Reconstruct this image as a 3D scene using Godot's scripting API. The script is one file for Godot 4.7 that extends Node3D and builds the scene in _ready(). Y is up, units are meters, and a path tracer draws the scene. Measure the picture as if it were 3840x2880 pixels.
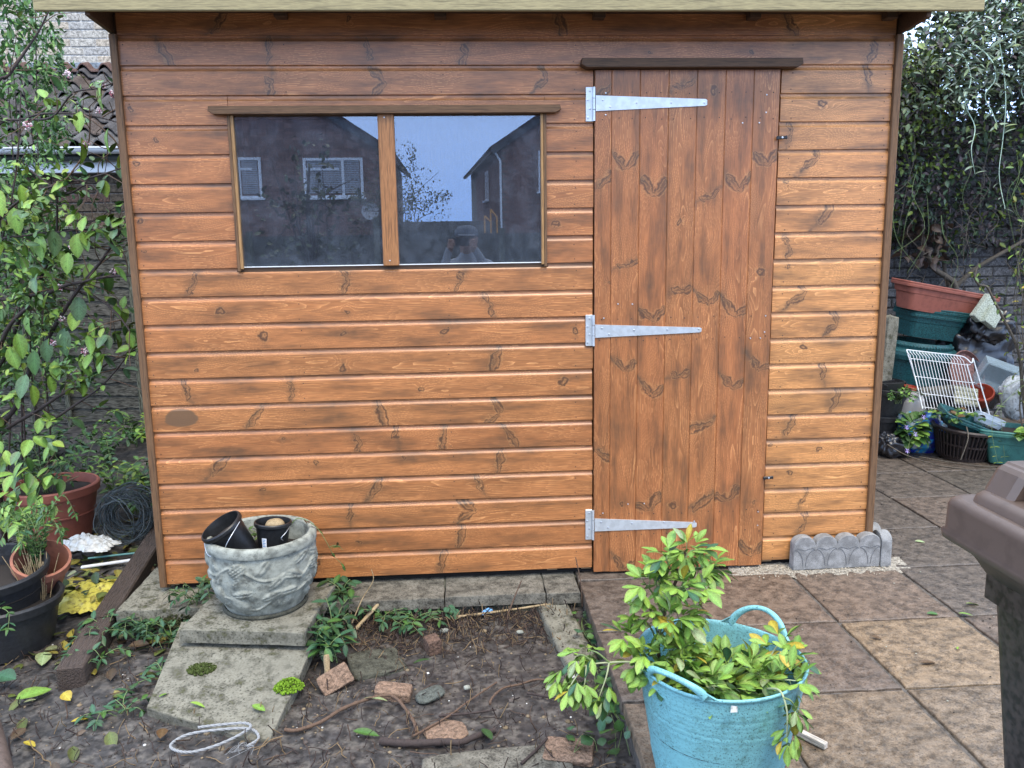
extends Node3D
# A new timber shed on a slab base, a concrete planter on a stack of slabs, a tub of cuttings on a
# stone patio, and the overgrown garden round it. x runs along the shed front, y up, z towards the camera.

var rng := RandomNumberGenerator.new()
var used := {}
var M := {}
const EYE := Vector3(1.2569, 1.4496, 3.394)


# ---------------------------------------------------------------- mesh collector
class MB:
	var P := PackedVector3Array()
	var N := PackedVector3Array()
	var U := PackedVector2Array()
	var C := PackedColorArray()
	var I := PackedInt32Array()
	var col := Color.WHITE
	var colored := false

	func vert(p: Vector3, n: Vector3, uv := Vector2.ZERO) -> int:
		P.append(p); N.append(n); U.append(uv); C.append(col)
		return P.size() - 1

	# corners run counter-clockwise seen from outside
	func quad(a: Vector3, b: Vector3, c: Vector3, d: Vector3, ua := Vector2(0, 1), ub := Vector2(1, 1), uc := Vector2(1, 0), ud := Vector2(0, 0)) -> void:
		var n := (c - a).cross(d - b)
		if n.length_squared() < 1e-16:
			return
		n = n.normalized()
		var k := vert(a, n, ua)
		vert(b, n, ub); vert(c, n, uc); vert(d, n, ud)
		I.append_array(PackedInt32Array([k, k + 2, k + 1, k, k + 3, k + 2]))

	func tri(a: Vector3, b: Vector3, c: Vector3) -> void:
		var n := (b - a).cross(c - a)
		if n.length_squared() < 1e-18:
			return
		n = n.normalized()
		var k := vert(a, n)
		vert(b, n, Vector2(1, 0)); vert(c, n, Vector2(0, 1))
		I.append_array(PackedInt32Array([k, k + 2, k + 1]))

	# rows of points (all of one length), smooth; wrap closes each row on itself
	func sheet(rows: Array, wrap := false, us := 1.0, vs := 1.0) -> void:
		var nv := rows.size()
		var nu: int = rows[0].size()
		var k := P.size()
		var nor := PackedVector3Array()
		nor.resize(nu * nv)
		var last := nu if wrap else nu - 1
		for j in nv - 1:
			var r0: PackedVector3Array = rows[j]
			var r1: PackedVector3Array = rows[j + 1]
			for i in last:
				var i2 := (i + 1) % nu
				var n := (r1[i2] - r0[i]).cross(r1[i] - r0[i2])
				nor[j * nu + i] += n; nor[j * nu + i2] += n
				nor[(j + 1) * nu + i] += n; nor[(j + 1) * nu + i2] += n
				var a := k + j * nu + i
				var b := k + j * nu + i2
				I.append_array(PackedInt32Array([a, b + nu, b, a, a + nu, b + nu]))
		for j in nv:
			for i in nu:
				var n2 := nor[j * nu + i]
				vert(rows[j][i], n2.normalized() if n2.length_squared() > 1e-20 else Vector3.UP, Vector2(us * i / maxf(1, nu - 1), vs * j / maxf(1, nv - 1)))

	func tube(path: PackedVector3Array, r0: float, r1: float, sides := 6, caps := true, wob := 0.0) -> void:
		var rows := []
		var n := path.size()
		var side := Vector3.UP
		for i in n:
			var t := (path[mini(i + 1, n - 1)] - path[maxi(i - 1, 0)]).normalized()
			if i == 0:
				side = t.cross(Vector3.UP if absf(t.y) < 0.9 else Vector3.RIGHT).normalized()
			side = (side - t * side.dot(t)).normalized()
			var up := t.cross(side)
			var r := lerpf(r0, r1, float(i) / maxf(1, n - 1)) * (1.0 + wob * sin(i * 2.4 + path[0].x * 31.0))
			var row := PackedVector3Array()
			for s in sides:
				var a := TAU * s / sides
				row.append(path[i] + (side * cos(a) + up * sin(a)) * r)
			rows.append(row)
		sheet(rows, true, r0 * 6.3, 1.0)
		if caps:
			for e in 2:
				var row: PackedVector3Array = rows[0 if e == 0 else n - 1]
				for s in range(1, sides - 1):
					if e == 0:
						tri(row[0], row[s], row[s + 1])
					else:
						tri(row[0], row[s + 1], row[s])

	# profile of (radius, height) from bottom outside upward; each stretch has its own flat profile normal unless smooth
	func lathe(prof: PackedVector2Array, seg := 40, smooth := false, xf := Transform3D.IDENTITY) -> void:
		if smooth:
			var rows := []
			for p in prof:
				var row := PackedVector3Array()
				for s in seg:
					var a := -TAU * s / seg
					row.append(xf * Vector3(p.x * cos(a), p.y, p.x * sin(a)))
				rows.append(row)
			sheet(rows, true)
			return
		for j in prof.size() - 1:
			lathe(PackedVector2Array([prof[j], prof[j + 1]]), seg, true, xf)

	func box(c: Vector3, s: Vector3, b := 0.0, bas := Basis.IDENTITY) -> void:
		var h := s * 0.5
		b = minf(b, minf(h.x, minf(h.y, h.z)) * 0.9)
		if b <= 0.0:
			for ax in 3:
				for sg in [-1.0, 1.0]:
					var n := Vector3.ZERO; n[ax] = sg * h[ax]
					var u := Vector3.ZERO; u[(ax + 1) % 3] = h[(ax + 1) % 3]
					var w := Vector3.ZERO; w[(ax + 2) % 3] = h[(ax + 2) % 3] * sg
					quad(c + bas * (n - u - w), c + bas * (n + u - w), c + bas * (n + u + w), c + bas * (n - u + w))
			return
		var i := h - Vector3(b, b, b)
		for ax in 3:
			var a1 := (ax + 1) % 3
			var a2 := (ax + 2) % 3
			for sg in [-1.0, 1.0]:
				var n := Vector3.ZERO; n[ax] = sg * h[ax]
				var u := Vector3.ZERO; u[a1] = i[a1]
				var w := Vector3.ZERO; w[a2] = i[a2] * sg
				quad(c + bas * (n - u - w), c + bas * (n + u - w), c + bas * (n + u + w), c + bas * (n - u + w))
				for sg2 in [-1.0, 1.0]:   # chamfer between +-ax and +-a1, running along a2
					var p := Vector3.ZERO; p[ax] = sg * h[ax]; p[a1] = sg2 * i[a1]
					var q := Vector3.ZERO; q[ax] = sg * i[ax]; q[a1] = sg2 * h[a1]
					var e := Vector3.ZERO; e[a2] = i[a2] * sg * sg2
					quad(c + bas * (p - e), c + bas * (q - e), c + bas * (q + e), c + bas * (p + e))
		for sx in [-1.0, 1.0]:
			for sy in [-1.0, 1.0]:
				for sz in [-1.0, 1.0]:
					var p1 := Vector3(sx * h.x, sy * i.y, sz * i.z)
					var p2 := Vector3(sx * i.x, sy * h.y, sz * i.z)
					var p3 := Vector3(sx * i.x, sy * i.y, sz * h.z)
					if sx * sy * sz > 0:
						tri(c + bas * p1, c + bas * p2, c + bas * p3)
					else:
						tri(c + bas * p1, c + bas * p3, c + bas * p2)

	# a flat outline (counter-clockwise seen from +normal) pushed out along xf.z from -t/2 to t/2
	func prism(outline: PackedVector2Array, t: float, xf: Transform3D, b := 0.0) -> void:
		if Geometry2D.is_polygon_clockwise(outline):
			outline.reverse()
		var ids := Geometry2D.triangulate_polygon(outline)
		var n := outline.size()
		var inner := outline
		if b > 0.0:
			inner = PackedVector2Array()
			for k in n:
				var e1 := (outline[k] - outline[(k + n - 1) % n]).normalized()
				var e2 := (outline[(k + 1) % n] - outline[k]).normalized()
				var m := (Vector2(-e1.y, e1.x) + Vector2(-e2.y, e2.x))
				inner.append(outline[k] + m * (b / maxf(0.6, m.length_squared() * 0.5)) * 0.5 * 2.0 / 2.0)
		for sg in [-1.0, 1.0]:
			var z: float = sg * t * 0.5
			for k in range(0, ids.size(), 3):
				var a := Vector3(inner[ids[k]].x, inner[ids[k]].y, z)
				var d := Vector3(inner[ids[k + 1]].x, inner[ids[k + 1]].y, z)
				var f := Vector3(inner[ids[k + 2]].x, inner[ids[k + 2]].y, z)
				if ((d - a).cross(f - a).z > 0) == (sg > 0):
					tri(xf * a, xf * d, xf * f)
				else:
					tri(xf * a, xf * f, xf * d)
		var zz := t * 0.5 - b
		for k in n:
			var p := outline[k]
			var q := outline[(k + 1) % n]
			quad(xf * Vector3(p.x, p.y, -zz), xf * Vector3(q.x, q.y, -zz), xf * Vector3(q.x, q.y, zz), xf * Vector3(p.x, p.y, zz))
			if b > 0.0:
				var pi := inner[k]
				var qi := inner[(k + 1) % n]
				quad(xf * Vector3(p.x, p.y, zz), xf * Vector3(q.x, q.y, zz), xf * Vector3(qi.x, qi.y, t * 0.5), xf * Vector3(pi.x, pi.y, t * 0.5))
				quad(xf * Vector3(pi.x, pi.y, -t * 0.5), xf * Vector3(qi.x, qi.y, -t * 0.5), xf * Vector3(q.x, q.y, -zz), xf * Vector3(p.x, p.y, -zz))

	func mesh() -> ArrayMesh:
		var arr := []
		arr.resize(Mesh.ARRAY_MAX)
		arr[Mesh.ARRAY_VERTEX] = P
		arr[Mesh.ARRAY_NORMAL] = N
		arr[Mesh.ARRAY_TEX_UV] = U
		if colored:
			arr[Mesh.ARRAY_COLOR] = C
		arr[Mesh.ARRAY_INDEX] = I
		var m := ArrayMesh.new()
		m.add_surface_from_arrays(Mesh.PRIMITIVE_TRIANGLES, arr)
		return m


# ---------------------------------------------------------------- nodes
func numbered(parent: Node, called: String) -> String:
	var key := str(parent.get_instance_id()) + called
	var n: int = used.get(key, 0)
	used[key] = n + 1
	return called if n == 0 else "%s_%03d" % [called, n]

func tag(o: Node, label: String, category := "", group := "", kind := "") -> void:
	if label: o.set_meta("label", label)
	if category: o.set_meta("category", category)
	if group: o.set_meta("group", group)
	if kind: o.set_meta("kind", kind)

func thing(called: String, label: String, category: String, at := Vector3.ZERO, turn := 0.0, group := "") -> Node3D:
	var o := Node3D.new()
	o.name = numbered(self, called)
	add_child(o)
	o.position = at
	o.rotation.y = turn
	tag(o, label, category, group)
	return o

func part(parent: Node, called: String, m: Mesh, material: Material, xf := Transform3D.IDENTITY, kind := "") -> MeshInstance3D:
	var o := MeshInstance3D.new()
	o.name = numbered(parent, called)
	o.mesh = m
	o.material_override = material
	o.transform = xf
	if kind: o.set_meta("kind", kind)
	parent.add_child(o)
	return o

func solo(called: String, label: String, category: String, m: Mesh, material: Material, xf := Transform3D.IDENTITY, group := "") -> MeshInstance3D:
	var o := part(self, called, m, material, xf)
	tag(o, label, category, group)
	return o

func structure(called: String, m: Mesh, material: Material, xf := Transform3D.IDENTITY) -> MeshInstance3D:
	return part(self, called, m, material, xf, "structure")

func scatter(parent: Node, called: String, m: Mesh, material: Material, xfs: Array, cols: Array = [], kind := "stuff") -> MultiMeshInstance3D:
	var mm := MultiMesh.new()
	mm.transform_format = MultiMesh.TRANSFORM_3D
	mm.use_colors = cols.size() > 0
	mm.mesh = m
	mm.instance_count = xfs.size()
	for i in xfs.size():
		mm.set_instance_transform(i, xfs[i])
		if cols.size(): mm.set_instance_color(i, cols[i % cols.size()])
	var o := MultiMeshInstance3D.new()
	o.name = numbered(parent, called)
	o.multimesh = mm
	o.material_override = material
	if kind: o.set_meta("kind", kind)
	parent.add_child(o)
	return o

func rr(a: float, b: float) -> float:
	return rng.randf_range(a, b)

func at(p: Vector3, b := Basis.IDENTITY) -> Transform3D:
	return Transform3D(b, p)

func euler(x: float, y: float, z: float) -> Basis:
	return Basis.from_euler(Vector3(deg_to_rad(x), deg_to_rad(y), deg_to_rad(z)))

func curve(pts: Array, steps := 4) -> PackedVector3Array:
	var out := PackedVector3Array()
	var n := pts.size()
	for i in n - 1:
		var p0: Vector3 = pts[maxi(i - 1, 0)]
		var p1: Vector3 = pts[i]
		var p2: Vector3 = pts[i + 1]
		var p3: Vector3 = pts[mini(i + 2, n - 1)]
		for s in steps:
			out.append(p1.cubic_interpolate(p2, p0, p3, float(s) / steps))
	out.append(pts[n - 1])
	return out

func boxm(s: Vector3, b := 0.0) -> ArrayMesh:
	var m := MB.new()
	m.box(Vector3.ZERO, s, b)
	return m.mesh()


# ---------------------------------------------------------------- materials
func lc(r: float, g: float, b: float, a := 1.0) -> Color:
	return Color(r, g, b, a).linear_to_srgb()

func noise_tex(sd: int, freq: float, cols: Array, stops: Array, oct := 4, size := 256, kind := FastNoiseLite.TYPE_SIMPLEX_SMOOTH, gain := 0.6) -> NoiseTexture2D:
	var n := FastNoiseLite.new()
	n.seed = sd
	n.noise_type = kind
	n.frequency = freq
	n.fractal_octaves = oct
	n.fractal_gain = gain
	var t := NoiseTexture2D.new()
	t.width = size; t.height = size
	t.seamless = true
	t.seamless_blend_skirt = 0.2
	t.noise = n
	if cols.size():
		var g := Gradient.new()
		g.offsets = PackedFloat32Array(stops)
		var pc := PackedColorArray()
		for c in cols: pc.append(c)
		g.colors = pc
		t.color_ramp = g
	return t

func mat(called: String, col: Color, rough := 0.8, spec := 0.5) -> StandardMaterial3D:
	var m := StandardMaterial3D.new()
	m.resource_name = called
	m.albedo_color = col
	m.roughness = rough
	m.metallic_specular = spec
	M[called] = m
	return m

# world (or own-axes) triplanar colour, with optional fine detail and relief
func tex(m: StandardMaterial3D, t: Texture2D, scale: float, world := false, det: Texture2D = null, bump: Texture2D = null, bump_cm := 0.0) -> StandardMaterial3D:
	m.albedo_texture = t
	m.uv1_triplanar = true
	m.uv1_world_triplanar = world
	m.uv1_scale = Vector3.ONE * scale
	if det:
		m.detail_enabled = true
		m.detail_albedo = det
		m.detail_blend_mode = BaseMaterial3D.BLEND_MODE_MUL
		m.detail_uv_layer = BaseMaterial3D.DETAIL_UV_1
	if bump:
		m.heightmap_enabled = true
		m.heightmap_texture = bump
		m.heightmap_scale = bump_cm
	return m

func tint(m: StandardMaterial3D, called: String, col: Color) -> StandardMaterial3D:
	var d: StandardMaterial3D = m.duplicate()
	d.resource_name = called
	d.albedo_color = col
	M[called] = d
	return d


# ---------------------------------------------------------------- scene
func _ready() -> void:
	rng.seed = 77
	var cam := Camera3D.new()
	cam.name = "camera"
	cam.fov = 49.83
	cam.near = 0.03
	cam.far = 400.0
	cam.position = EYE
	cam.rotation_degrees = Vector3(-9.931, -3.674, -0.850)
	add_child(cam)
	cam.current = true
	var sky_mat := ProceduralSkyMaterial.new()
	sky_mat.sky_top_color = Color(0.85, 0.91, 1.0)
	sky_mat.sky_horizon_color = Color(0.59, 0.74, 0.98)
	sky_mat.sky_curve = 0.25
	sky_mat.ground_bottom_color = Color(0.25, 0.24, 0.22)
	sky_mat.ground_horizon_color = Color(0.55, 0.58, 0.62)
	sky_mat.sun_angle_max = 30.0
	sky_mat.sun_curve = 0.3
	var sky := Sky.new()
	sky.sky_material = sky_mat
	var env := Environment.new()
	env.background_mode = Environment.BG_SKY
	env.sky = sky
	env.background_energy_multiplier = 1.0
	env.tonemap_mode = Environment.TONE_MAPPER_LINEAR
	env.tonemap_exposure = 3.75
	env.sdfgi_enabled = true
	env.ssao_enabled = true
	env.ssil_enabled = true
	var we := WorldEnvironment.new()
	we.name = "environment"
	we.environment = env
	add_child(we)
	var sun := DirectionalLight3D.new()
	sun.name = "sun"
	sun.light_energy = 0.3
	sun.light_color = Color(1.0, 0.96, 0.9)
	sun.light_angular_distance = 25.0
	sun.shadow_enabled = true
	sun.rotation_degrees = Vector3(-62, 18, 0)
	add_child(sun)
	materials()
	build_shed()
	build_ground()
	build_pit()
	build_tub()
	build_bin()
	build_edging()
	build_left()
	build_right()
	build_back()


# ---------------------------------------------------------------- stained pine, board by board
const TW := 1536
const RPB := 56
const KNOTS := "-2:40d5 88o4 170d5 262d5;-1:19d6 57s5 95s5 132s6 205o5 246o5 296s4;0:57s6 100v5 164v4 294d1;1:276O3 3o4;2:263s2 12o4;3:275v2 4o2;4:262o1;5:280d3 3o2 167O5;6:264s4 4o3;7:265o2 22s4 82s4 128s5;8:272v2 31O5 82o6 140s5;9:287v4 48O4 79o4 121O4 175O5;10:273O3 20o6 79O7 142d6;11:282s3 16s4 58s4 111o6 170O4;12:288d4 43d5 95d5 143v6;13:269d4 53o3 84s7 100s1 120d6 148d5;14:260o2 282o4 27d3 66o3 102o2 143d5;15:269o3 43o3 90d5 134s3;16:277s2 79s3 131v4;17:277s3 82o5 126d5;18:64s5 118d4"
const DOOR_KNOTS := "0:42d5 84o5 158d4 8d4;1:38v5 77s5 120v5 178o4 208v5;2:48v5 99v5 131v5 181v5;3:7s4 60o4 88s5 123s5 180O4;4:8O5 50s4 93v5 146d3 179d6;5:47v5 98v5 129v5 178v5;6:37v5 80O4 121v5 180o5 204v5"
var wood_img: Image

func spindle(p: Vector2, a: Vector2, b: Vector2, w: float) -> float:
	var d := b - a
	var u := clampf((p - a).dot(d) / d.length_squared(), 0.0, 1.0)
	var e := p.distance_to(a + d * u)
	return e / (w * (0.25 + sin(PI * (0.12 + 0.8 * u))))

func paint_wood() -> void:
	var strips := 28
	var rows := strips * RPB
	var total := TW * rows
	var warp := PackedFloat32Array(); warp.resize(total)
	var dark := PackedFloat32Array(); dark.resize(total)
	var core := PackedFloat32Array(); core.resize(total)
	var nz := FastNoiseLite.new()
	nz.seed = 5; nz.frequency = 0.035; nz.fractal_octaves = 3
	var i1 := nz.get_image(192, rows); i1.resize(TW, rows, Image.INTERPOLATE_CUBIC)
	var streak := i1.get_data()
	nz.seed = 9; nz.frequency = 0.28
	var i2 := nz.get_image(160, rows); i2.resize(TW, rows, Image.INTERPOLATE_BILINEAR)
	var fine := i2.get_data()
	nz.seed = 21; nz.frequency = 0.045; nz.fractal_octaves = 4
	var w1 := nz.get_image(TW, rows).get_data()
	nz.seed = 22
	var w2 := nz.get_image(TW, rows).get_data()
	nz.fractal_octaves = 3
	nz.seed = 14; nz.frequency = 0.02
	var i3 := nz.get_image(TW / 4, rows / 2); i3.resize(TW, rows, Image.INTERPOLATE_CUBIC)
	var blotch := i3.get_data()
	# knots: warp bends the growth rings, dark is the grey-brown smear, core the knot itself
	for src in [[KNOTS, 2, 0.0020052], [DOOR_KNOTS, 21, 0.0020052]]:
		for line in str(src[0]).split(";"):
			var lp := line.split(":")
			var strip: int = int(lp[0]) + int(src[1])
			for kn in lp[1].split(" "):
				var kind := ""
				for ch in ["o", "O", "s", "d", "v"]:
					if kn.contains(ch): kind = ch
				var f := kn.split(kind)
				var s0 := float(f[0]) * 0.01
				var t0 := (float(f[1]) + 0.5) * 0.011
				var mir := 1.0 if rng.randf() < 0.7 else -1.0
				var big := rr(0.9, 1.25)
				var ca := cos(rr(-0.35, 0.35))
				var sa := sqrt(1.0 - ca * ca) * (1.0 if rng.randf() < 0.5 else -1.0)
				var sx := rr(0.85, 1.35)
				var sy := rr(0.85, 1.2)
				var xa := maxi(0, int((s0 - 0.14) / 0.002))
				var xb := mini(TW - 1, int((s0 + 0.14) / 0.002))
				for r in RPB:
					var t := (r + 0.5) * 0.11 / RPB
					for x in range(xa, xb):
						var a := x * 0.0020052 - s0
						var b := (t - t0) * mir
						var k := (strip * RPB + r) * TW + x
						var ns := (streak[k] + blotch[k] - 256) / 256.0
						a += ns * 0.010 + (w1[k] - 128) * 0.00009
						b += (w2[k] - 128) * 0.00008
						var a_ := (a * ca + b * sa) * sx
						b = (b * ca - a * sa) * sy
						a = a_
						match kind:
							"o", "O":
								var R := (0.0075 if kind == "o" else 0.0125) * big
								var e := sqrt(a * a / 1.7 + b * b) / R
								if e < 7.0:
									warp[k] += -(t - t0) * exp(-e * e / 7.0) * 0.9
									core[k] = maxf(core[k], 0.55 if e < 0.65 else (1.0 if e < 1.05 else maxf(0.0, 0.55 - (e - 1.05) * 1.1)))
									if e > 0.2 and e < 0.45: core[k] = 0.25
								var sm := exp(-absf(a + 0.004) / 0.014) * exp(-b * b / 0.0014) * (0.42 if kind == "o" else 0.6)
								dark[k] = maxf(dark[k], sm * (0.85 + ns))
							"s":
								var e2 := minf(spindle(Vector2(a, b), Vector2(-0.012, -0.03), Vector2(0.004, -0.004), 0.0105 * big), sqrt(a * a / 1.5 + (b - 0.004) * (b - 0.004)) / (0.0075 * big))
								e2 = minf(e2, spindle(Vector2(a, b), Vector2(0.002, 0.012), Vector2(-0.014, 0.05), 0.0095 * big))
								warp[k] += -(t - t0) * exp(-e2 * e2 / 9.0) * 0.7
								core[k] = maxf(core[k], 0.36 + 0.22 * sin(e2 * 12.0) if e2 < 0.7 else (0.9 if e2 < 1.05 else maxf(0.0, 0.5 - (e2 - 1.05))))
								dark[k] = maxf(dark[k], exp(-absf(a + 0.25 * b + 0.006) / 0.021) * 0.78 * (0.8 + ns))
							"d":
								var e3 := spindle(Vector2(a, b), Vector2(0.022, -0.055), Vector2(-0.028, 0.045), 0.0110 * big)
								warp[k] += -(t - t0) * exp(-e3 * e3 / 9.0) * 0.5
								core[k] = maxf(core[k], 0.28 + 0.22 * sin(e3 * 11.0) if e3 < 0.72 else (0.85 if e3 < 1.1 else maxf(0.0, 0.45 - (e3 - 1.1) * 0.6)))
								dark[k] = maxf(dark[k], exp(-absf(a + 0.45 * b + 0.016) / 0.024) * 0.95 * (0.8 + ns))
							"v":
								var e4 := minf(spindle(Vector2(a, b), Vector2(-0.050, -0.050), Vector2(0.003, -0.006), 0.0125 * big), spindle(Vector2(a, b), Vector2(-0.054, 0.048), Vector2(0.003, 0.006), 0.0112 * big))
								e4 = minf(e4, sqrt(a * a + b * b) / 0.006)
								warp[k] += (0.012 * exp(-absf(b) / 0.02)) * exp(-a * a / 0.0016) * signf(t - t0) * 0.6
								core[k] = maxf(core[k], 0.30 + 0.22 * sin(e4 * 11.0) if e4 < 0.72 else (0.9 if e4 < 1.08 else maxf(0.0, 0.5 - (e4 - 1.08) * 0.6)))
								var side := absf(a + absf(b) * 0.75 + 0.006)
								dark[k] = maxf(dark[k], exp(-side / 0.022) * (0.5 + 0.6 * smoothstep(0.0, 0.04, absf(b))) * (0.85 + ns))
	# the grain
	var lut := PackedFloat32Array(); lut.resize(256)
	for i in 256:
		var f := i / 255.0
		lut[i] = pow(f, 6.0) * (1.0 - smoothstep(0.97, 1.0, f))
	var out := PackedByteArray(); out.resize(total * 3)
	for strip in strips:
		var door := strip >= 21
		var c0 := rr(-0.01, 0.12)
		var spacing := rr(0.0046, 0.0078)
		var tr := rr(0.93, 1.06)
		var tg := tr * rr(0.975, 1.03)
		var br := 0.365 * tr
		var bg := 0.141 * tg
		var bb := 0.045 * tg
		if strip < 9: bg *= 0.98  # upper boards a touch redder: shade under the eaves put into their colour
		if door:
			br *= 0.84; bg *= 0.80; bb *= 0.80
		var ccol := PackedFloat32Array(); ccol.resize(TW)
		var dcol := PackedFloat32Array(); dcol.resize(TW)
		var scol := PackedFloat32Array(); scol.resize(TW)
		var gain := PackedFloat32Array(); gain.resize(TW)
		nz.frequency = 0.0022
		var slope := rr(0.006, 0.016) * (1.0 if rng.randf() < 0.5 else -1.0)
		for x in TW:
			ccol[x] = c0 + 0.05 * nz.get_noise_2d(x, strip * 97)
			var d := 0.012 + 0.03 * absf(nz.get_noise_2d(x + 5000, strip * 57))
			dcol[x] = d * d
			scol[x] = slope * x * 0.0020052
			# the boards right of the door took the stain thinner
			gain[x] = 1.0 if door else 1.0 + 0.25 * smoothstep(2.5, 2.62, x * 0.0020052)
		var inv := 1.0 / spacing
		for r in RPB:
			var t := (r + 0.5) * 0.11 / RPB
			var k := (strip * RPB + r) * TW
			for x in TW:
				var q := t - ccol[x]
				var st := streak[k] - 128
				var ph := (sqrt(q * q + dcol[x]) + scol[x] + warp[k] + st * 0.00003) * inv
				var f := ph - floorf(ph)
				var bl := blotch[k] - 128
				var ln := lut[int(f * 255.0)] * clampf(0.62 + bl * 0.009 + st * 0.004, 0.05, 1.15) * gain[x]
				var lum := (1.0 + (fine[k] - 128) * 0.0026 + st * 0.0018 + (f - 0.5) * 0.10) * gain[x]
				var dk := clampf(dark[k] * 1.15 - bl * 0.0040 - st * 0.0034 - 0.10, 0.0, 0.85)
				var co := core[k]
				co *= clampf(0.55 + w1[k] / 260.0, 0.4, 1.15)
				dk *= clampf(0.46 + w2[k] / 260.0, 0.4, 1.1)
				var cr := br * lum + ln * 0.30
				var cg := bg * lum * (1.0 + (gain[x] - 1.0) * 0.6) + ln * 0.17
				var cb := bb * lum * (1.0 + (gain[x] - 1.0) * 0.6) + ln * 0.07
				cr += (0.090 - cr) * dk
				cg += (0.052 - cg) * dk
				cb += (0.026 - cb) * dk
				# pale resinous rim round each knot
				var hl := clampf(1.0 - absf(co - 0.22) * 7.0, 0.0, 1.0) * 0.42
				cr += (0.52 - cr) * hl
				cg += (0.27 - cg) * hl
				cb += (0.10 - cb) * hl
				if co > 0.0:
					co = smoothstep(0.18, 0.95, co) * 0.90
					cr += (0.088 - cr) * co
					cg += (0.040 - cg) * co
					cb += (0.018 - cb) * co
				# linear to sRGB, near enough
				out[k * 3] = int(255.0 * minf(1.0, pow(cr, 0.4545)))
				out[k * 3 + 1] = int(255.0 * minf(1.0, pow(maxf(cg, 0.0), 0.4545)))
				out[k * 3 + 2] = int(255.0 * minf(1.0, pow(maxf(cb, 0.0), 0.4545)))
				k += 1
	# the grey oval patch where the stain dried on a damp spot
	wood_img = Image.create_from_data(TW, rows, false, Image.FORMAT_RGB8, out)
	for y in RPB:
		for x in range(10, 150):
			var e := Vector2((x * 0.002 - 0.125) / 0.068, (y * 0.00196 - 0.052) / 0.036).length() + (streak[y * TW + x] - 128) * 0.0012
			if e < 1.05:
				var w := smoothstep(1.05, 0.9, e) * 0.85
				var yy := 14 * RPB + y
				wood_img.set_pixel(x, yy, wood_img.get_pixel(x, yy).lerp(Color8(104, 80, 58), w))
	var wm := mat("stained_boards", Color.WHITE, 0.36, 0.55)
	wm.albedo_texture = ImageTexture.create_from_image(wood_img)
	wm.texture_repeat = false


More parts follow.
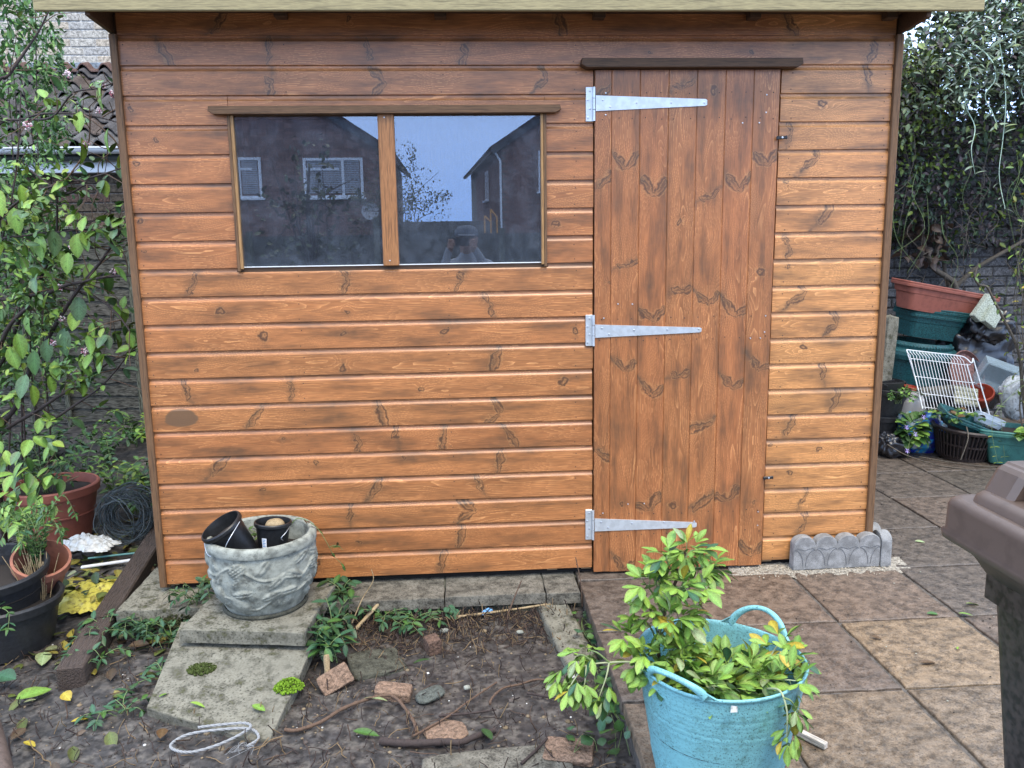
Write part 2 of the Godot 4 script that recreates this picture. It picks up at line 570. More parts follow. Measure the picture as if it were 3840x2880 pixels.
func materials() -> void:
	paint_wood()
	var g := func(a: float) -> Color: return Color(a, a, a)
	var speck := noise_tex(31, 0.09, [g.call(0.55), g.call(0.9), g.call(1.0)], [0.25, 0.5, 0.8], 4)
	var rough_h := noise_tex(32, 0.05, [], [], 5)
	var grain := noise_tex(33, 0.03, [g.call(0.72), g.call(1.0), g.call(0.8), g.call(1.0)], [0.3, 0.45, 0.6, 0.8], 4)
	M.speck = speck; M.bump = rough_h
	# trims: long-grained brown timber, own-axes
	var along := Vector3(0.5, 14.0, 9.0)
	var upright := Vector3(16.0, 0.6, 16.0)
	tex(mat("dark_trim", lc(0.115, 0.058, 0.026), 0.7), grain, 1.0).uv1_scale = along
	tex(mat("brown_trim", lc(0.19, 0.098, 0.042), 0.7), grain, 1.0).uv1_scale = upright
	tex(mat("brown_strip", lc(0.19, 0.098, 0.042), 0.7), grain, 1.0).uv1_scale = along
	tex(mat("pale_bead", lc(0.46, 0.25, 0.09), 0.55), grain, 1.0).uv1_scale = upright
	tex(mat("mullion_wood", lc(0.42, 0.18, 0.06), 0.5), grain, 1.0).uv1_scale = upright
	mat("inside_wood", lc(0.30, 0.20, 0.11), 0.9)
	mat("black_gap", lc(0.012, 0.010, 0.009), 1.0)
	var zinc := mat("zinc", lc(0.70, 0.75, 0.78), 0.34)
	zinc.metallic = 0.55
	tex(zinc, noise_tex(41, 0.03, [g.call(0.94), g.call(1.0)], [0.3, 0.7], 3), 3.0)
	mat("screw_steel", lc(0.62, 0.64, 0.66), 0.3).metallic = 0.9
	mat("nail_dark", lc(0.05, 0.035, 0.025), 0.6)
	mat("black_plastic", lc(0.018, 0.018, 0.02), 0.45)
	var gl := mat("window_glass", Color(0.62, 0.72, 0.85, 0.0), 0.0, 1.0)
	gl.refraction_enabled = true
	gl.refraction_scale = 0.12
	# dried streaks and wiping swirls on the panes
	for k in 2:
		var n := FastNoiseLite.new()
		n.seed = 300 + k; n.frequency = 0.012; n.fractal_octaves = 4
		n.domain_warp_enabled = true; n.domain_warp_amplitude = 40.0; n.domain_warp_frequency = 0.008
		var a1 := n.get_image(256, 256).get_data()
		n.frequency = 0.05
		var a2 := n.get_image(256, 256).get_data()
		var im := Image.create(256, 256, false, Image.FORMAT_RGBA8)
		for y in 256:
			for x in 256:
				var sw := sin(Vector2(x - 60, y - 190).length() * 0.16 + a1[y * 256 + x] * 0.05)
				var al := 0.026 + 0.045 * pow(a1[y * 256 + x] / 255.0, 2.0) + 0.022 * maxf(0.0, sw) * a2[y * 256 + x] / 255.0
				var ed := minf(minf(x, 255 - x), minf(y, 255 - y)) / 40.0
				al += 0.03 * exp(-ed * 2.0) * a2[y * 256 + x] / 160.0
				im.set_pixel(x, y, Color(0.80, 0.86, 0.95, al))
		var df := mat("dust_film%d" % k, Color.WHITE, 0.9, 0.0)
		df.albedo_texture = ImageTexture.create_from_image(im)
		df.transparency = BaseMaterial3D.TRANSPARENCY_ALPHA
	mat("sealant", lc(0.7, 0.72, 0.72), 0.6)
	mat("roof_felt", lc(0.05, 0.055, 0.05), 1.0)
	tex(mat("green_pine", lc(0.40, 0.335, 0.17), 0.75), grain, 1.0).uv1_scale = Vector3(0.7, 22.0, 20.0)
	# ground and stone
	var soil_t := noise_tex(51, 0.02, [lc(0.038, 0.035, 0.035), lc(0.062, 0.056, 0.054), lc(0.105, 0.093, 0.083), lc(0.16, 0.145, 0.125)], [0.25, 0.45, 0.62, 0.85], 6, 512)
	tex(mat("soil", Color.WHITE, 0.62, 0.5), soil_t, 1.1, true, speck, rough_h, 0.5)
	var stone_t := noise_tex(52, 0.014, [g.call(0.55), g.call(0.80), g.call(0.92), g.call(1.05)], [0.18, 0.42, 0.60, 0.85], 8, 512, FastNoiseLite.TYPE_SIMPLEX, 0.8)
	var pits := noise_tex(53, 0.16, [g.call(0.35), g.call(0.9), g.call(1.0)], [0.16, 0.30, 0.6], 5, 512)
	var soft_t := noise_tex(59, 0.014, [g.call(0.86), g.call(0.97), g.call(1.03)], [0.2, 0.5, 0.8], 6, 512)
	M.pits = pits; M.stone_t = stone_t
	# riven slabs: colours of the cast stone itself
	var cols := [lc(0.215, 0.155, 0.112), lc(0.190, 0.142, 0.108), lc(0.300, 0.215, 0.135), lc(0.158, 0.126, 0.100), lc(0.252, 0.188, 0.128), lc(0.132, 0.110, 0.088)]
	for i in 6:
		var m := tex(mat("slab%d" % i, cols[i], 0.50, 0.5), stone_t, 1.6, true, pits, rough_h, 0.5)
		m.uv1_offset = Vector3(0.37 * i, 0.11, 0.53 * i)
	tex(mat("joint_mortar", lc(0.15, 0.135, 0.12), 0.9), stone_t, 3.0, true, pits)
	tex(mat("concrete", lc(0.215, 0.20, 0.165), 0.85, 0.3), stone_t, 1.3, true, pits, rough_h, 0.4)
	tex(mat("concrete_mossy", lc(0.235, 0.225, 0.18), 0.9, 0.3), noise_tex(54, 0.02, [lc(0.30, 0.32, 0.20), g.call(0.72), g.call(0.92), g.call(1.0)], [0.16, 0.32, 0.5, 0.8], 7, 512, FastNoiseLite.TYPE_SIMPLEX, 0.72), 1.0, true, pits, rough_h, 0.5)
	tex(mat("concrete_dark", lc(0.11, 0.11, 0.085), 0.9, 0.3), stone_t, 2.0, true, pits, rough_h, 0.8)
	tex(mat("cast_stone", lc(0.36, 0.375, 0.325), 0.85, 0.3), noise_tex(55, 0.018, [g.call(0.62), g.call(0.88), g.call(1.0)], [0.25, 0.5, 0.8], 5, 512), 2.0, false, noise_tex(56, 0.16, [g.call(0.35), g.call(1.0), g.call(1.0)], [0.16, 0.24, 1.0], 3, 512), rough_h, 0.25)
	tex(mat("edging_grey", lc(0.33, 0.33, 0.325), 0.85, 0.3), noise_tex(58, 0.02, [g.call(0.82), g.call(1.0)], [0.3, 0.7], 5), 3.0, false, pits)
	tex(mat("mud_stain", lc(0.06, 0.05, 0.042), 0.9), stone_t, 3.0)
	tex(mat("brick_tan", lc(0.34, 0.22, 0.15), 0.9), stone_t, 5.0, false, pits, rough_h, 0.6)
	tex(mat("brick_brown", lc(0.20, 0.12, 0.085), 0.9), stone_t, 5.0, false, pits, rough_h, 0.6)
	tex(mat("grey_stone", lc(0.13, 0.145, 0.125), 0.8), stone_t, 6.0, false, pits, rough_h, 0.6)
	tex(mat("dust", lc(0.50, 0.45, 0.37), 0.95), stone_t, 5.0, true, pits, rough_h, 0.6)
	mat("pebble", Color.WHITE, 0.85, 0.3).vertex_color_use_as_albedo = true
	tex(mat("sleeper", lc(0.085, 0.060, 0.048), 0.85), grain, 1.0, false, pits, rough_h, 0.5).uv1_scale = Vector3(9.0, 9.0, 1.0)
	tex(mat("twig_brown", lc(0.14, 0.085, 0.055), 0.85), grain, 8.0)
	tex(mat("twig_dark", lc(0.055, 0.038, 0.034), 0.85), grain, 8.0)
	tex(mat("cane", lc(0.42, 0.31, 0.17), 0.7), grain, 6.0)
	tex(mat("raw_wood", lc(0.62, 0.50, 0.36), 0.8), grain, 1.0).uv1_scale = Vector3(12, 12, 1)
	mat("green_stem", lc(0.14, 0.20, 0.07), 0.6)
	mat("pale_stem", lc(0.32, 0.36, 0.20), 0.7)
	mat("rope", lc(0.27, 0.28, 0.29), 0.8)
	tex(mat("terracotta", lc(0.31, 0.10, 0.07), 0.55), soft_t, 2.0)
	# veins and blemishes of a leaf blade
	var vi := Image.create(64, 128, false, Image.FORMAT_RGB8)
	var vn := FastNoiseLite.new()
	vn.seed = 8; vn.frequency = 0.05
	for y in 128:
		for x in 64:
			var u := absf(x - 31.5) / 32.0
			var v := (y + u * 34.0) / 14.0
			var rib := exp(-pow(u / 0.045, 2)) * 0.45 + exp(-pow((fposmod(v, 1.0) - 0.5) / 0.10, 2)) * 0.20 * (1.0 - u)
			var bl := 0.92 + 0.14 * vn.get_noise_2d(x, y) + rib - 0.12 * u
			var spot := 1.0 if vn.get_noise_2d(x * 2.3 + 300, y * 2.3) < 0.52 else 0.55
			vi.set_pixel(x, y, Color(minf(1, bl * (0.95 + 0.1 * u)), minf(1, bl * spot), minf(1, bl * 0.95 * spot)))
	var lf := mat("leaf", Color.WHITE, 0.48, 0.45)
	lf.albedo_texture = ImageTexture.create_from_image(vi)
	lf.vertex_color_use_as_albedo = true
	lf.backlight = Color(0.45, 0.45, 0.45)
	var leafs := {"leaf_lime": lc(0.27, 0.44, 0.08), "leaf_fresh": lc(0.20, 0.36, 0.07), "leaf_mid": lc(0.065, 0.155, 0.035), "leaf_deep": lc(0.035, 0.09, 0.03), "leaf_blue": lc(0.045, 0.125, 0.065), "leaf_yellow": lc(0.48, 0.38, 0.05), "leaf_brown": lc(0.13, 0.075, 0.035), "leaf_pale": lc(0.30, 0.38, 0.20), "leaf_sage": lc(0.11, 0.205, 0.10), "leaf_silver": lc(0.27, 0.36, 0.28)}
	for k in leafs:
		tint(lf, k, leafs[k]).vertex_color_use_as_albedo = false
	mat("moss", Color.WHITE, 0.95, 0.2).vertex_color_use_as_albedo = true
	mat("white_paint", lc(0.72, 0.74, 0.76), 0.5)
	mat("blue_plastic", lc(0.06, 0.25, 0.55), 0.4)
	tex(mat("bucket_black", lc(0.016, 0.017, 0.019), 0.4, 0.5), stone_t, 6.0, false, noise_tex(57, 0.1, [g.call(3.0), g.call(1.0)], [0.2, 0.32], 3))
	mat("wire", lc(0.55, 0.57, 0.6), 0.35).metallic = 0.8
	mat("potting_soil", lc(0.022, 0.017, 0.014), 1.0)
	var dirt := noise_tex(61, 0.10, [g.call(0.25), g.call(0.97), g.call(1.0)], [0.20, 0.31, 0.6], 5, 512)
	tex(mat("tub_blue", lc(0.22, 0.53, 0.57), 0.42, 0.5), noise_tex(62, 0.02, [lc(0.62, 0.60, 0.55), g.call(0.95), g.call(1.0)], [0.20, 0.40, 0.7], 5, 512), 3.0, false, dirt)
	tex(mat("raw_white", lc(0.66, 0.60, 0.52), 0.8), grain, 1.0).uv1_scale = Vector3(14, 14, 1)
	tex(mat("bin_brown", lc(0.060, 0.043, 0.036), 0.42, 0.5), soft_t, 2.0, false, speck)
	tex(mat("bin_lid", lc(0.088, 0.060, 0.046), 0.45, 0.5), noise_tex(63, 0.02, [g.call(0.92), g.call(1.0), g.call(1.05)], [0.3, 0.5, 0.8], 5), 3.0, false, noise_tex(64, 0.13, [g.call(2.2), g.call(1.0), g.call(1.0)], [0.14, 0.2, 1.0], 3))
	mat("bin_dark", lc(0.05, 0.034, 0.030), 0.5)
	mat("edging_line", lc(0.13, 0.135, 0.14), 0.9)
	for q in [["brick_cream", lc(0.66, 0.62, 0.54)], ["brick_cream2", lc(0.62, 0.58, 0.51)], ["brick_greyish", lc(0.57, 0.55, 0.51)], ["brick_buff", lc(0.66, 0.57, 0.45)], ["brick_dun", lc(0.16, 0.125, 0.09)], ["brick_dark", lc(0.19, 0.19, 0.195)], ["brick_dark2", lc(0.225, 0.22, 0.218)], ["brick_dark3", lc(0.16, 0.163, 0.172)], ["brick_red", lc(0.16, 0.060, 0.042)], ["brick_red2", lc(0.12, 0.045, 0.034)]]:
		tex(mat(q[0], q[1], 0.9, 0.3), stone_t, 3.0, true, pits, rough_h, 0.3)
	tex(mat("mortar_pale", lc(0.60, 0.58, 0.54), 0.95), stone_t, 4.0, true)
	tex(mat("mortar_dark", lc(0.075, 0.072, 0.068), 0.95), stone_t, 4.0, true)
	tex(mat("mortar_mid", lc(0.22, 0.19, 0.16), 0.95), stone_t, 4.0, true)
	tex(mat("lead", lc(0.28, 0.33, 0.38), 0.5), stone_t, 1.0, true)
	for q in [["tile_dark", lc(0.155, 0.145, 0.145)], ["tile_grey", lc(0.21, 0.205, 0.205)], ["tile_brown", lc(0.18, 0.14, 0.12)], ["tile_pink", lc(0.25, 0.15, 0.125)], ["tile_red", lc(0.09, 0.05, 0.042)]]:
		tex(mat(q[0], q[1], 0.75, 0.4), stone_t, 4.0, true, speck, rough_h, 0.3)
	var fence_t := noise_tex(71, 0.02, [g.call(0.55), g.call(0.85), g.call(1.0)], [0.25, 0.5, 0.8], 6, 512)
	for q in [["fence_a", lc(0.20, 0.195, 0.165)], ["fence_b", lc(0.165, 0.17, 0.15)], ["fence_c", lc(0.22, 0.205, 0.175)], ["fence_batten", lc(0.24, 0.25, 0.19)]]:
		tex(mat(q[0], q[1], 0.9, 0.3), fence_t, 1.0, true, speck).uv1_scale = Vector3(0.9, 7.0, 7.0)
	M.fence_batten.uv1_scale = Vector3(8, 0.8, 8)
	tex(mat("pot_black", lc(0.030, 0.032, 0.036), 0.5, 0.5), stone_t, 4.0, false, noise_tex(72, 0.13, [g.call(3.5), g.call(1.0), g.call(1.0)], [0.16, 0.24, 1.0], 3))
	tex(mat("terracotta_pale", lc(0.34, 0.135, 0.085), 0.8), soft_t, 4.0)
	mat("wire_dark", lc(0.060, 0.080, 0.092), 0.45)
	tex(mat("sack_white", lc(0.58, 0.60, 0.60), 0.4), noise_tex(73, 0.03, [lc(0.25, 0.22, 0.18), g.call(0.9), g.call(1.0)], [0.2, 0.36, 0.6], 5), 4.0)
	tex(mat("sack_yellow", lc(0.52, 0.47, 0.08), 0.45), noise_tex(74, 0.03, [lc(0.3, 0.26, 0.2), g.call(0.9), g.call(1.0)], [0.25, 0.4, 0.6], 5), 4.0)
	mat("cane_teal", lc(0.10, 0.26, 0.25), 0.5)
	tex(mat("post_brown", lc(0.12, 0.085, 0.07), 0.7), grain, 3.0)
	tex(mat("teal_plastic", lc(0.020, 0.125, 0.135), 0.45, 0.5), soft_t, 3.0, false, speck)
	tex(mat("teal_faded", lc(0.050, 0.20, 0.175), 0.55, 0.5), soft_t, 3.0, false, pits)
	tex(mat("terracotta_dusty", lc(0.27, 0.125, 0.10), 0.8), stone_t, 3.0)
	mat("orange_plastic", lc(0.36, 0.055, 0.025), 0.5)
	mat("grey_plastic", lc(0.32, 0.31, 0.31), 0.5)
	tex(mat("foam_white", lc(0.56, 0.62, 0.52), 0.9), stone_t, 8.0)
	tex(mat("foam_yellow", lc(0.60, 0.58, 0.42), 0.9), stone_t, 8.0)
	mat("bag_black", lc(0.010, 0.010, 0.013), 0.28, 0.6)
	mat("rack_white", lc(0.74, 0.76, 0.78), 0.4)
	tex(mat("basket_brown", lc(0.040, 0.028, 0.026), 0.5), stone_t, 5.0)
	var cp := mat("clear_plastic", Color(0.75, 0.82, 0.84, 0.30), 0.22)
	cp.transparency = BaseMaterial3D.TRANSPARENCY_ALPHA
	var cl := mat("cloudy_plastic", Color(0.70, 0.76, 0.82, 0.55), 0.24)
	cl.transparency = BaseMaterial3D.TRANSPARENCY_ALPHA
	tex(mat("sack_blue", Color.WHITE, 0.35, 0.5), noise_tex(81, 0.018, [lc(0.02, 0.03, 0.28), lc(0.02, 0.04, 0.42), lc(0.03, 0.26, 0.52), lc(0.03, 0.34, 0.60), lc(0.45, 0.42, 0.10), lc(0.6, 0.66, 0.7)], [0.30, 0.44, 0.47, 0.60, 0.68, 0.74], 2), 2.2)
	mat("petal_purple", lc(0.34, 0.26, 0.62), 0.6)
	mat("berry", lc(0.010, 0.011, 0.018), 0.3, 0.6)
	tex(mat("twig_grey", lc(0.135, 0.115, 0.090), 0.85), grain, 6.0)
	mat("silver_stem", lc(0.42, 0.56, 0.44), 0.7)
	tint(lf, "leaf_silver2", lc(0.20, 0.27, 0.22)).vertex_color_use_as_albedo = false
	mat("far_pane", lc(0.05, 0.06, 0.075), 0.08, 0.6)
	mat("blind", lc(0.35, 0.37, 0.40), 0.7)
	mat("orange_wood", lc(0.55, 0.24, 0.03), 0.6)
	mat("clothes", lc(0.30, 0.31, 0.33), 0.9)
	mat("skin", lc(0.36, 0.20, 0.14), 0.55)
	mat("cap_grey", lc(0.10, 0.11, 0.13), 0.9)


# ---------------------------------------------------------------- the shed
const BP := 0.11

# One shiplap board. idx counts down from the line 2.12 m up; y from lo to hi lets a board be cut for an opening.
func board_mesh(idx: int, x0: float, x1: float, lo := -1.0, hi := 9.0) -> ArrayMesh:
	var m := MB.new()
	var top := 2.12 - idx * BP
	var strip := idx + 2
	# (height under the top line, depth): scooped rebate at the top, face, eased lower edge
	var prof := [Vector2(-0.004, -0.0085), Vector2(0.008, -0.008), Vector2(0.0135, -0.0062), Vector2(0.0185, -0.0028), Vector2(0.0205, -0.0004), Vector2(0.0225, 0.0), Vector2(0.107, 0.0), Vector2(0.1085, -0.0015), Vector2(0.1088, -0.012)]
	var rows := []
	var uv := []
	for p in prof:
		var y := clampf(top - p.x, lo, hi)
		rows.append(Vector2(y, p.y))
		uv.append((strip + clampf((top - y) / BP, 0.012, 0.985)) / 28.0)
	var wob := rr(-0.0008, 0.0008)
	for j in range(rows.size() - 2, -1, -1):
		var a: Vector2 = rows[j + 1]
		var b: Vector2 = rows[j]
		if b.x - a.x < 0.0002 and absf(b.y - a.y) < 0.003: continue
		var u0 := (x0 + 0.01) / (TW * 0.0020052)
		var u1 := (x1 + 0.01) / (TW * 0.0020052)
		m.quad(Vector3(x0, a.x, a.y + wob), Vector3(x1, a.x, a.y + wob), Vector3(x1, b.x, b.y + wob), Vector3(x0, b.x, b.y + wob), Vector2(u0, uv[j + 1]), Vector2(u1, uv[j + 1]), Vector2(u1, uv[j]), Vector2(u0, uv[j]))
	# back and ends
	var yb := clampf(top - 0.1088, lo, hi)
	var yt := clampf(top + 0.004, lo, hi)
	m.quad(Vector3(x1, yb, -0.014), Vector3(x0, yb, -0.014), Vector3(x0, yt, -0.014), Vector3(x1, yt, -0.014))
	m.quad(Vector3(x0, yb, -0.014), Vector3(x0, yb, 0), Vector3(x0, yt - 0.02, 0), Vector3(x0, yt, -0.014), Vector2(0, 0.5), Vector2(0, 0.5), Vector2(0, 0.5), Vector2(0, 0.5))
	m.quad(Vector3(x1, yb, 0), Vector3(x1, yb, -0.014), Vector3(x1, yt, -0.014), Vector3(x1, yt - 0.02, 0), Vector2(0, 0.5), Vector2(0, 0.5), Vector2(0, 0.5), Vector2(0, 0.5))
	return m.mesh()

func bar(c: Vector3, s: Vector3, b := 0.002) -> ArrayMesh:
	var m := MB.new()
	m.box(c, s, b)
	return m.mesh()

func screw_mesh(r: float) -> ArrayMesh:
	var m := MB.new()
	m.lathe(PackedVector2Array([Vector2(r, 0), Vector2(r * 0.96, r * 0.3), Vector2(r * 0.45, r * 0.5), Vector2(r * 0.4, r * 0.12), Vector2(0.00001, r * 0.1)]), 10, false, Transform3D(Basis(Vector3.RIGHT, PI / 2), Vector3.ZERO))
	return m.mesh()

func build_shed() -> void:
	var s := thing("garden_shed", "orange-brown stained timber shed with double window and plank door", "shed")
	var wm: Material = M.stained_boards
	for idx in range(-2, 19):
		var top := 2.12 - idx * BP
		var spans := [[0.0, 3.036]]
		if idx == 0: spans = [[0.0, 1.816], [2.576, 3.036]]
		elif idx == 1: spans = [[0.0, 0.392], [1.622, 1.816], [2.576, 3.036]]
		elif idx >= 2 and idx <= 6: spans = [[0.0, 0.390], [1.620, 1.815], [2.575, 3.036]]
		elif idx > 6: spans = [[0.0, 1.814], [2.573, 3.036]]
		for sp in spans:
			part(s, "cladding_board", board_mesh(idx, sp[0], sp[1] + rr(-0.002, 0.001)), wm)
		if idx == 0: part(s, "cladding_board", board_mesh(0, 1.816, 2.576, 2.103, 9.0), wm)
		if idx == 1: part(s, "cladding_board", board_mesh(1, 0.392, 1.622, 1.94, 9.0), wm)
	# frame behind the cladding, other walls, floor and roof
	var fr := MB.new()
	for x in [0.02, 0.37, 1.64, 1.79, 2.60, 3.016]:
		fr.box(Vector3(x, 1.16, -0.038), Vector3(0.044, 2.28, 0.044))
	fr.box(Vector3(1.518, 2.285, -0.038), Vector3(2.95, 0.05, 0.040))
	part(s, "wall_frame", fr.mesh(), M.inside_wood)
	for x in [-0.006, 3.042]:
		var sw := MB.new()
		sw.prism(PackedVector2Array([Vector2(0.016, 0.01), Vector2(1.832, 0.01), Vector2(1.832, 2.197), Vector2(0.016, 2.305)]), 0.016, Transform3D(Basis(Vector3.UP, PI / 2), Vector3(x, 0, 0)))
		part(s, "side_wall", sw.mesh(), M.brown_trim)
	part(s, "rear_wall", bar(Vector3(1.518, 1.10, -1.84), Vector3(3.06, 2.20, 0.016), 0), M.brown_trim)
	part(s, "floor_board", bar(Vector3(1.518, 0.045, -0.93), Vector3(3.0, 0.02, 1.78), 0), M.inside_wood)
	part(s, "bearer", bar(Vector3(1.518, 0.018, -0.06), Vector3(3.0, 0.03, 0.06), 0), M.black_gap)
	var tilt := euler(-3.4, 0, 0)
	var rf := MB.new()
	rf.box(Vector3(1.518, 2.268, -0.83), Vector3(3.07, 0.014, 2.12), 0, tilt)
	part(s, "roof", rf.mesh(), M.dark_trim)
	var felt := MB.new()
	felt.box(Vector3(1.518, 2.279, -0.83), Vector3(3.10, 0.006, 2.12), 0, tilt)
	part(s, "roof_felt", felt.mesh(), M.roof_felt)
	for x in [-0.022, 3.058]:
		var bg := MB.new()
		bg.box(Vector3(x, 2.232, -0.83), Vector3(0.018, 0.085, 2.06), 0.002, tilt)
		part(s, "barge_board", bg.mesh(), M.dark_trim)
	for x in [0.62, 1.22, 1.83, 2.44, 2.99]:
		part(s, "rafter_end", bar(Vector3(x, 2.298, 0.035), Vector3(0.045, 0.03, 0.05), 0.002), M.dark_trim)
	# the raw fascia hung in front of the eaves, longer than the roof
	var fa := MB.new()
	fa.box(Vector3.ZERO, Vector3(3.456, 0.10, 0.02), 0.003)
	part(s, "fascia_board", fa.mesh(), M.green_pine, Transform3D(Basis(Vector3.BACK, deg_to_rad(0.15)), Vector3(1.532, 2.316, 0.21)))
	part(s, "corner_trim", bar(Vector3(-0.0135, 1.128, 0.0), Vector3(0.027, 2.21, 0.03), 0.002), M.brown_trim)
	part(s, "corner_trim", bar(Vector3(3.051, 1.14, 0.0), Vector3(0.029, 2.19, 0.03), 0.002), M.brown_trim)
	build_window(s)
	build_door(s)
	# nail heads, two in each board end and at the studs
	var nm := screw_mesh(0.0022)
	var xs := []
	for idx in range(-1, 19):
		for x in [0.022, 0.62, 1.22, 1.74, 2.62, 3.01]:
			if idx in range(1, 7) and x > 0.39 and x < 1.62: continue
			for d in [0.032, 0.095]:
				xs.append(at(Vector3(x + rr(-0.006, 0.006), 2.12 - idx * BP - d + rr(-0.004, 0.004), 0.0006)))
	scatter(s, "nail_heads", nm, M.nail_dark, xs)

func build_window(s: Node3D) -> void:
	var w := Node3D.new()
	w.name = "window"
	s.add_child(w)
	# frame: reveal round both lights
	var f := MB.new()
	f.box(Vector3(1.006, 1.945, -0.03), Vector3(1.25, 0.03, 0.05))
	f.box(Vector3(1.006, 1.342, -0.03), Vector3(1.25, 0.018, 0.05))
	part(w, "frame", f.mesh(), M.dark_trim)
	for k in 2:
		var x0: float = [0.4105, 1.0265][k]
		var x1: float = [0.9635, 1.6025][k]
		var g := MB.new()
		g.box(Vector3((x0 + x1) * 0.5, 1.643, -0.006), Vector3(x1 - x0, 0.578, 0.003))
		part(w, "pane", g.mesh(), M.window_glass)
		var fm := MB.new()
		fm.quad(Vector3(x0, 1.354, -0.0028), Vector3(x1, 1.354, -0.0028), Vector3(x1, 1.932, -0.0028), Vector3(x0, 1.932, -0.0028))
		part(w, "dust_film", fm.mesh(), M["dust_film%d" % k])
		part(w, "sealant_bead", bar(Vector3((x0 + x1) * 0.5, 1.355, 0.0), Vector3(x1 - x0, 0.004, 0.005), 0.001), M.sealant)
	part(w, "mullion", bar(Vector3(0.995, 1.645, 0.004), Vector3(0.063, 0.588, 0.024), 0.003), M.mullion_wood)
	var sc := screw_mesh(0.003)
	for y in [1.372, 1.925]:
		part(w, "screw", sc, M.screw_steel, at(Vector3(0.99, y, 0.0162)))
	for sd in [0, 1]:
		var xo: float = [0.3935, 1.6195][sd]
		var xi: float = [0.4055, 1.6075][sd]
		part(w, "side_trim", bar(Vector3(xo, 1.638, 0.001), Vector3(0.0125, 0.60, 0.024), 0.002), M.brown_trim)
		part(w, "side_bead", bar(Vector3(xi, 1.642, 0.0055), Vector3(0.0105, 0.59, 0.018), 0.002), M.pale_bead)
	drip(w, "head_strip", 0.322, 1.682, 1.937, 1.967, 0.034, M.brown_strip)

# a sloping weather strip with mitred ends
func drip(parent: Node, called: String, x0: float, x1: float, y0: float, y1: float, z: float, m: Material) -> void:
	var o := PackedVector2Array([Vector2(x0 + 0.022, y0), Vector2(x1 - 0.022, y0), Vector2(x1, y0 + 0.012), Vector2(x1 - 0.004, y1), Vector2(x0 + 0.004, y1), Vector2(x0, y0 + 0.012)])
	var b := MB.new()
	b.prism(o, z + 0.008, at(Vector3(0, 0, z * 0.5)), 0.003)
	part(parent, called, b.mesh(), m)

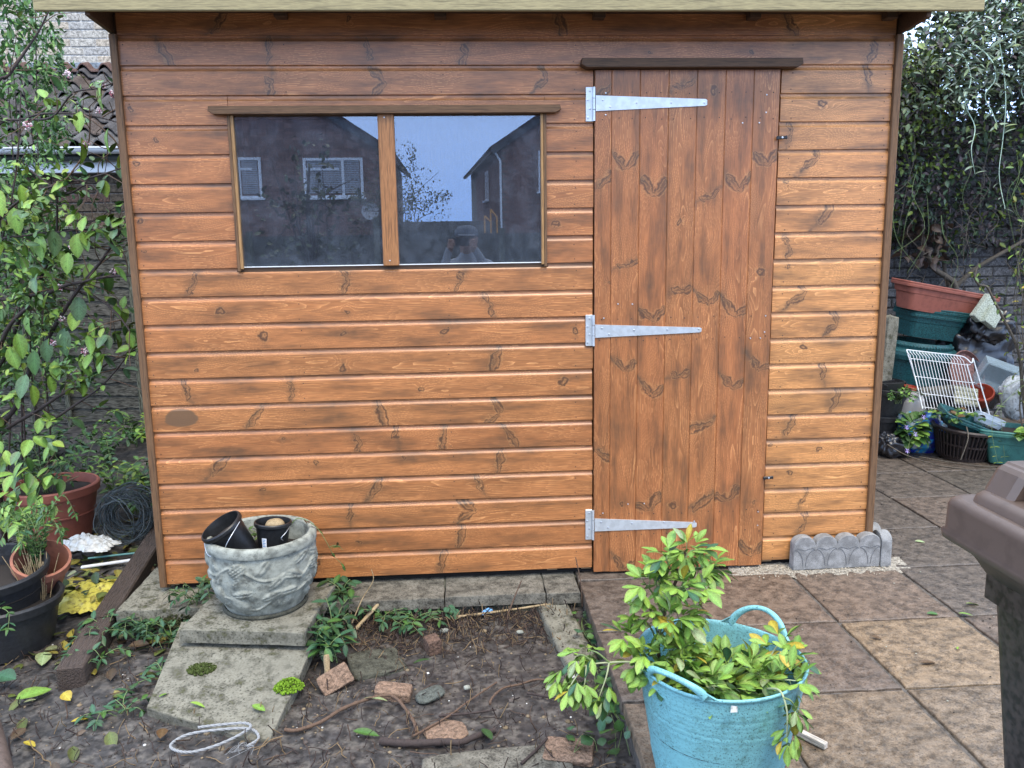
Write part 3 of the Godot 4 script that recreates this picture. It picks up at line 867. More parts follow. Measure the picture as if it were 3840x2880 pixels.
func build_door(s: Node3D) -> void:
	var d := Node3D.new()
	d.name = "door"
	s.add_child(d)
	var xs := [1.8195, 1.887, 2.0005, 2.1155, 2.2305, 2.3455, 2.4595, 2.5665]
	for i in 7:
		var m := MB.new()
		var x0: float = xs[i]
		var x1: float = xs[i + 1]
		var y0 := 0.016 + rr(-0.003, 0.003)
		var y1 := 2.100
		var z := 0.0125 + rr(-0.0008, 0.0008)
		var b := 0.0028
		var strip := 21 + i
		var pts := [Vector2(x0, -0.012), Vector2(x0, z - 0.003), Vector2(x0 + b, z), Vector2(x1 - b, z), Vector2(x1, z - 0.003), Vector2(x1, -0.012)]
		for j in 5:
			var p: Vector2 = pts[j]
			var q: Vector2 = pts[j + 1]
			var va := (strip + clampf((p.x - x0) / 0.115, 0.01, 0.99)) / 28.0
			var vb := (strip + clampf((q.x - x0) / 0.115, 0.01, 0.99)) / 28.0
			var u0 := 2.09 / (TW * 0.0020052)
			m.quad(Vector3(p.x, y0, p.y), Vector3(q.x, y0, q.y), Vector3(q.x, y1, q.y), Vector3(p.x, y1, p.y), Vector2(u0, va), Vector2(u0, vb), Vector2(0.002, vb), Vector2(0.002, va))
		m.quad(Vector3(x0, y0, -0.012), Vector3(x1, y0, -0.012), Vector3(x1, y0, z - 0.001), Vector3(x0, y0, z - 0.001))
		m.quad(Vector3(x0, y1, z - 0.001), Vector3(x1, y1, z - 0.001), Vector3(x1, y1, -0.012), Vector3(x0, y1, -0.012))
		part(d, "door_board", m.mesh(), M.stained_boards)
	part(d, "door_ledge", bar(Vector3(2.195, 1.06, -0.026), Vector3(0.74, 2.06, 0.024), 0), M.black_gap)
	drip(s, "door_head_strip", 1.760, 2.645, 2.1035, 2.138, 0.044, M.dark_trim)
	# three long T hinges
	var hin := [[2.037, 1.906, 2.004, 1.944, 1.9885, 1.962], [1.137, 1.007, 1.097, 1.042, 1.076, 1.055], [0.296, 0.161, 0.259, 0.201, 0.226, 0.202]]
	var labels := ["bright top T hinge of the door", "middle T hinge of the door", "lowest T hinge of the door"]
	var sc := screw_mesh(0.0042)
	for k in 3:
		var h: Array = hin[k]
		var plate := MB.new()
		var cy: float = (h[0] + h[1]) * 0.5
		plate.box(Vector3(1.798, cy, 0.0035), Vector3(0.028, h[0] - h[1], 0.007), 0.0012)
		var hp := part(d, "hinge", plate.mesh(), M.zinc)
		hp.set_meta("label", labels[k])
		var st := MB.new()
		st.prism(PackedVector2Array([Vector2(1.822, h[3]), Vector2(2.262, h[5]), Vector2(2.270, h[5] + 0.004), Vector2(2.270, h[4] - 0.004), Vector2(2.262, h[4]), Vector2(1.822, h[2])]), 0.003, at(Vector3(0, 0, 0.0152)), 0.0007)
		part(hp, "strap", st.mesh(), M.zinc)
		for j in 3:
			var kn := MB.new()
			var seg: float = (h[0] - h[1]) / 3.0
			kn.tube(PackedVector3Array([Vector3(1.8155, h[1] + seg * j + 0.001, 0.013), Vector3(1.8155, h[1] + seg * (j + 1) - 0.001, 0.013)]), 0.0052, 0.0052, 10)
			part(hp, "knuckle", kn.mesh(), M.zinc)
		for j in 4:
			part(hp, "screw", sc, M.screw_steel, at(Vector3(1.794 + (0.006 if j % 2 == 0 else -0.002), lerpf(h[0] - 0.015, h[1] + 0.015, j / 3.0), 0.0072)))
		var ys: float = (h[2] + h[3]) * 0.5
		for q in [[1.85, ys + 0.012], [1.88, ys - 0.014], [1.985, ys + 0.001], [2.125, ys + 0.001], [2.258, ys]]:
			part(hp, "screw", sc, M.screw_steel, at(Vector3(q[0], q[1], 0.0169)))
	# two black turn buttons at the closing edge
	for y in [1.837, 0.417]:
		var c := MB.new()
		c.box(Vector3(0, 0, 0), Vector3(0.046, 0.013, 0.008), 0.003)
		c.box(Vector3(-0.017, 0, 0.003), Vector3(0.010, 0.015, 0.010), 0.003)
		c.box(Vector3(0.018, 0, 0.002), Vector3(0.008, 0.015, 0.009), 0.003)
		var cp := part(s, "turn_button", c.mesh(), M.black_plastic, at(Vector3(2.578, y, 0.021), Basis(Vector3.BACK, 0.05)))
		part(cp, "screw", sc, M.screw_steel, at(Vector3(0.001, 0, 0.0042)))
	# clenched nail rows and spare screws on the door
	var nx := []
	for row in [2.012, 1.915, 1.118, 1.03, 0.272, 0.178]:
		for i in 7:
			for dx in [0.025, 0.085]:
				if i == 0 and dx > 0.03: continue
				nx.append(at(Vector3(xs[i] + dx + rr(-0.006, 0.006), row + rr(-0.004, 0.004), 0.0132)))
	scatter(d, "nail_heads", screw_mesh(0.0024), M.nail_dark, nx)
	for q in [[1.862, 2.013], [1.862, 1.93], [2.512, 2.004], [2.512, 1.936], [2.417, 1.896], [2.486, 1.896], [1.858, 1.122], [1.917, 1.18], [1.977, 1.178], [1.858, 0.281], [1.967, 0.318], [2.038, 0.318], [2.542, 1.118], [2.54, 1.05], [2.48, 1.025], [2.523, 1.025], [2.542, 0.262], [2.542, 0.20]]:
		part(d, "screw", sc, M.screw_steel, at(Vector3(q[0], q[1], 0.0136), Basis.from_scale(Vector3(0.75, 0.75, 0.75))))


# ---------------------------------------------------------------- ground, base and patio
func soil_h(x: float, z: float, n: FastNoiseLite) -> float:
	var y := -0.102
	if x < 0.1:
		y -= 0.02 * smoothstep(0.1, -0.3, x)
		y += 0.26 * smoothstep(-0.9, -2.8, z)
	y += 0.011 * n.get_noise_2d(x * 100.0, z * 100.0) + 0.004 * n.get_noise_2d(x * 420.0 + 99.0, z * 420.0)
	# banked against the slabs
	y += 0.02 * smoothstep(0.30, 0.18, z) * smoothstep(-0.3, 0.2, x)
	return y

func block(sd: int, s: Vector3, rough := 0.07, pow_ := 0.22) -> ArrayMesh:
	var n := FastNoiseLite.new()
	n.seed = sd; n.frequency = 0.9; n.fractal_octaves = 3
	var m := MB.new()
	var rows := []
	for j in 13:
		var v := -PI / 2 + PI * j / 12.0
		var row := PackedVector3Array()
		for i in 20:
			var u := -TAU * i / 20.0
			var d := Vector3(cos(v) * cos(u), sin(v), cos(v) * sin(u))
			var e := Vector3(signf(d.x) * pow(absf(d.x), pow_), signf(d.y) * pow(absf(d.y), pow_ * 1.2), signf(d.z) * pow(absf(d.z), pow_))
			var k := 1.0 + rough * n.get_noise_3d(e.x * 1.6, e.y * 1.6, e.z * 1.6) * 2.0
			row.append(e * 0.5 * s * k)
		rows.append(row)
	m.sheet(rows, true)
	return m.mesh()

func slab_mesh(sx: float, sz: float, th: float, sd: int, rel := 0.0035, edge := 0.006) -> ArrayMesh:
	var n := FastNoiseLite.new()
	n.seed = sd; n.frequency = 2.6; n.fractal_octaves = 4
	var m := MB.new()
	var g := 10
	var rows := []
	for j in g + 5:
		var row := PackedVector3Array()
		for i in g + 5:
			var fx := clampf((i - 2.0) / g, 0.0, 1.0)
			var fz := clampf((j - 2.0) / g, 0.0, 1.0)
			var x := (fx - 0.5) * sx
			var z := (fz - 0.5) * sz
			var edge_i := i < 2 or i > g + 2
			var edge_j := j < 2 or j > g + 2
			var y := n.get_noise_2d(x * 3.0, z * 3.0) * rel
			var wob := n.get_noise_2d(x * 9.0 + 7.0, z * 9.0) * 0.005
			var out_i := 0 if not edge_i else (1 if i == 1 or i == g + 3 else 2)
			var out_j := 0 if not edge_j else (1 if j == 1 or j == g + 3 else 2)
			var o := maxi(out_i, out_j)
			if i <= 2 or i >= g + 2: x -= signf(x) * ((edge if o == 0 else 0.0) - wob * signf(x))
			if j <= 2 or j >= g + 2: z -= signf(z) * ((edge if o == 0 else 0.0) - wob * signf(z))
			if o == 1: y -= edge * 0.8
			if o == 2: y = -th
			row.append(Vector3(x, y, z))
		rows.append(row)
	# sheet() wants rows that run so the top faces up
	rows.reverse()
	m.sheet(rows, false)
	return m.mesh()

func build_ground() -> void:
	var far := MB.new()
	far.quad(Vector3(-150, -0.16, 150), Vector3(150, -0.16, 150), Vector3(150, -0.16, -150), Vector3(-150, -0.16, -150))
	structure("ground", far.mesh(), M.soil)
	var n := FastNoiseLite.new()
	n.seed = 3; n.frequency = 0.05; n.fractal_octaves = 4
	var m := MB.new()
	var rows := []
	var z := 2.6
	while z > -3.3:
		var row := PackedVector3Array()
		var x := -4.5
		while x < 1.80:
			row.append(Vector3(x, soil_h(x, z, n), z))
			x += 0.022 if x > -0.9 else 0.06
		rows.append(row)
		z -= 0.022 if z > -0.4 else 0.06
	m.sheet(rows, false)
	structure("soil", m.mesh(), M.soil)
	# concrete base of the shed: a row of slabs over a rough footing
	var base := Node3D.new()
	base.name = "shed_base"
	base.set_meta("kind", "structure")
	add_child(base)
	var edges := [-0.15, 0.325, 0.752, 1.172, 1.592, 1.738]
	for i in 5:
		var w: float = edges[i + 1] - edges[i] - 0.005
		part(base, "slab", slab_mesh(w, 0.45, 0.046, 60 + i, 0.003, 0.004), M.concrete if i > 0 else M.concrete_mossy, at(Vector3((edges[i] + edges[i + 1]) * 0.5, rr(-0.003, 0.001), -0.047 + rr(-0.004, 0.002))))
	for i in 8:
		var ft := block(80 + i, Vector3(0.25, 0.08, 0.12), 0.10, 0.2)
		part(base, "footing_block", ft, M.concrete_dark, at(Vector3(-0.03 + i * 0.24, -0.088, 0.095), euler(0, rr(-5, 5), 0)))
	part(base, "core", boxm(Vector3(1.87, 0.14, 2.0)), M.concrete_dark, at(Vector3(0.795, -0.075, -0.935)))
	part(base, "core", boxm(Vector3(1.35, 0.14, 1.98)), M.concrete_dark, at(Vector3(2.405, -0.080, -0.99)))
	# riven stone patio, a joint of 12 mm round every slab
	var patio := Node3D.new()
	patio.name = "patio"
	patio.set_meta("kind", "structure")
	add_child(patio)
	var bed := MB.new()
	bed.box(Vector3(4.39, -0.070, 0.05), Vector3(5.28, 0.12, 6.30))
	part(patio, "mortar_bed", bed.mesh(), M.joint_mortar)
	var variants := []
	for k in 5: variants.append(slab_mesh(0.470, 0.463, 0.04, 100 + k))
	var xs := [1.99, 2.43, 2.912, 3.396, 3.878, 4.36, 4.842, 5.324, 5.806, 6.288]
	for ix in xs.size():
		for jz in range(-6, 7):
			var px: float = xs[ix]
			var pz := 0.303 + 0.475 * jz
			if px < 2.6 and pz < -0.2: continue
			if px < 3.0 and pz < -0.3: continue
			var k := rng.randi_range(0, 4)
			var tone: int = [0, 1, 0, 4, 3, 1][rng.randi_range(0, 5)]
			if ix == 2 and jz == 1: tone = 2
			elif ix == 1 and jz == 1: tone = 1
			elif ix == 2 and jz == 0: tone = 0
			elif jz == 2 and ix < 5: tone = 4
			elif ix == 0: tone = 3
			elif ix >= 3 and jz <= 0: tone = [3, 5, 3, 1][rng.randi_range(0, 3)]
			elif ix >= 3 and jz == 1: tone = 1
			var bas := Basis(Vector3.UP, PI * rng.randi_range(0, 1)) * euler(rr(-0.25, 0.25), rr(-0.3, 0.3), rr(-0.25, 0.25))
			var sx := 1.0
			if ix == 0: sx = 0.436 / 0.470
			if ix == 1: sx = 0.466 / 0.470
			part(patio, "slab", variants[k], M["slab%d" % tone], Transform3D(bas.scaled_local(Vector3(sx, 1, 1)), Vector3(px + (-0.027 if ix == 0 else 0.0), rr(-0.002, 0.001), pz)))
	# pale cement dust brushed out in front of the edging
	var dm := MB.new()
	var drows := []
	for j in 15:
		var drow := PackedVector3Array()
		for i in 40:
			var u := i / 39.0
			var v := j / 14.0
			var reach := 0.035 + 0.06 * absf(n.get_noise_1d(i * 5.0)) * 2.0 + 0.05 * sin(u * PI)
			drow.append(Vector3(2.42 + 0.80 * u, 0.0012 + 0.008 * (1.0 - v) * (1.0 - v) * (0.6 + n.get_noise_2d(i * 90.0, j * 90.0)) - 0.006 * v * v, -0.03 + (0.06 + reach) * v))
		drows.append(drow)
	drows.reverse()
	dm.sheet(drows, false)
	part(patio, "cement_dust", dm.mesh(), M.dust)
	var gx := []
	var gc := []
	for i in 500:
		gx.append(at(Vector3(2.48 + 0.66 * rng.randf(), 0.004, 0.0 + 0.16 * rng.randf() * rng.randf()), Basis.from_scale(Vector3.ONE * rr(0.002, 0.006))))
		gc.append(Color(0.5, 0.44, 0.34) * rr(0.6, 1.1))
	var peb := block(7, Vector3.ONE, 0.12, 0.7)
	scatter(self, "mortar_crumbs", peb, M.pebble, gx, gc)
	# grit and pebbles in the pit and over the slabs
	var px2 := []
	var pc2 := []
	for i in 3000:
		var p := Vector3(rr(-0.6, 1.72), 0, rr(0.12, 1.35))
		p.y = soil_h(p.x, p.z, n) + 0.001
		var sc := rr(0.003, 0.009) if rng.randf() < 0.93 else rr(0.01, 0.02)
		px2.append(Transform3D(euler(rr(0, 360), rr(0, 360), 0).scaled(Vector3(1, 0.6, 1) * sc), p))
		var q := rng.randf()
		pc2.append(Color(0.06, 0.05, 0.045) * rr(0.7, 1.8) if q < 0.80 else (Color(0.22, 0.17, 0.11) * rr(0.5, 1.1) if q < 0.982 else Color(0.5, 0.5, 0.48) * rr(0.7, 1.2)))
	scatter(self, "soil_grit", peb, M.pebble, px2, pc2)
	px2 = []; pc2 = []
	for i in 420:
		px2.append(Transform3D(euler(rr(0, 360), rr(0, 360), 0).scaled(Vector3(1, 0.5, 1) * rr(0.002, 0.0065)), Vector3(rr(1.8, 4.6), 0.003, rr(-1.6, 1.9))))
		pc2.append(Color(0.03, 0.026, 0.022) if rng.randf() < 0.8 else Color(0.35, 0.36, 0.3))
	scatter(self, "patio_grit", peb, M.pebble, px2, pc2)
	# short straw and root bits trodden into the soil
	var tw := MB.new()
	tw.tube(curve([Vector3(-0.5, 0, 0), Vector3(-0.1, 0.04, 0.05), Vector3(0.2, 0.03, -0.04), Vector3(0.5, 0, 0.03)], 2), 0.022, 0.014, 4, false)
	px2 = []; pc2 = []
	for i in 2600:
		var p := Vector3(rr(-0.9, 1.7), 0, rr(0.15, 1.4))
		if rng.randf() < 0.4: p = Vector3(rr(0.75, 1.7), 0, 0.2 + 0.35 * rng.randf() * rng.randf())
		p.y = soil_h(p.x, p.z, n) + rr(0.001, 0.012)
		px2.append(Transform3D(euler(rr(-14, 14), rr(0, 360), rr(0, 360)).scaled(Vector3.ONE * rr(0.025, 0.11)), p))
		pc2.append([Color(0.09, 0.06, 0.045), Color(0.05, 0.035, 0.03), Color(0.20, 0.14, 0.08), Color(0.04, 0.03, 0.028)][rng.randi_range(0, 3)])
	scatter(self, "root_litter", tw.mesh(), M.pebble, px2, pc2)


# ---------------------------------------------------------------- leaves and stems
# unit leaf along +z from its stalk, face up; w is width over length
func leaf_mesh(w: float, fold := 0.12, droop := 0.15, tip := 1.0, seg := 6, teeth := 0.0) -> ArrayMesh:
	var m := MB.new()
	var rows := []
	for j in seg + 1:
		var v := float(j) / seg
		var prof := pow(sin(PI * pow(v, tip)), 0.8) * 0.5 * w
		if j == 0: prof = 0.012
		if teeth > 0.0 and j % 2 == 1: prof *= 1.0 + teeth
		var y := -droop * v * v
		rows.append(PackedVector3Array([Vector3(-prof, y + fold * prof * 2.0, v), Vector3(-prof * 0.5, y + fold * prof * 0.8, v), Vector3(0, y, v), Vector3(prof * 0.5, y + fold * prof * 0.8, v), Vector3(prof, y + fold * prof * 2.0, v)]))
	rows.reverse()
	m.sheet(rows, false)
	return m.mesh()

# a frame whose +z runs along dir and whose +y is as near up as it can be, rolled by roll
func leaf_frame(dir: Vector3, roll: float, s: float) -> Basis:
	var z := dir.normalized()
	var x := Vector3.UP.cross(z)
	if x.length() < 0.05: x = Vector3.RIGHT
	x = x.normalized()
	var b := Basis(x, z.cross(x), z)
	return (b * Basis(Vector3.BACK, roll)).scaled_local(Vector3.ONE * s)

func rdir(up := 0.0) -> Vector3:
	return Vector3(rng.randfn(), rng.randfn() + up, rng.randfn()).normalized()

# the n_parts leaves nearest the viewer's side become parts of their own, the rest one mass
func leaves(parent: Node3D, m: Array, mats: Array, cols: Array, xfs: Array, n_parts: int, called := "leaf") -> void:
	var order := []
	for i in xfs.size():
		var t: Transform3D = xfs[i]
		order.append([(parent.position + t.origin).distance_to(EYE) / maxf(0.001, t.basis.z.length()), i])
	order.sort_custom(func(a, b): return a[0] < b[0])
	var rest := []
	var rc := []
	var k := 0
	for o in order:
		var t: Transform3D = xfs[o[1]]
		var q := rng.randi_range(0, mats.size() - 1)
		if k < n_parts:
			part(parent, called, m[k % m.size()], M[mats[q]], t)
		else:
			rest.append(t)
			var c: Color = cols[rng.randi_range(0, cols.size() - 1)]
			rc.append(c * rr(0.75, 1.25))
		k += 1
	if rest.size():
		scatter(parent, "foliage", m[0], M.leaf, rest, rc)

func stem(parent: Node3D, pts: Array, r0: float, r1: float, m: Material, called := "stem", sides := 6) -> PackedVector3Array:
	var c := curve(pts, 5)
	var b := MB.new()
	b.tube(c, r0, r1, sides, true, 0.06)
	part(parent, called, b.mesh(), m)
	return c

const GREEN_MID := [Color(0.05, 0.13, 0.035), Color(0.07, 0.17, 0.04), Color(0.04, 0.10, 0.035)]
const GREEN_LIME := [Color(0.14, 0.26, 0.035), Color(0.10, 0.22, 0.04), Color(0.20, 0.30, 0.04)]
const GREEN_DARK := [Color(0.02, 0.05, 0.022), Color(0.035, 0.075, 0.03), Color(0.03, 0.06, 0.035)]

# a sprawling weed: thin stems from its base with leaves in pairs
func weed(called: String, label: String, cat: String, base: Vector3, n: int, reach: float, height: float, size: float, w: float, mats: Array, cols: Array, n_parts := 30, group := "", lean := Vector3.ZERO, gap := 0.03) -> void:
	var t := thing(called, label, cat, base, 0.0, group)
	var lm := leaf_mesh(w, 0.12, 0.2, 0.85)
	var xfs := []
	for i in n:
		var a := TAU * (i + rng.randf()) / n
		var d := Vector3(cos(a), 0, sin(a)) * reach * rr(0.5, 1.0) + lean
		var o := Vector3(rr(-0.02, 0.02), 0, rr(-0.02, 0.02))
		var hh := height * rr(0.5, 1.0)
		var c := stem(t, [o, o + d * 0.3 + Vector3(0, hh * 0.7, 0), o + d * 0.75 + Vector3(rr(-0.02, 0.02), hh, rr(-0.02, 0.02)), o + d + Vector3(0, hh * 0.7, 0)], 0.0022, 0.001, M.green_stem, "stem", 4)
		var run := 0.0
		for k in range(2, c.size()):
			run += c[k].distance_to(c[k - 1])
			if run < gap and k < c.size() - 1: continue
			run = 0.0
			var f := (c[k] - c[k - 1]).normalized()
			var side := f.cross(Vector3.UP).normalized()
			for sg in [-1.0, 1.0]:
				xfs.append(Transform3D(leaf_frame(side * sg + f * 0.5 + rdir() * 0.35 + Vector3(0, 0.15, 0), rr(-0.5, 0.5), size * rr(0.6, 1.15)), c[k]))
			if k == c.size() - 1: xfs.append(Transform3D(leaf_frame(f + rdir() * 0.3, 0.0, size * 0.8), c[k]))
	leaves(t, [lm], mats, cols, xfs, n_parts)


# ---------------------------------------------------------------- planter, slabs, soil bits
func planter_relief(th: float, h: float, feats: Array) -> float:
	var y := 0.0
	for f in feats:
		var dx := wrapf(th - f[1], -PI, PI) * 0.2
		var dy: float = h - f[2]
		if absf(dx) > 0.09 or absf(dy) > 0.09: continue
		var ca := cos(float(f[3])); var sa := sin(float(f[3]))
		var a := dx * ca + dy * sa
		var b := -dx * sa + dy * ca
		match f[0]:
			0:  # leaf with veins
				var e := pow(a / 0.048, 2) + pow(b / 0.019, 2)
				if e < 1.0:
					y = maxf(y, (1.0 - e * e) * 0.0065 - 0.0018 * absf(sin((absf(b) * 0.8 + a) * 420.0)) - (0.003 if absf(b) < 0.0015 else 0.0))
			1:  # cluster of berries
				var e1 := pow(a / 0.034, 2) + pow(b / 0.026, 2)
				if e1 < 1.0:
					var gx := absf(fposmod(a + (0.006 if int(floor(b / 0.011)) % 2 == 0 else 0.0), 0.012) / 0.012 - 0.5)
					var gy := absf(fposmod(b, 0.011) / 0.011 - 0.5)
					y = maxf(y, 0.003 + 0.006 * maxf(0.0, 1.0 - 3.2 * (gx * gx + gy * gy)))
			2:  # round fruit
				var e2 := pow(a / 0.052, 2) + pow(b / 0.034, 2)
				if e2 < 1.0: y = maxf(y, 0.0095 * sqrt(1.0 - e2))
			3:  # rosette
				var r := sqrt(a * a + b * b)
				if r < 0.026: y = maxf(y, 0.006 * (1.0 - r / 0.03) + 0.0022 * sin(r * 900.0 + atan2(b, a) * 1.0))
	# winding stems
	for k in 2:
		var c := 0.08 + 0.10 * k + 0.028 * sin(th * 3.0 + k * 2.1) + 0.012 * sin(th * 7.0 + k)
		var d := absf(h - c)
		if d < 0.0055: y = maxf(y, 0.0045 * (1.0 - pow(d / 0.0055, 2)))
	return y

func bucket(called: String, label: String, p: Vector3, bas: Basis, r: float, h: float) -> Node3D:
	var t := thing(called, label, "bucket", p, 0, "black buckets in the planter")
	t.basis = bas
	var m := MB.new()
	m.lathe(PackedVector2Array([Vector2(0.0001, 0.0), Vector2(r * 0.8, 0.0), Vector2(r * 0.97, h * 0.86), Vector2(r * 1.05, h * 0.87), Vector2(r * 1.09, h * 0.9), Vector2(r * 1.09, h * 0.97), Vector2(r * 1.05, h), Vector2(r * 0.99, h), Vector2(r * 0.95, h * 0.86), Vector2(r * 0.78, 0.006), Vector2(0.0001, 0.006)]), 36)
	part(t, "shell", m.mesh(), M.bucket_black)
	return t

func build_pit() -> void:
	# the sloping slab with a broken lower edge, and the square one lying across it
	var rm := MB.new()
	rm.prism(PackedVector2Array([Vector2(0.19, -0.80), Vector2(0.15, -0.30), Vector2(0.69, -0.24), Vector2(0.685, -0.52), Vector2(0.665, -0.72), Vector2(0.632, -0.985), Vector2(0.56, -0.975), Vector2(0.44, -0.915), Vector2(0.30, -0.855)]), 0.05, Transform3D(euler(0, 0, 0) * Basis(Vector3.RIGHT, -PI / 2), Vector3.ZERO), 0.004)
	solo("ramp_slab", "pale weathered concrete slab lying half sunk in the soil, sloping down towards the rope", "slab", rm.mesh(), M.concrete_mossy, Transform3D(euler(7.5, 0, 0), Vector3(0, 0.015, 0)))
	solo("planter_slab", "thick square mossy concrete slab carrying the carved planter", "slab", slab_mesh(0.468, 0.44, 0.052, 41, 0.003, 0.005), M.concrete_mossy, at(Vector3(0.462, 0.051, 0.285), euler(0.6, -7.3, -0.5)))
	# carved planter
	var pl := thing("carved_planter", "round pale grey stone planter with carved fruit and leaves on the slab", "planter", Vector3(0.470, 0.053, 0.262))
	var feats := []
	rng.seed = 21
	for ring in 4:
		for k in 12:
			feats.append([[0, 0, 1, 2, 3, 0][rng.randi_range(0, 5)], TAU * (k + rr(0, 0.8)) / 12.0, 0.055 + ring * 0.055 + rr(-0.012, 0.012), rr(-1.2, 1.2)])
	var m := MB.new()
	var rows := []
	var prof := [Vector2(0.0, 0.150), Vector2(0.012, 0.157), Vector2(0.03, 0.165), Vector2(0.06, 0.181), Vector2(0.10, 0.196), Vector2(0.15, 0.205), Vector2(0.20, 0.207), Vector2(0.252, 0.205)]
	for j in 76:
		var h := 0.252 * j / 75.0
		var r := 0.2
		for k in prof.size() - 1:
			if h >= prof[k].x and h <= prof[k + 1].x: r = lerpf(prof[k].y, prof[k + 1].y, (h - prof[k].x) / (prof[k + 1].x - prof[k].x))
		var row := PackedVector3Array()
		for i in 240:
			var a := -TAU * i / 240.0
			var rel := planter_relief(a, h, feats) * smoothstep(0.0, 0.03, h) * smoothstep(0.252, 0.24, h) * 1.3
			row.append(Vector3(cos(a) * (r - 0.006 + rel), h, sin(a) * (r - 0.006 + rel)))
		rows.append(row)
	m.sheet(rows, true)
	part(pl, "body", m.mesh(), M.cast_stone)
	var rim := MB.new()
	rim.lathe(PackedVector2Array([Vector2(0.203, 0.250), Vector2(0.209, 0.254), Vector2(0.210, 0.276), Vector2(0.205, 0.287), Vector2(0.196, 0.291), Vector2(0.185, 0.289), Vector2(0.178, 0.282), Vector2(0.172, 0.17)]), 72, true)
	part(pl, "rim", rim.mesh(), M.cast_stone)
	var so := MB.new()
	so.lathe(PackedVector2Array([Vector2(0.174, 0.20), Vector2(0.12, 0.212), Vector2(0.0001, 0.205)]), 24, true)
	part(pl, "soil", so.mesh(), M.potting_soil)
	var foot := MB.new()
	foot.lathe(PackedVector2Array([Vector2(0.156, -0.004), Vector2(0.163, 0.0), Vector2(0.163, 0.008), Vector2(0.155, 0.012)]), 48, true)
	part(pl, "foot_ring", foot.mesh(), M.concrete_dark)
	# buckets
	var b1 := bucket("black_bucket", "tilted black bucket with wire handle at the left in the planter", Vector3(0.405, 0.262, 0.29), euler(14, 0, 27), 0.077, 0.155)
	bail(b1, [Vector3(-0.078, 0.140, 0.02), Vector3(-0.07, 0.10, 0.075), Vector3(-0.02, 0.085, 0.098), Vector3(0.045, 0.125, 0.092), Vector3(0.083, 0.140, 0.02)])
	var ps := MB.new()
	ps.lathe(PackedVector2Array([Vector2(0.070, 0.105), Vector2(0.03, 0.112), Vector2(0.0001, 0.108)]), 20, true)
	part(b1, "compost", ps.mesh(), M.potting_soil)
	var b2 := bucket("black_bucket", "upright black bucket with white label beside the tilted one", Vector3(0.510, 0.252, 0.262), euler(-3, 0, -3), 0.066, 0.130)
	bail(b2, [Vector3(0.069, 0.115, 0.01), Vector3(0.06, 0.10, 0.05), Vector3(0.045, 0.082, 0.064), Vector3(0.05, 0.070, 0.055)])
	var lb := MB.new()
	for k in 3:
		var a0 := deg_to_rad(118.0 - k * 6.0)
		var a1 := a0 - deg_to_rad(6.0)
		var f := func(a: float, y: float) -> Vector3: return Vector3(cos(a) * (0.0558 + 0.0109 * y / 0.112), y, sin(a) * (0.0558 + 0.0109 * y / 0.112))
		lb.quad(f.call(a0, 0.035), f.call(a1, 0.035), f.call(a1, 0.078), f.call(a0, 0.078))
	part(b2, "label", lb.mesh(), M.white_paint)
	var lt := MB.new()
	for k in 5:
		var y := 0.044 + k * 0.0065
		var f2 := func(a: float, yy: float) -> Vector3: return Vector3(cos(a) * (0.0563 + 0.0109 * yy / 0.112), yy, sin(a) * (0.0563 + 0.0109 * yy / 0.112))
		lt.quad(f2.call(deg_to_rad(115), y), f2.call(deg_to_rad(104.0 + k % 2 * 3), y), f2.call(deg_to_rad(104.0 + k % 2 * 3), y + 0.0025), f2.call(deg_to_rad(115), y + 0.0025))
	part(b2, "print", lt.mesh(), M.blue_plastic)
	solo("dried_bulb", "tan dried bulb sticking out of the upright black bucket", "bulb", block(17, Vector3(0.075, 0.05, 0.06), 0.05, 0.8), M.cane, at(Vector3(0.522, 0.362, 0.25)))
	# the trailing sprig on the right of the planter
	var sp := thing("trailing_sprig", "thin green sprig arching out of the planter over its right rim", "plant", Vector3(0.55, 0.30, 0.22))
	var xfs := []
	var c := stem(sp, [Vector3(0, 0, 0), Vector3(0.05, 0.075, 0.0), Vector3(0.12, 0.055, 0.02), Vector3(0.165, -0.01, 0.03), Vector3(0.19, -0.075, 0.02), Vector3(0.225, -0.115, 0.02)], 0.002, 0.001, M.green_stem, "stem", 4)
	var c2 := stem(sp, [c[17], c[17] + Vector3(0.03, 0.01, 0.01), c[17] + Vector3(0.055, -0.01, 0.01)], 0.0014, 0.0008, M.green_stem, "stem", 4)
	for cc in [c, c2]:
		for k in range(7 if cc.size() > 15 else 2, cc.size(), 1):
			if rng.randf() < 0.3: continue
			xfs.append(Transform3D(leaf_frame(rdir(0.0) + Vector3(0, -0.1, 0.5), rr(-1, 1), rr(0.016, 0.032)), cc[k]))
	leaves(sp, [leaf_mesh(0.42)], ["leaf_mid", "leaf_fresh", "leaf_brown"], GREEN_MID, xfs, 60)
	weed("planter_weed", "small bright green weed behind the buckets in the planter", "plant", Vector3(0.46, 0.262, 0.20), 6, 0.05, 0.09, 0.035, 0.5, ["leaf_fresh", "leaf_mid"], GREEN_MID, 20)
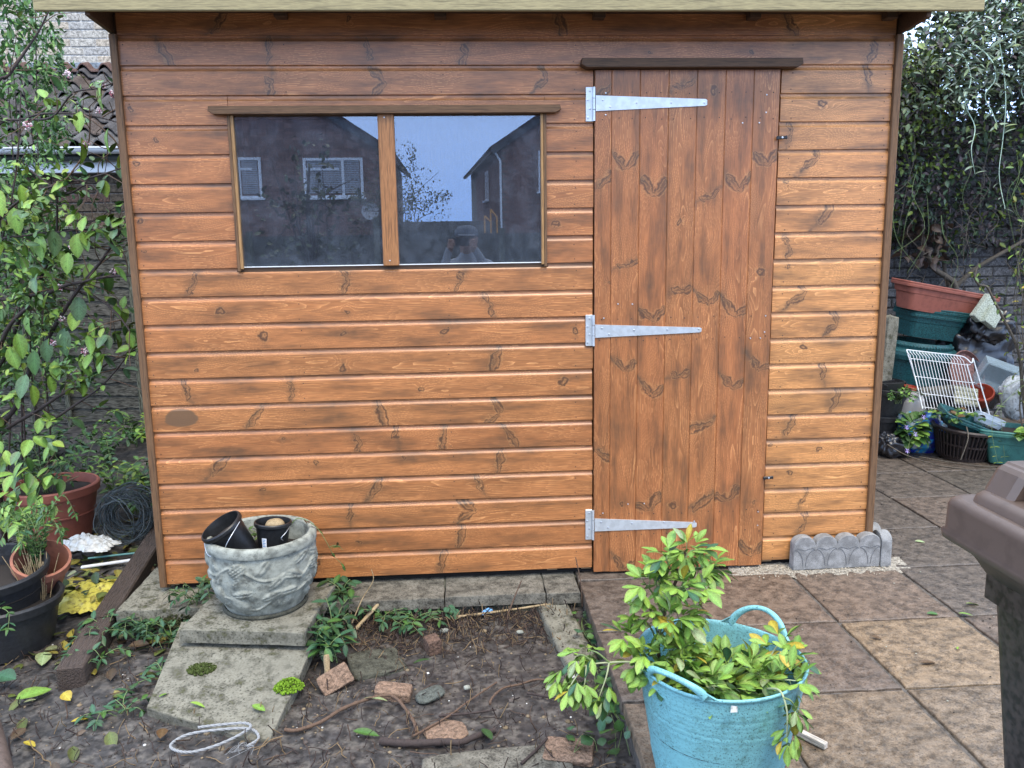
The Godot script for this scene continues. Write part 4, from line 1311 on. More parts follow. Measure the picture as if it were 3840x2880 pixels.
	# bits on the soil
	var bl := [
		["brick_piece", "tan broken half brick tilted up near the sloping slab's right side", "brick", Vector3(0.790, -0.075, 0.660), Vector3(0.115, 0.075, 0.05), Vector3(-38, 12, 22), "brick_tan", 5],
		["brick_piece", "long tan brick lying flat behind the curved pale root", "brick", Vector3(1.000, -0.097, 0.735), Vector3(0.125, 0.055, 0.07), Vector3(4, -8, -6), "brick_tan", 6],
		["brick_piece", "small dark red-brown brick stub standing at the end of the root litter", "brick", Vector3(1.128, -0.078, 0.440), Vector3(0.055, 0.075, 0.06), Vector3(5, 25, 4), "brick_brown", 7],
		["flat_stone", "grey-green flat oval stone beside the long tan brick", "stone", Vector3(1.128, -0.088, 0.765), Vector3(0.105, 0.022, 0.065), Vector3(8, 30, 6), "grey_stone", 8],
		["flat_stone", "flat tan stone flush with the soil beside the thick dark root", "stone", Vector3(1.185, -0.098, 0.975), Vector3(0.135, 0.016, 0.12), Vector3(0, 20, 0), "brick_tan", 9],
		["paving_fragment", "broad broken yellowish paving piece in the soil at the bottom edge", "paving fragment", Vector3(1.34, -0.098, 1.17), Vector3(0.44, 0.02, 0.17), Vector3(0, 4, 0), "concrete", 10],
		["paving_fragment", "smaller orange-tinged paving piece beside the ivy at the bottom", "paving fragment", Vector3(1.56, -0.094, 1.115), Vector3(0.15, 0.02, 0.12), Vector3(0, -12, 0), "brick_tan", 11],
		["buried_slab", "half buried broken slab behind the tilted half brick", "slab", Vector3(0.92, -0.099, 0.52), Vector3(0.20, 0.03, 0.16), Vector3(5, 20, -5), "concrete_dark", 12],
		["white_pebble", "pale pebble in the middle of the dark soil", "pebble", Vector3(1.255, -0.088, 0.73), Vector3(0.024, 0.013, 0.020), Vector3(0, 20, 0), "cast_stone", 13],
		["white_pebble", "pale speckled oval pebble near the ivy leaf", "pebble", Vector3(1.17, -0.085, 0.30), Vector3(0.036, 0.016, 0.02), Vector3(0, 10, 0), "cast_stone", 14],
		["white_pebble", "flat pinkish pebble below the blue plastic scrap", "pebble", Vector3(1.47, -0.086, 0.34), Vector3(0.03, 0.012, 0.02), Vector3(0, -10, 0), "cast_stone", 15]]
	for q in bl:
		solo(q[0], q[1], q[2], block(q[7], q[4], 0.06, 0.2 if q[2] != "pebble" and q[2] != "stone" else 0.7), M[q[6]], at(q[3], euler(q[5].x, q[5].y, q[5].z)))
	solo("kerb_block", "long concrete edging block sunk in the soil beside the patio step", "kerb", slab_mesh(0.13, 0.52, 0.06, 44, 0.006, 0.010), M.concrete_mossy, at(Vector3(1.650, -0.066, 0.39), euler(4, 8.0, 0)))
	var tg := [
		["twig", "pale curved root lying across the soil below the half brick", [Vector3(0.67, -0.088, 0.93), Vector3(0.71, -0.086, 0.94), Vector3(0.78, -0.08, 0.91), Vector3(0.84, -0.074, 0.85), Vector3(0.91, -0.07, 0.81), Vector3(0.97, -0.068, 0.79), Vector3(1.01, -0.07, 0.80), Vector3(1.05, -0.08, 0.86), Vector3(1.08, -0.084, 0.93), Vector3(1.09, -0.088, 0.98)], 0.0065, 0.005, "twig_brown"],
		["cane_stub", "short split bamboo cane leaning beside the planter slab", [Vector3(0.815, -0.075, 0.28), Vector3(0.90, -0.02, 0.17)], 0.008, 0.008, "cane"],
		["wood_stub", "short upright wooden stub beside the ramp slab", [Vector3(0.765, -0.09, 0.66), Vector3(0.762, 0.01, 0.64)], 0.011, 0.011, "cane"],
		["bamboo_cane", "long pale bamboo cane lying below the shed base", [Vector3(1.10, -0.075, 0.225), Vector3(1.41, -0.06, 0.20), Vector3(1.68, -0.045, 0.165)], 0.006, 0.004, "cane"],
		["twig", "bent brown twig curving over the middle of the dark soil", [Vector3(1.33, -0.09, 0.84), Vector3(1.34, -0.084, 0.81), Vector3(1.38, -0.08, 0.76), Vector3(1.44, -0.08, 0.74), Vector3(1.50, -0.082, 0.71), Vector3(1.56, -0.086, 0.72)], 0.0045, 0.003, "twig_brown"],
		["twig", "straight thin brown twig slanting up right beside the flat tan stone", [Vector3(1.08, -0.09, 1.0), Vector3(1.19, -0.084, 0.91), Vector3(1.26, -0.08, 0.83), Vector3(1.36, -0.085, 0.71)], 0.004, 0.003, "twig_brown"],
		["thick_root", "thick black root across the soil in front of the flat tan stone", [Vector3(0.98, -0.088, 1.02), Vector3(1.08, -0.085, 1.045), Vector3(1.18, -0.082, 1.05), Vector3(1.23, -0.08, 1.06), Vector3(1.28, -0.082, 1.03), Vector3(1.34, -0.09, 0.99)], 0.013, 0.009, "twig_dark"],
		["twig", "dark twig over the broken yellowish paving at the bottom edge", [Vector3(1.41, -0.082, 1.18), Vector3(1.46, -0.080, 1.12), Vector3(1.50, -0.082, 1.06)], 0.005, 0.004, "twig_dark"],
		["twig", "thin dark twig just behind the flat tan stone", [Vector3(1.16, -0.086, 0.90), Vector3(1.27, -0.082, 0.90), Vector3(1.35, -0.086, 0.88)], 0.0045, 0.003, "twig_dark"],
		["twig", "thin wavy dark twig near the tub's left branch", [Vector3(1.46, -0.086, 0.79), Vector3(1.54, -0.082, 0.83), Vector3(1.62, -0.086, 0.86)], 0.004, 0.003, "twig_dark"],
		["dead_weed", "thin dead stem standing up in front of the shed's bottom board", [Vector3(1.742, -0.06, 0.19), Vector3(1.735, 0.05, 0.19), Vector3(1.715, 0.155, 0.185)], 0.0028, 0.0018, "twig_brown"],
		["dead_weed", "forked dead stem rising from the long bamboo cane", [Vector3(1.42, -0.08, 0.24), Vector3(1.46, 0.0, 0.20), Vector3(1.49, 0.065, 0.19)], 0.004, 0.0022, "twig_brown"],
		["dead_weed", "pale dead weed stem right of the planter slab", [Vector3(0.80, -0.06, 0.25), Vector3(0.84, 0.02, 0.2), Vector3(0.885, 0.09, 0.19), Vector3(0.88, 0.14, 0.19)], 0.003, 0.0014, "cane"]]
	for q in tg:
		var mb := MB.new()
		mb.tube(curve(q[2], 5), q[3], q[4], 7, true, 0.10)
		solo(q[0], q[1], "stick", mb.mesh(), M[q[5]])
	var scr := MB.new()
	scr.prism(PackedVector2Array([Vector2(-0.025, -0.012), Vector2(0.0, -0.008), Vector2(0.02, -0.014), Vector2(0.024, 0.006), Vector2(0.01, 0.016), Vector2(-0.02, 0.006)]), 0.002, Transform3D(euler(-50, 15, 0), Vector3.ZERO))
	solo("plastic_scrap", "torn blue plastic scrap on the root litter below the shed base", "litter", scr.mesh(), M.blue_plastic, at(Vector3(1.345, -0.06, 0.20)))
	# fallen leaves that can be told apart
	var broad := leaf_mesh(0.55, 0.10, 0.12, 0.9, 8, 0.06)
	var slim := leaf_mesh(0.36, 0.15, 0.18, 0.9, 8)
	var fl := [
		["pale green fallen leaf with clear veins by the curved pale root", Vector3(0.905, -0.07, 0.80), 78, 0.085, "leaf_pale", slim],
		["dull green fallen leaf flat on the soil below the curved root", Vector3(0.89, -0.083, 0.965), 80, 0.085, "leaf_mid", slim],
		["dark green fallen leaf on the soil near the grey-green stone", Vector3(1.06, -0.08, 0.56), 110, 0.07, "leaf_deep", slim],
		["yellow fallen leaf under the end of the dark timber beam", Vector3(-0.16, -0.095, 0.62), 40, 0.07, "leaf_yellow", broad],
		["small yellow leaf alone on dark soil in front of the beam", Vector3(-0.05, -0.095, 0.81), 100, 0.055, "leaf_yellow", broad],
		["orange-yellow leaf near the bottom left corner soil", Vector3(-0.15, -0.095, 0.91), 65, 0.05, "leaf_yellow", broad],
		["pale yellow leaf between black pot and timber beam", Vector3(-0.37, -0.095, 0.31), 20, 0.10, "leaf_pale", broad],
		["large green leaf on litter left of the beam's near end", Vector3(-0.30, -0.09, 0.66), 140, 0.12, "leaf_fresh", broad],
		["green ragged leaf at the left edge in front of the pots", Vector3(-0.45, -0.08, 0.50), 60, 0.11, "leaf_blue", broad],
		["brown curled leaf beside the white rope", Vector3(0.28, -0.08, 0.90), 10, 0.06, "leaf_brown", broad],
		["yellow-green leaf lying on the sloping slab", Vector3(0.335, -0.052, 0.80), 75, 0.055, "leaf_lime", slim],
		["small green leaf on the left of the sloping slab", Vector3(0.22, -0.050, 0.76), 150, 0.045, "leaf_fresh", slim],
		["light green leaf cluster near the slab's lower right edge", Vector3(0.545, -0.055, 0.83), 60, 0.055, "leaf_fresh", broad],
		["green leaf with wavy rim by the thick dark root", Vector3(1.30, -0.075, 1.0), 30, 0.06, "leaf_deep", broad],
		["reddish brown dead leaf beside the ground ivy", Vector3(1.66, -0.07, 0.88), 80, 0.06, "leaf_brown", broad],
		["bright yellow-green leaf on the dark slab near the bin", Vector3(3.23, 0.006, 0.45), 85, 0.055, "leaf_lime", slim],
		["pale green leaf on the joint beside the tan slab", Vector3(3.15, 0.006, 0.53), 70, 0.05, "leaf_fresh", slim],
		["dull olive leaf on the joint above the tan slab", Vector3(3.03, 0.006, 0.52), 95, 0.06, "leaf_mid", slim],
		["curled brown leaf in the middle of the tan slab", Vector3(2.80, 0.008, 0.88), 100, 0.06, "leaf_brown", slim],
		["tiny brown leaf at the left of the tan slab", Vector3(2.73, 0.008, 0.68), 60, 0.035, "leaf_brown", broad],
		["tiny green leaf on the right half of the tan slab", Vector3(2.98, 0.006, 0.80), 150, 0.025, "leaf_lime", slim],
		["long pale leaf on the patio behind the stone edging", Vector3(3.40, 0.006, -0.22), 80, 0.05, "leaf_pale", slim],
		["bright green leaf pair on the patio left of the bin", Vector3(3.60, 0.006, -0.17), 110, 0.05, "leaf_lime", slim]]
	for q in fl:
		solo("fallen_leaf", q[0], "leaf", q[5], M[q[4]], at(q[1], euler(rr(-12, 4), q[2], rr(-20, 20)).scaled(Vector3.ONE * q[3])), "fallen leaves")
	# ivy leaf: five lobes
	var iv := PackedVector2Array()
	for k in 20:
		var a := TAU * k / 20.0
		iv.append(Vector2(cos(a), sin(a)) * (0.036 * (0.72 + 0.34 * absf(cos(a * 2.5)))))
	var ivm := MB.new()
	ivm.prism(iv, 0.0012, Transform3D(Basis(Vector3.RIGHT, -PI / 2), Vector3.ZERO))
	solo("ivy_leaf", "dark blue-green lobed ivy leaf on the root litter", "leaf", ivm.mesh(), M.leaf_blue, at(Vector3(1.20, -0.052, 0.21), euler(35, 20, -10)), "fallen leaves")
	# coil of white rope, three strands laid together
	var path := curve([Vector3(0.575, -0.075, 1.03), Vector3(0.60, -0.078, 0.985), Vector3(0.565, -0.07, 0.945), Vector3(0.47, -0.07, 0.94), Vector3(0.375, -0.072, 0.955), Vector3(0.335, -0.078, 0.995), Vector3(0.365, -0.078, 1.03), Vector3(0.42, -0.08, 1.035), Vector3(0.50, -0.076, 1.0), Vector3(0.565, -0.062, 0.955), Vector3(0.545, -0.058, 0.93), Vector3(0.46, -0.06, 0.93), Vector3(0.40, -0.062, 0.935)], 14)
	var rp := thing("rope_coil", "loose loop of twisted white rope at the foot of the sloping slab", "rope")
	for s in 3:
		var sb := PackedVector3Array()
		for k in path.size():
			var tdir := (path[mini(k + 1, path.size() - 1)] - path[maxi(k - 1, 0)]).normalized()
			var sx := tdir.cross(Vector3.UP).normalized()
			var a := k * 0.62 + TAU * s / 3.0
			sb.append(path[k] + (sx * cos(a) + tdir.cross(sx) * sin(a)) * 0.0023)
		var mb := MB.new()
		mb.tube(sb, 0.0024, 0.0024, 6)
		part(rp, "strand", mb.mesh(), M.rope)
	var fray := MB.new()
	for k in 14:
		var o := Vector3(0.575, -0.074, 1.03)
		fray.tube(curve([o, o + Vector3(rr(-0.03, 0.03), rr(0, 0.02), rr(0.0, 0.03)), o + Vector3(rr(-0.07, 0.03), rr(-0.01, 0.025), rr(0.01, 0.06))], 3), 0.0008, 0.0006, 3, false)
	part(rp, "frayed_end", fray.mesh(), M.rope, Transform3D.IDENTITY, "stuff")
	# timber sleeper
	var sl := MB.new()
	var a0 := Vector3(-0.158, -0.082, 0.565)
	var a1 := Vector3(-0.355, -0.082, -0.95)
	var dz := (a0 - a1).normalized()
	var dx := Vector3.UP.cross(dz).normalized()
	sl.box(Vector3.ZERO, Vector3(0.095, 0.105, a0.distance_to(a1)), 0.006)
	solo("timber_sleeper", "dark weathered timber beam running back along the shed's left side", "timber beam", sl.mesh(), M.sleeper, Transform3D(Basis(dx, Vector3.UP, dz), (a0 + a1) * 0.5))
	# moss cushions
	var peb := block(3, Vector3.ONE, 0.15, 0.8)
	for q in [["bright green moss cushion on the edge of the sloping slab", Vector3(0.645, -0.055, 0.73), 0.05, 0.032, Color(0.12, 0.21, 0.02)], ["dark moss patch at the left of the sloping slab", Vector3(0.315, -0.040, 0.60), 0.05, 0.010, Color(0.045, 0.06, 0.018)], ["dark moss spot near the upper right of the sloping slab", Vector3(0.60, -0.018, 0.44), 0.035, 0.008, Color(0.05, 0.065, 0.02)], ["black moss along the broken slab edge left of the ramp", Vector3(0.10, -0.045, 0.165), 0.10, 0.022, Color(0.035, 0.04, 0.018)]]:
		var mx := []
		var mc := []
		for k in 420:
			var a := rr(0, TAU)
			var rad := sqrt(rng.randf())
			mx.append(Transform3D(euler(rr(0, 360), rr(0, 360), 0).scaled(Vector3.ONE * rr(0.004, 0.009)), Vector3(cos(a) * rad * q[2], (1.0 - rad * rad) * q[3] * rr(0.3, 1.0), sin(a) * rad * q[2] * 0.9)))
			mc.append(q[4] * rr(0.5, 1.5))
		var o := scatter(self, "moss_cushion", peb, M.moss, mx, mc, "stuff")
		o.position = q[1]
		tag(o, q[0], "moss")

func bail(t: Node3D, pts: Array) -> void:
	var b := MB.new()
	b.tube(curve(pts, 6), 0.0016, 0.0016, 6)
	part(t, "handle", b.mesh(), M.wire)


# ---------------------------------------------------------------- tub with cuttings, bin, edging
func trifoliate(xfs: Array, p: Vector3, dir: Vector3, s: float) -> void:
	# three leaflets spread from one stalk end
	var f := dir.normalized()
	var side := f.cross(Vector3.UP)
	side = side.normalized() if side.length() > 0.1 else Vector3.RIGHT
	var roll := rr(-0.5, 0.5)
	for k in [-1, 0, 1]:
		xfs.append(Transform3D(leaf_frame((f + side * 0.85 * k + rdir() * 0.12).normalized(), roll, s * (1.05 if k == 0 else 0.85)), p))

func cutting(label: String, base: Vector3, main: Array, tips: Array, size: float, n_parts: int, hang := 0.0) -> void:
	var t := thing("shrub_cutting", label, "cutting", base, 0, "green shrub cuttings in the tub")
	var loc := []
	for p in main: loc.append(p - base)
	var c := stem(t, loc, 0.006 if hang < 0.7 else 0.0032, 0.0035 if hang < 0.7 else 0.002, M.twig_brown if hang < 0.7 else M.pale_stem)
	var xfs := []
	for tip in tips:
		var q: Vector3 = tip - base
		var best := 0
		for k in c.size():
			if c[k].distance_to(q) < c[best].distance_to(q): best = k
		best = maxi(0, best - 3)
		var o: Vector3 = c[best]
		var mid := o.lerp(q, 0.55) + Vector3(rr(-0.01, 0.01), 0.012, rr(-0.01, 0.01))
		var cc := stem(t, [o, mid, q], 0.003, 0.0018, M.pale_stem if rng.randf() < 0.5 else M.green_stem, "side_stem", 5)
		var axis := (q - mid).normalized()
		for whorl in 3:
			var w: Vector3 = cc[cc.size() - 1 - whorl * 2]
			var n := 3 if whorl == 0 else 2
			var ph := rr(0, TAU)
			for k in n:
				var a := ph + TAU * k / n
				var u := axis.cross(Vector3(0.3, 0.2, 1.0)).normalized()
				var v := axis.cross(u)
				var d := (u * cos(a) + v * sin(a)) + axis * (0.9 if whorl == 0 else 0.25) + Vector3(0, -hang, 0)
				var st := w + d.normalized() * size * 0.42
				trifoliate(xfs, st, d + Vector3(0, -0.15, 0), size * rr(0.8, 1.15))
				if whorl < 2 and k == 0: stem(t, [w, w.lerp(st, 0.5) + Vector3(0, 0.002, 0), st], 0.0011, 0.0009, M.green_stem, "leaf_stalk", 4)
		for k in 5:   # bud cluster
			xfs.append(Transform3D(leaf_frame(axis + rdir() * 0.5, rr(-1, 1), size * 0.33), q))
	leaves(t, [leaf_mesh(0.42, 0.10, 0.16, 1.35, 8), leaf_mesh(0.46, 0.16, 0.30, 1.3, 8), leaf_mesh(0.38, 0.06, 0.05, 1.4, 8)], ["leaf_lime", "leaf_fresh", "leaf_lime", "leaf_fresh", "leaf_lime", "leaf_lime", "leaf_fresh", "leaf_lime", "leaf_fresh", "leaf_mid", "leaf_lime", "leaf_fresh", "leaf_fresh", "leaf_lime", "leaf_pale", "leaf_lime", "leaf_fresh", "leaf_yellow", "leaf_blue"], [Color(0.22, 0.38, 0.06), Color(0.16, 0.31, 0.06), Color(0.26, 0.42, 0.08)], xfs, n_parts)

func build_tub() -> void:
	rng.seed = 404
	var c := Vector3(1.925, 0.003, 1.405)
	var t := thing("plastic_tub", "turquoise flexible plastic tub with two handles, full of green cuttings", "tub", c)
	var m := MB.new()
	var outer := []
	for j in 61:
		var v := j / 60.0
		var h := 0.345 * v
		var r := lerpf(0.158, 0.2135, pow(v, 0.85))
		if v < 0.05: r -= 0.012 * (1.0 - v / 0.05)
		# raised ribs: six under the rim, three lower down
		for k in 7:
			var d := absf(h - (0.215 + 0.0155 * k))
			if d < 0.004: r += 0.0018 * (1.0 - d / 0.004)
		for k in 3:
			var d2 := absf(h - (0.06 + 0.016 * k))
			if d2 < 0.004: r += 0.0018 * (1.0 - d2 / 0.004)
		outer.append(Vector2(r, h))
	outer.append(Vector2(0.2175, 0.347)); outer.append(Vector2(0.219, 0.352)); outer.append(Vector2(0.2165, 0.356)); outer.append(Vector2(0.2115, 0.354))
	for j in 12: outer.append(Vector2(lerpf(0.2095, 0.156, j / 11.0), lerpf(0.345, 0.012, j / 11.0)))
	outer.append(Vector2(0.0001, 0.010))
	var rows := []
	for p in outer:
		var row := PackedVector3Array()
		for i in 96:
			var a := -TAU * i / 96.0
			var sq: float = 1.0 + 0.018 * cos(2.0 * (a - 0.8)) * p.y / 0.35
			# the rim dips a little between the handles and swells below them
			var dy: float = 0.006 * cos(2.0 * (-a) + 1.57) * smoothstep(0.2, 0.345, p.y)
			row.append(Vector3(cos(a) * p.x * sq, p.y + dy, sin(a) * p.x * sq))
		rows.append(row)
	m.sheet(rows, true)
	part(t, "body", m.mesh(), M.tub_blue)
	for hd in [[140.0, 0.040], [-41.0, 0.060]]:
		var ac := deg_to_rad(hd[0])
		var mb := MB.new()
		var rows2 := []
		for k in 25:
			var u := (k - 12) / 12.0
			var a := ac + u * 0.40
			var lift: float = hd[1] * pow(maxf(0.0, 1.0 - u * u), 0.7)
			var rr0 := 0.2135 + 0.012 * (1.0 - u * u)
			var dirv := Vector3(cos(a), 0, sin(a))
			var p := dirv * rr0 + Vector3(0, 0.349 + lift, 0)
			var tang := (Vector3(-sin(a), 0, cos(a)) * 0.4 * rr0 + Vector3(0, -hd[1] * 1.6 * u, 0)).normalized()
			var nor := tang.cross(dirv).normalized()
			var row := PackedVector3Array()
			for s in 10:
				var b := TAU * s / 10.0
				row.append(p + dirv * cos(b) * 0.0085 + nor * sin(b) * (0.0065 + 0.006 * u * u))
			rows2.append(row)
		mb.sheet(rows2, true)
		part(t, "handle", mb.mesh(), M.tub_blue)
		# web that carries the handle, flared out of the rim
		for sg in [-1.0, 1.0]:
			var wb := MB.new()
			var a2: float = ac + sg * 0.40
			var a3: float = ac + sg * 0.56
			var f := func(a: float, y: float, r: float) -> Vector3: return Vector3(cos(a) * r, y, sin(a) * r)
			var p0: Vector3 = f.call(a3, 0.347, 0.2165)
			var p1: Vector3 = f.call(a2, 0.347, 0.2165)
			var p2: Vector3 = f.call(ac + sg * 0.34, 0.349 + hd[1] * 0.5, 0.219)
			var q0: Vector3 = f.call(a3, 0.347, 0.2095)
			var q1: Vector3 = f.call(a2, 0.347, 0.2095)
			var q2: Vector3 = f.call(ac + sg * 0.34, 0.349 + hd[1] * 0.5, 0.212)
			wb.tri(p0, p1, p2); wb.tri(p0, p2, p1); wb.tri(q0, q2, q1); wb.tri(q0, q1, q2)
			wb.quad(p0, p2, q2, q0); wb.quad(q0, q2, p2, p0)
			part(t, "handle_web", wb.mesh(), M.tub_blue)
	# compost and debris under the cuttings
	var fill := MB.new()
	fill.lathe(PackedVector2Array([Vector2(0.188, 0.165), Vector2(0.10, 0.195), Vector2(0.0001, 0.19)]), 30, true)
	part(t, "garden_waste", fill.mesh(), M.potting_soil)
	# cuttings
	cutting("tall leafy lime-green cutting standing up from the back left of the tub", Vector3(1.79, 0.25, 1.36),
		[Vector3(1.79, 0.25, 1.36), Vector3(1.775, 0.36, 1.34), Vector3(1.80, 0.46, 1.32), Vector3(1.84, 0.55, 1.30), Vector3(1.86, 0.61, 1.29)],
		[Vector3(1.86, 0.605, 1.29), Vector3(1.895, 0.595, 1.27), Vector3(1.92, 0.555, 1.29), Vector3(1.945, 0.545, 1.26), Vector3(1.80, 0.60, 1.31), Vector3(1.77, 0.55, 1.32), Vector3(1.74, 0.535, 1.34), Vector3(1.83, 0.54, 1.37), Vector3(1.88, 0.53, 1.35), Vector3(1.75, 0.47, 1.36), Vector3(1.79, 0.465, 1.40), Vector3(1.83, 0.45, 1.38), Vector3(1.87, 0.45, 1.33), Vector3(1.72, 0.435, 1.33), Vector3(1.69, 0.40, 1.36), Vector3(1.73, 0.385, 1.42), Vector3(1.78, 0.38, 1.44), Vector3(1.82, 0.37, 1.42), Vector3(1.70, 0.345, 1.40), Vector3(1.745, 0.325, 1.45), Vector3(1.85, 0.38, 1.38), Vector3(1.80, 0.50, 1.27)], 0.055, 230)
	cutting("drooping side branch of cuttings hanging over the left edge of the tub", Vector3(1.80, 0.33, 1.42),
		[Vector3(1.80, 0.33, 1.42), Vector3(1.70, 0.352, 1.41), Vector3(1.63, 0.350, 1.40), Vector3(1.57, 0.345, 1.40), Vector3(1.53, 0.33, 1.40)],
		[Vector3(1.50, 0.322, 1.40), Vector3(1.525, 0.31, 1.43), Vector3(1.56, 0.29, 1.42), Vector3(1.60, 0.275, 1.43), Vector3(1.55, 0.37, 1.39), Vector3(1.585, 0.375, 1.38)], 0.045, 90, 0.9)
	var tips := []
	for k in 32:
		var a := TAU * k * 0.381966
		var r := 0.142 * sqrt((k + 0.5) / 32.0)
		tips.append(c + Vector3(cos(a) * r - 0.005, 0.285 + 0.055 * rng.randf() + 0.015 * sin(a), sin(a) * r * 0.85 + 0.035))
	tips.append(Vector3(2.10, 0.37, 1.46)); tips.append(Vector3(2.09, 0.385, 1.40)); tips.append(Vector3(2.07, 0.36, 1.55))
	cutting("loose heap of glossy cuttings filling the tub", Vector3(1.93, 0.26, 1.42), [Vector3(1.83, 0.27, 1.36), Vector3(1.90, 0.30, 1.42), Vector3(2.0, 0.30, 1.46), Vector3(2.07, 0.32, 1.44)], tips, 0.055, 260)
	cutting("single leafy sprig hanging over the front rim of the tub", Vector3(2.00, 0.33, 1.53), [Vector3(2.00, 0.33, 1.53), Vector3(2.01, 0.365, 1.60), Vector3(2.015, 0.33, 1.635), Vector3(2.015, 0.27, 1.64)], [Vector3(2.015, 0.27, 1.642), Vector3(2.04, 0.33, 1.625)], 0.043, 50, 0.8)
	var sc := MB.new()
	sc.prism(PackedVector2Array([Vector2(-0.012, -0.008), Vector2(0.010, -0.010), Vector2(0.013, 0.006), Vector2(-0.006, 0.011)]), 0.0015, Transform3D(euler(-20, 10, 0), Vector3.ZERO))
	solo("paper_scrap", "crumpled white and blue paper scrap on the tub's front rim", "litter", sc.mesh(), M.sack_white, at(Vector3(1.885, 0.345, 1.635), Basis.from_scale(Vector3.ONE * 0.8)))
	solo("white_batten", "square white wooden stick lying on the patio right of the tub", "stick", boxm(Vector3(0.018, 0.018, 0.26), 0.001), M.raw_white, at(Vector3(2.199, 0.012, 1.205), euler(0, 35, 0)))

# stacked rounded rectangles [height, x0, x1, z0, z1] skinned into one shell with a flat top
func loft_rect(rings: Array, rad: float) -> ArrayMesh:
	var m := MB.new()
	var rows := []
	for q in rings:
		var row := PackedVector3Array()
		var cs := [Vector3(q[1], q[0], q[4]), Vector3(q[2], q[0], q[4]), Vector3(q[2], q[0], q[3]), Vector3(q[1], q[0], q[3])]
		for k in 4:
			var p: Vector3 = cs[k]
			var a := p + ((cs[(k + 3) % 4] as Vector3) - p).normalized() * rad
			var b := p + ((cs[(k + 1) % 4] as Vector3) - p).normalized() * rad
			for s in 7:
				var u := s / 6.0
				row.append(a.lerp(p, u).lerp(p.lerp(b, u), u))
		rows.append(row)
	m.sheet(rows, true)
	var top: PackedVector3Array = rows[rows.size() - 1]
	for s in range(1, top.size() - 1): m.tri(top[0], top[s], top[s + 1])
	return m.mesh()

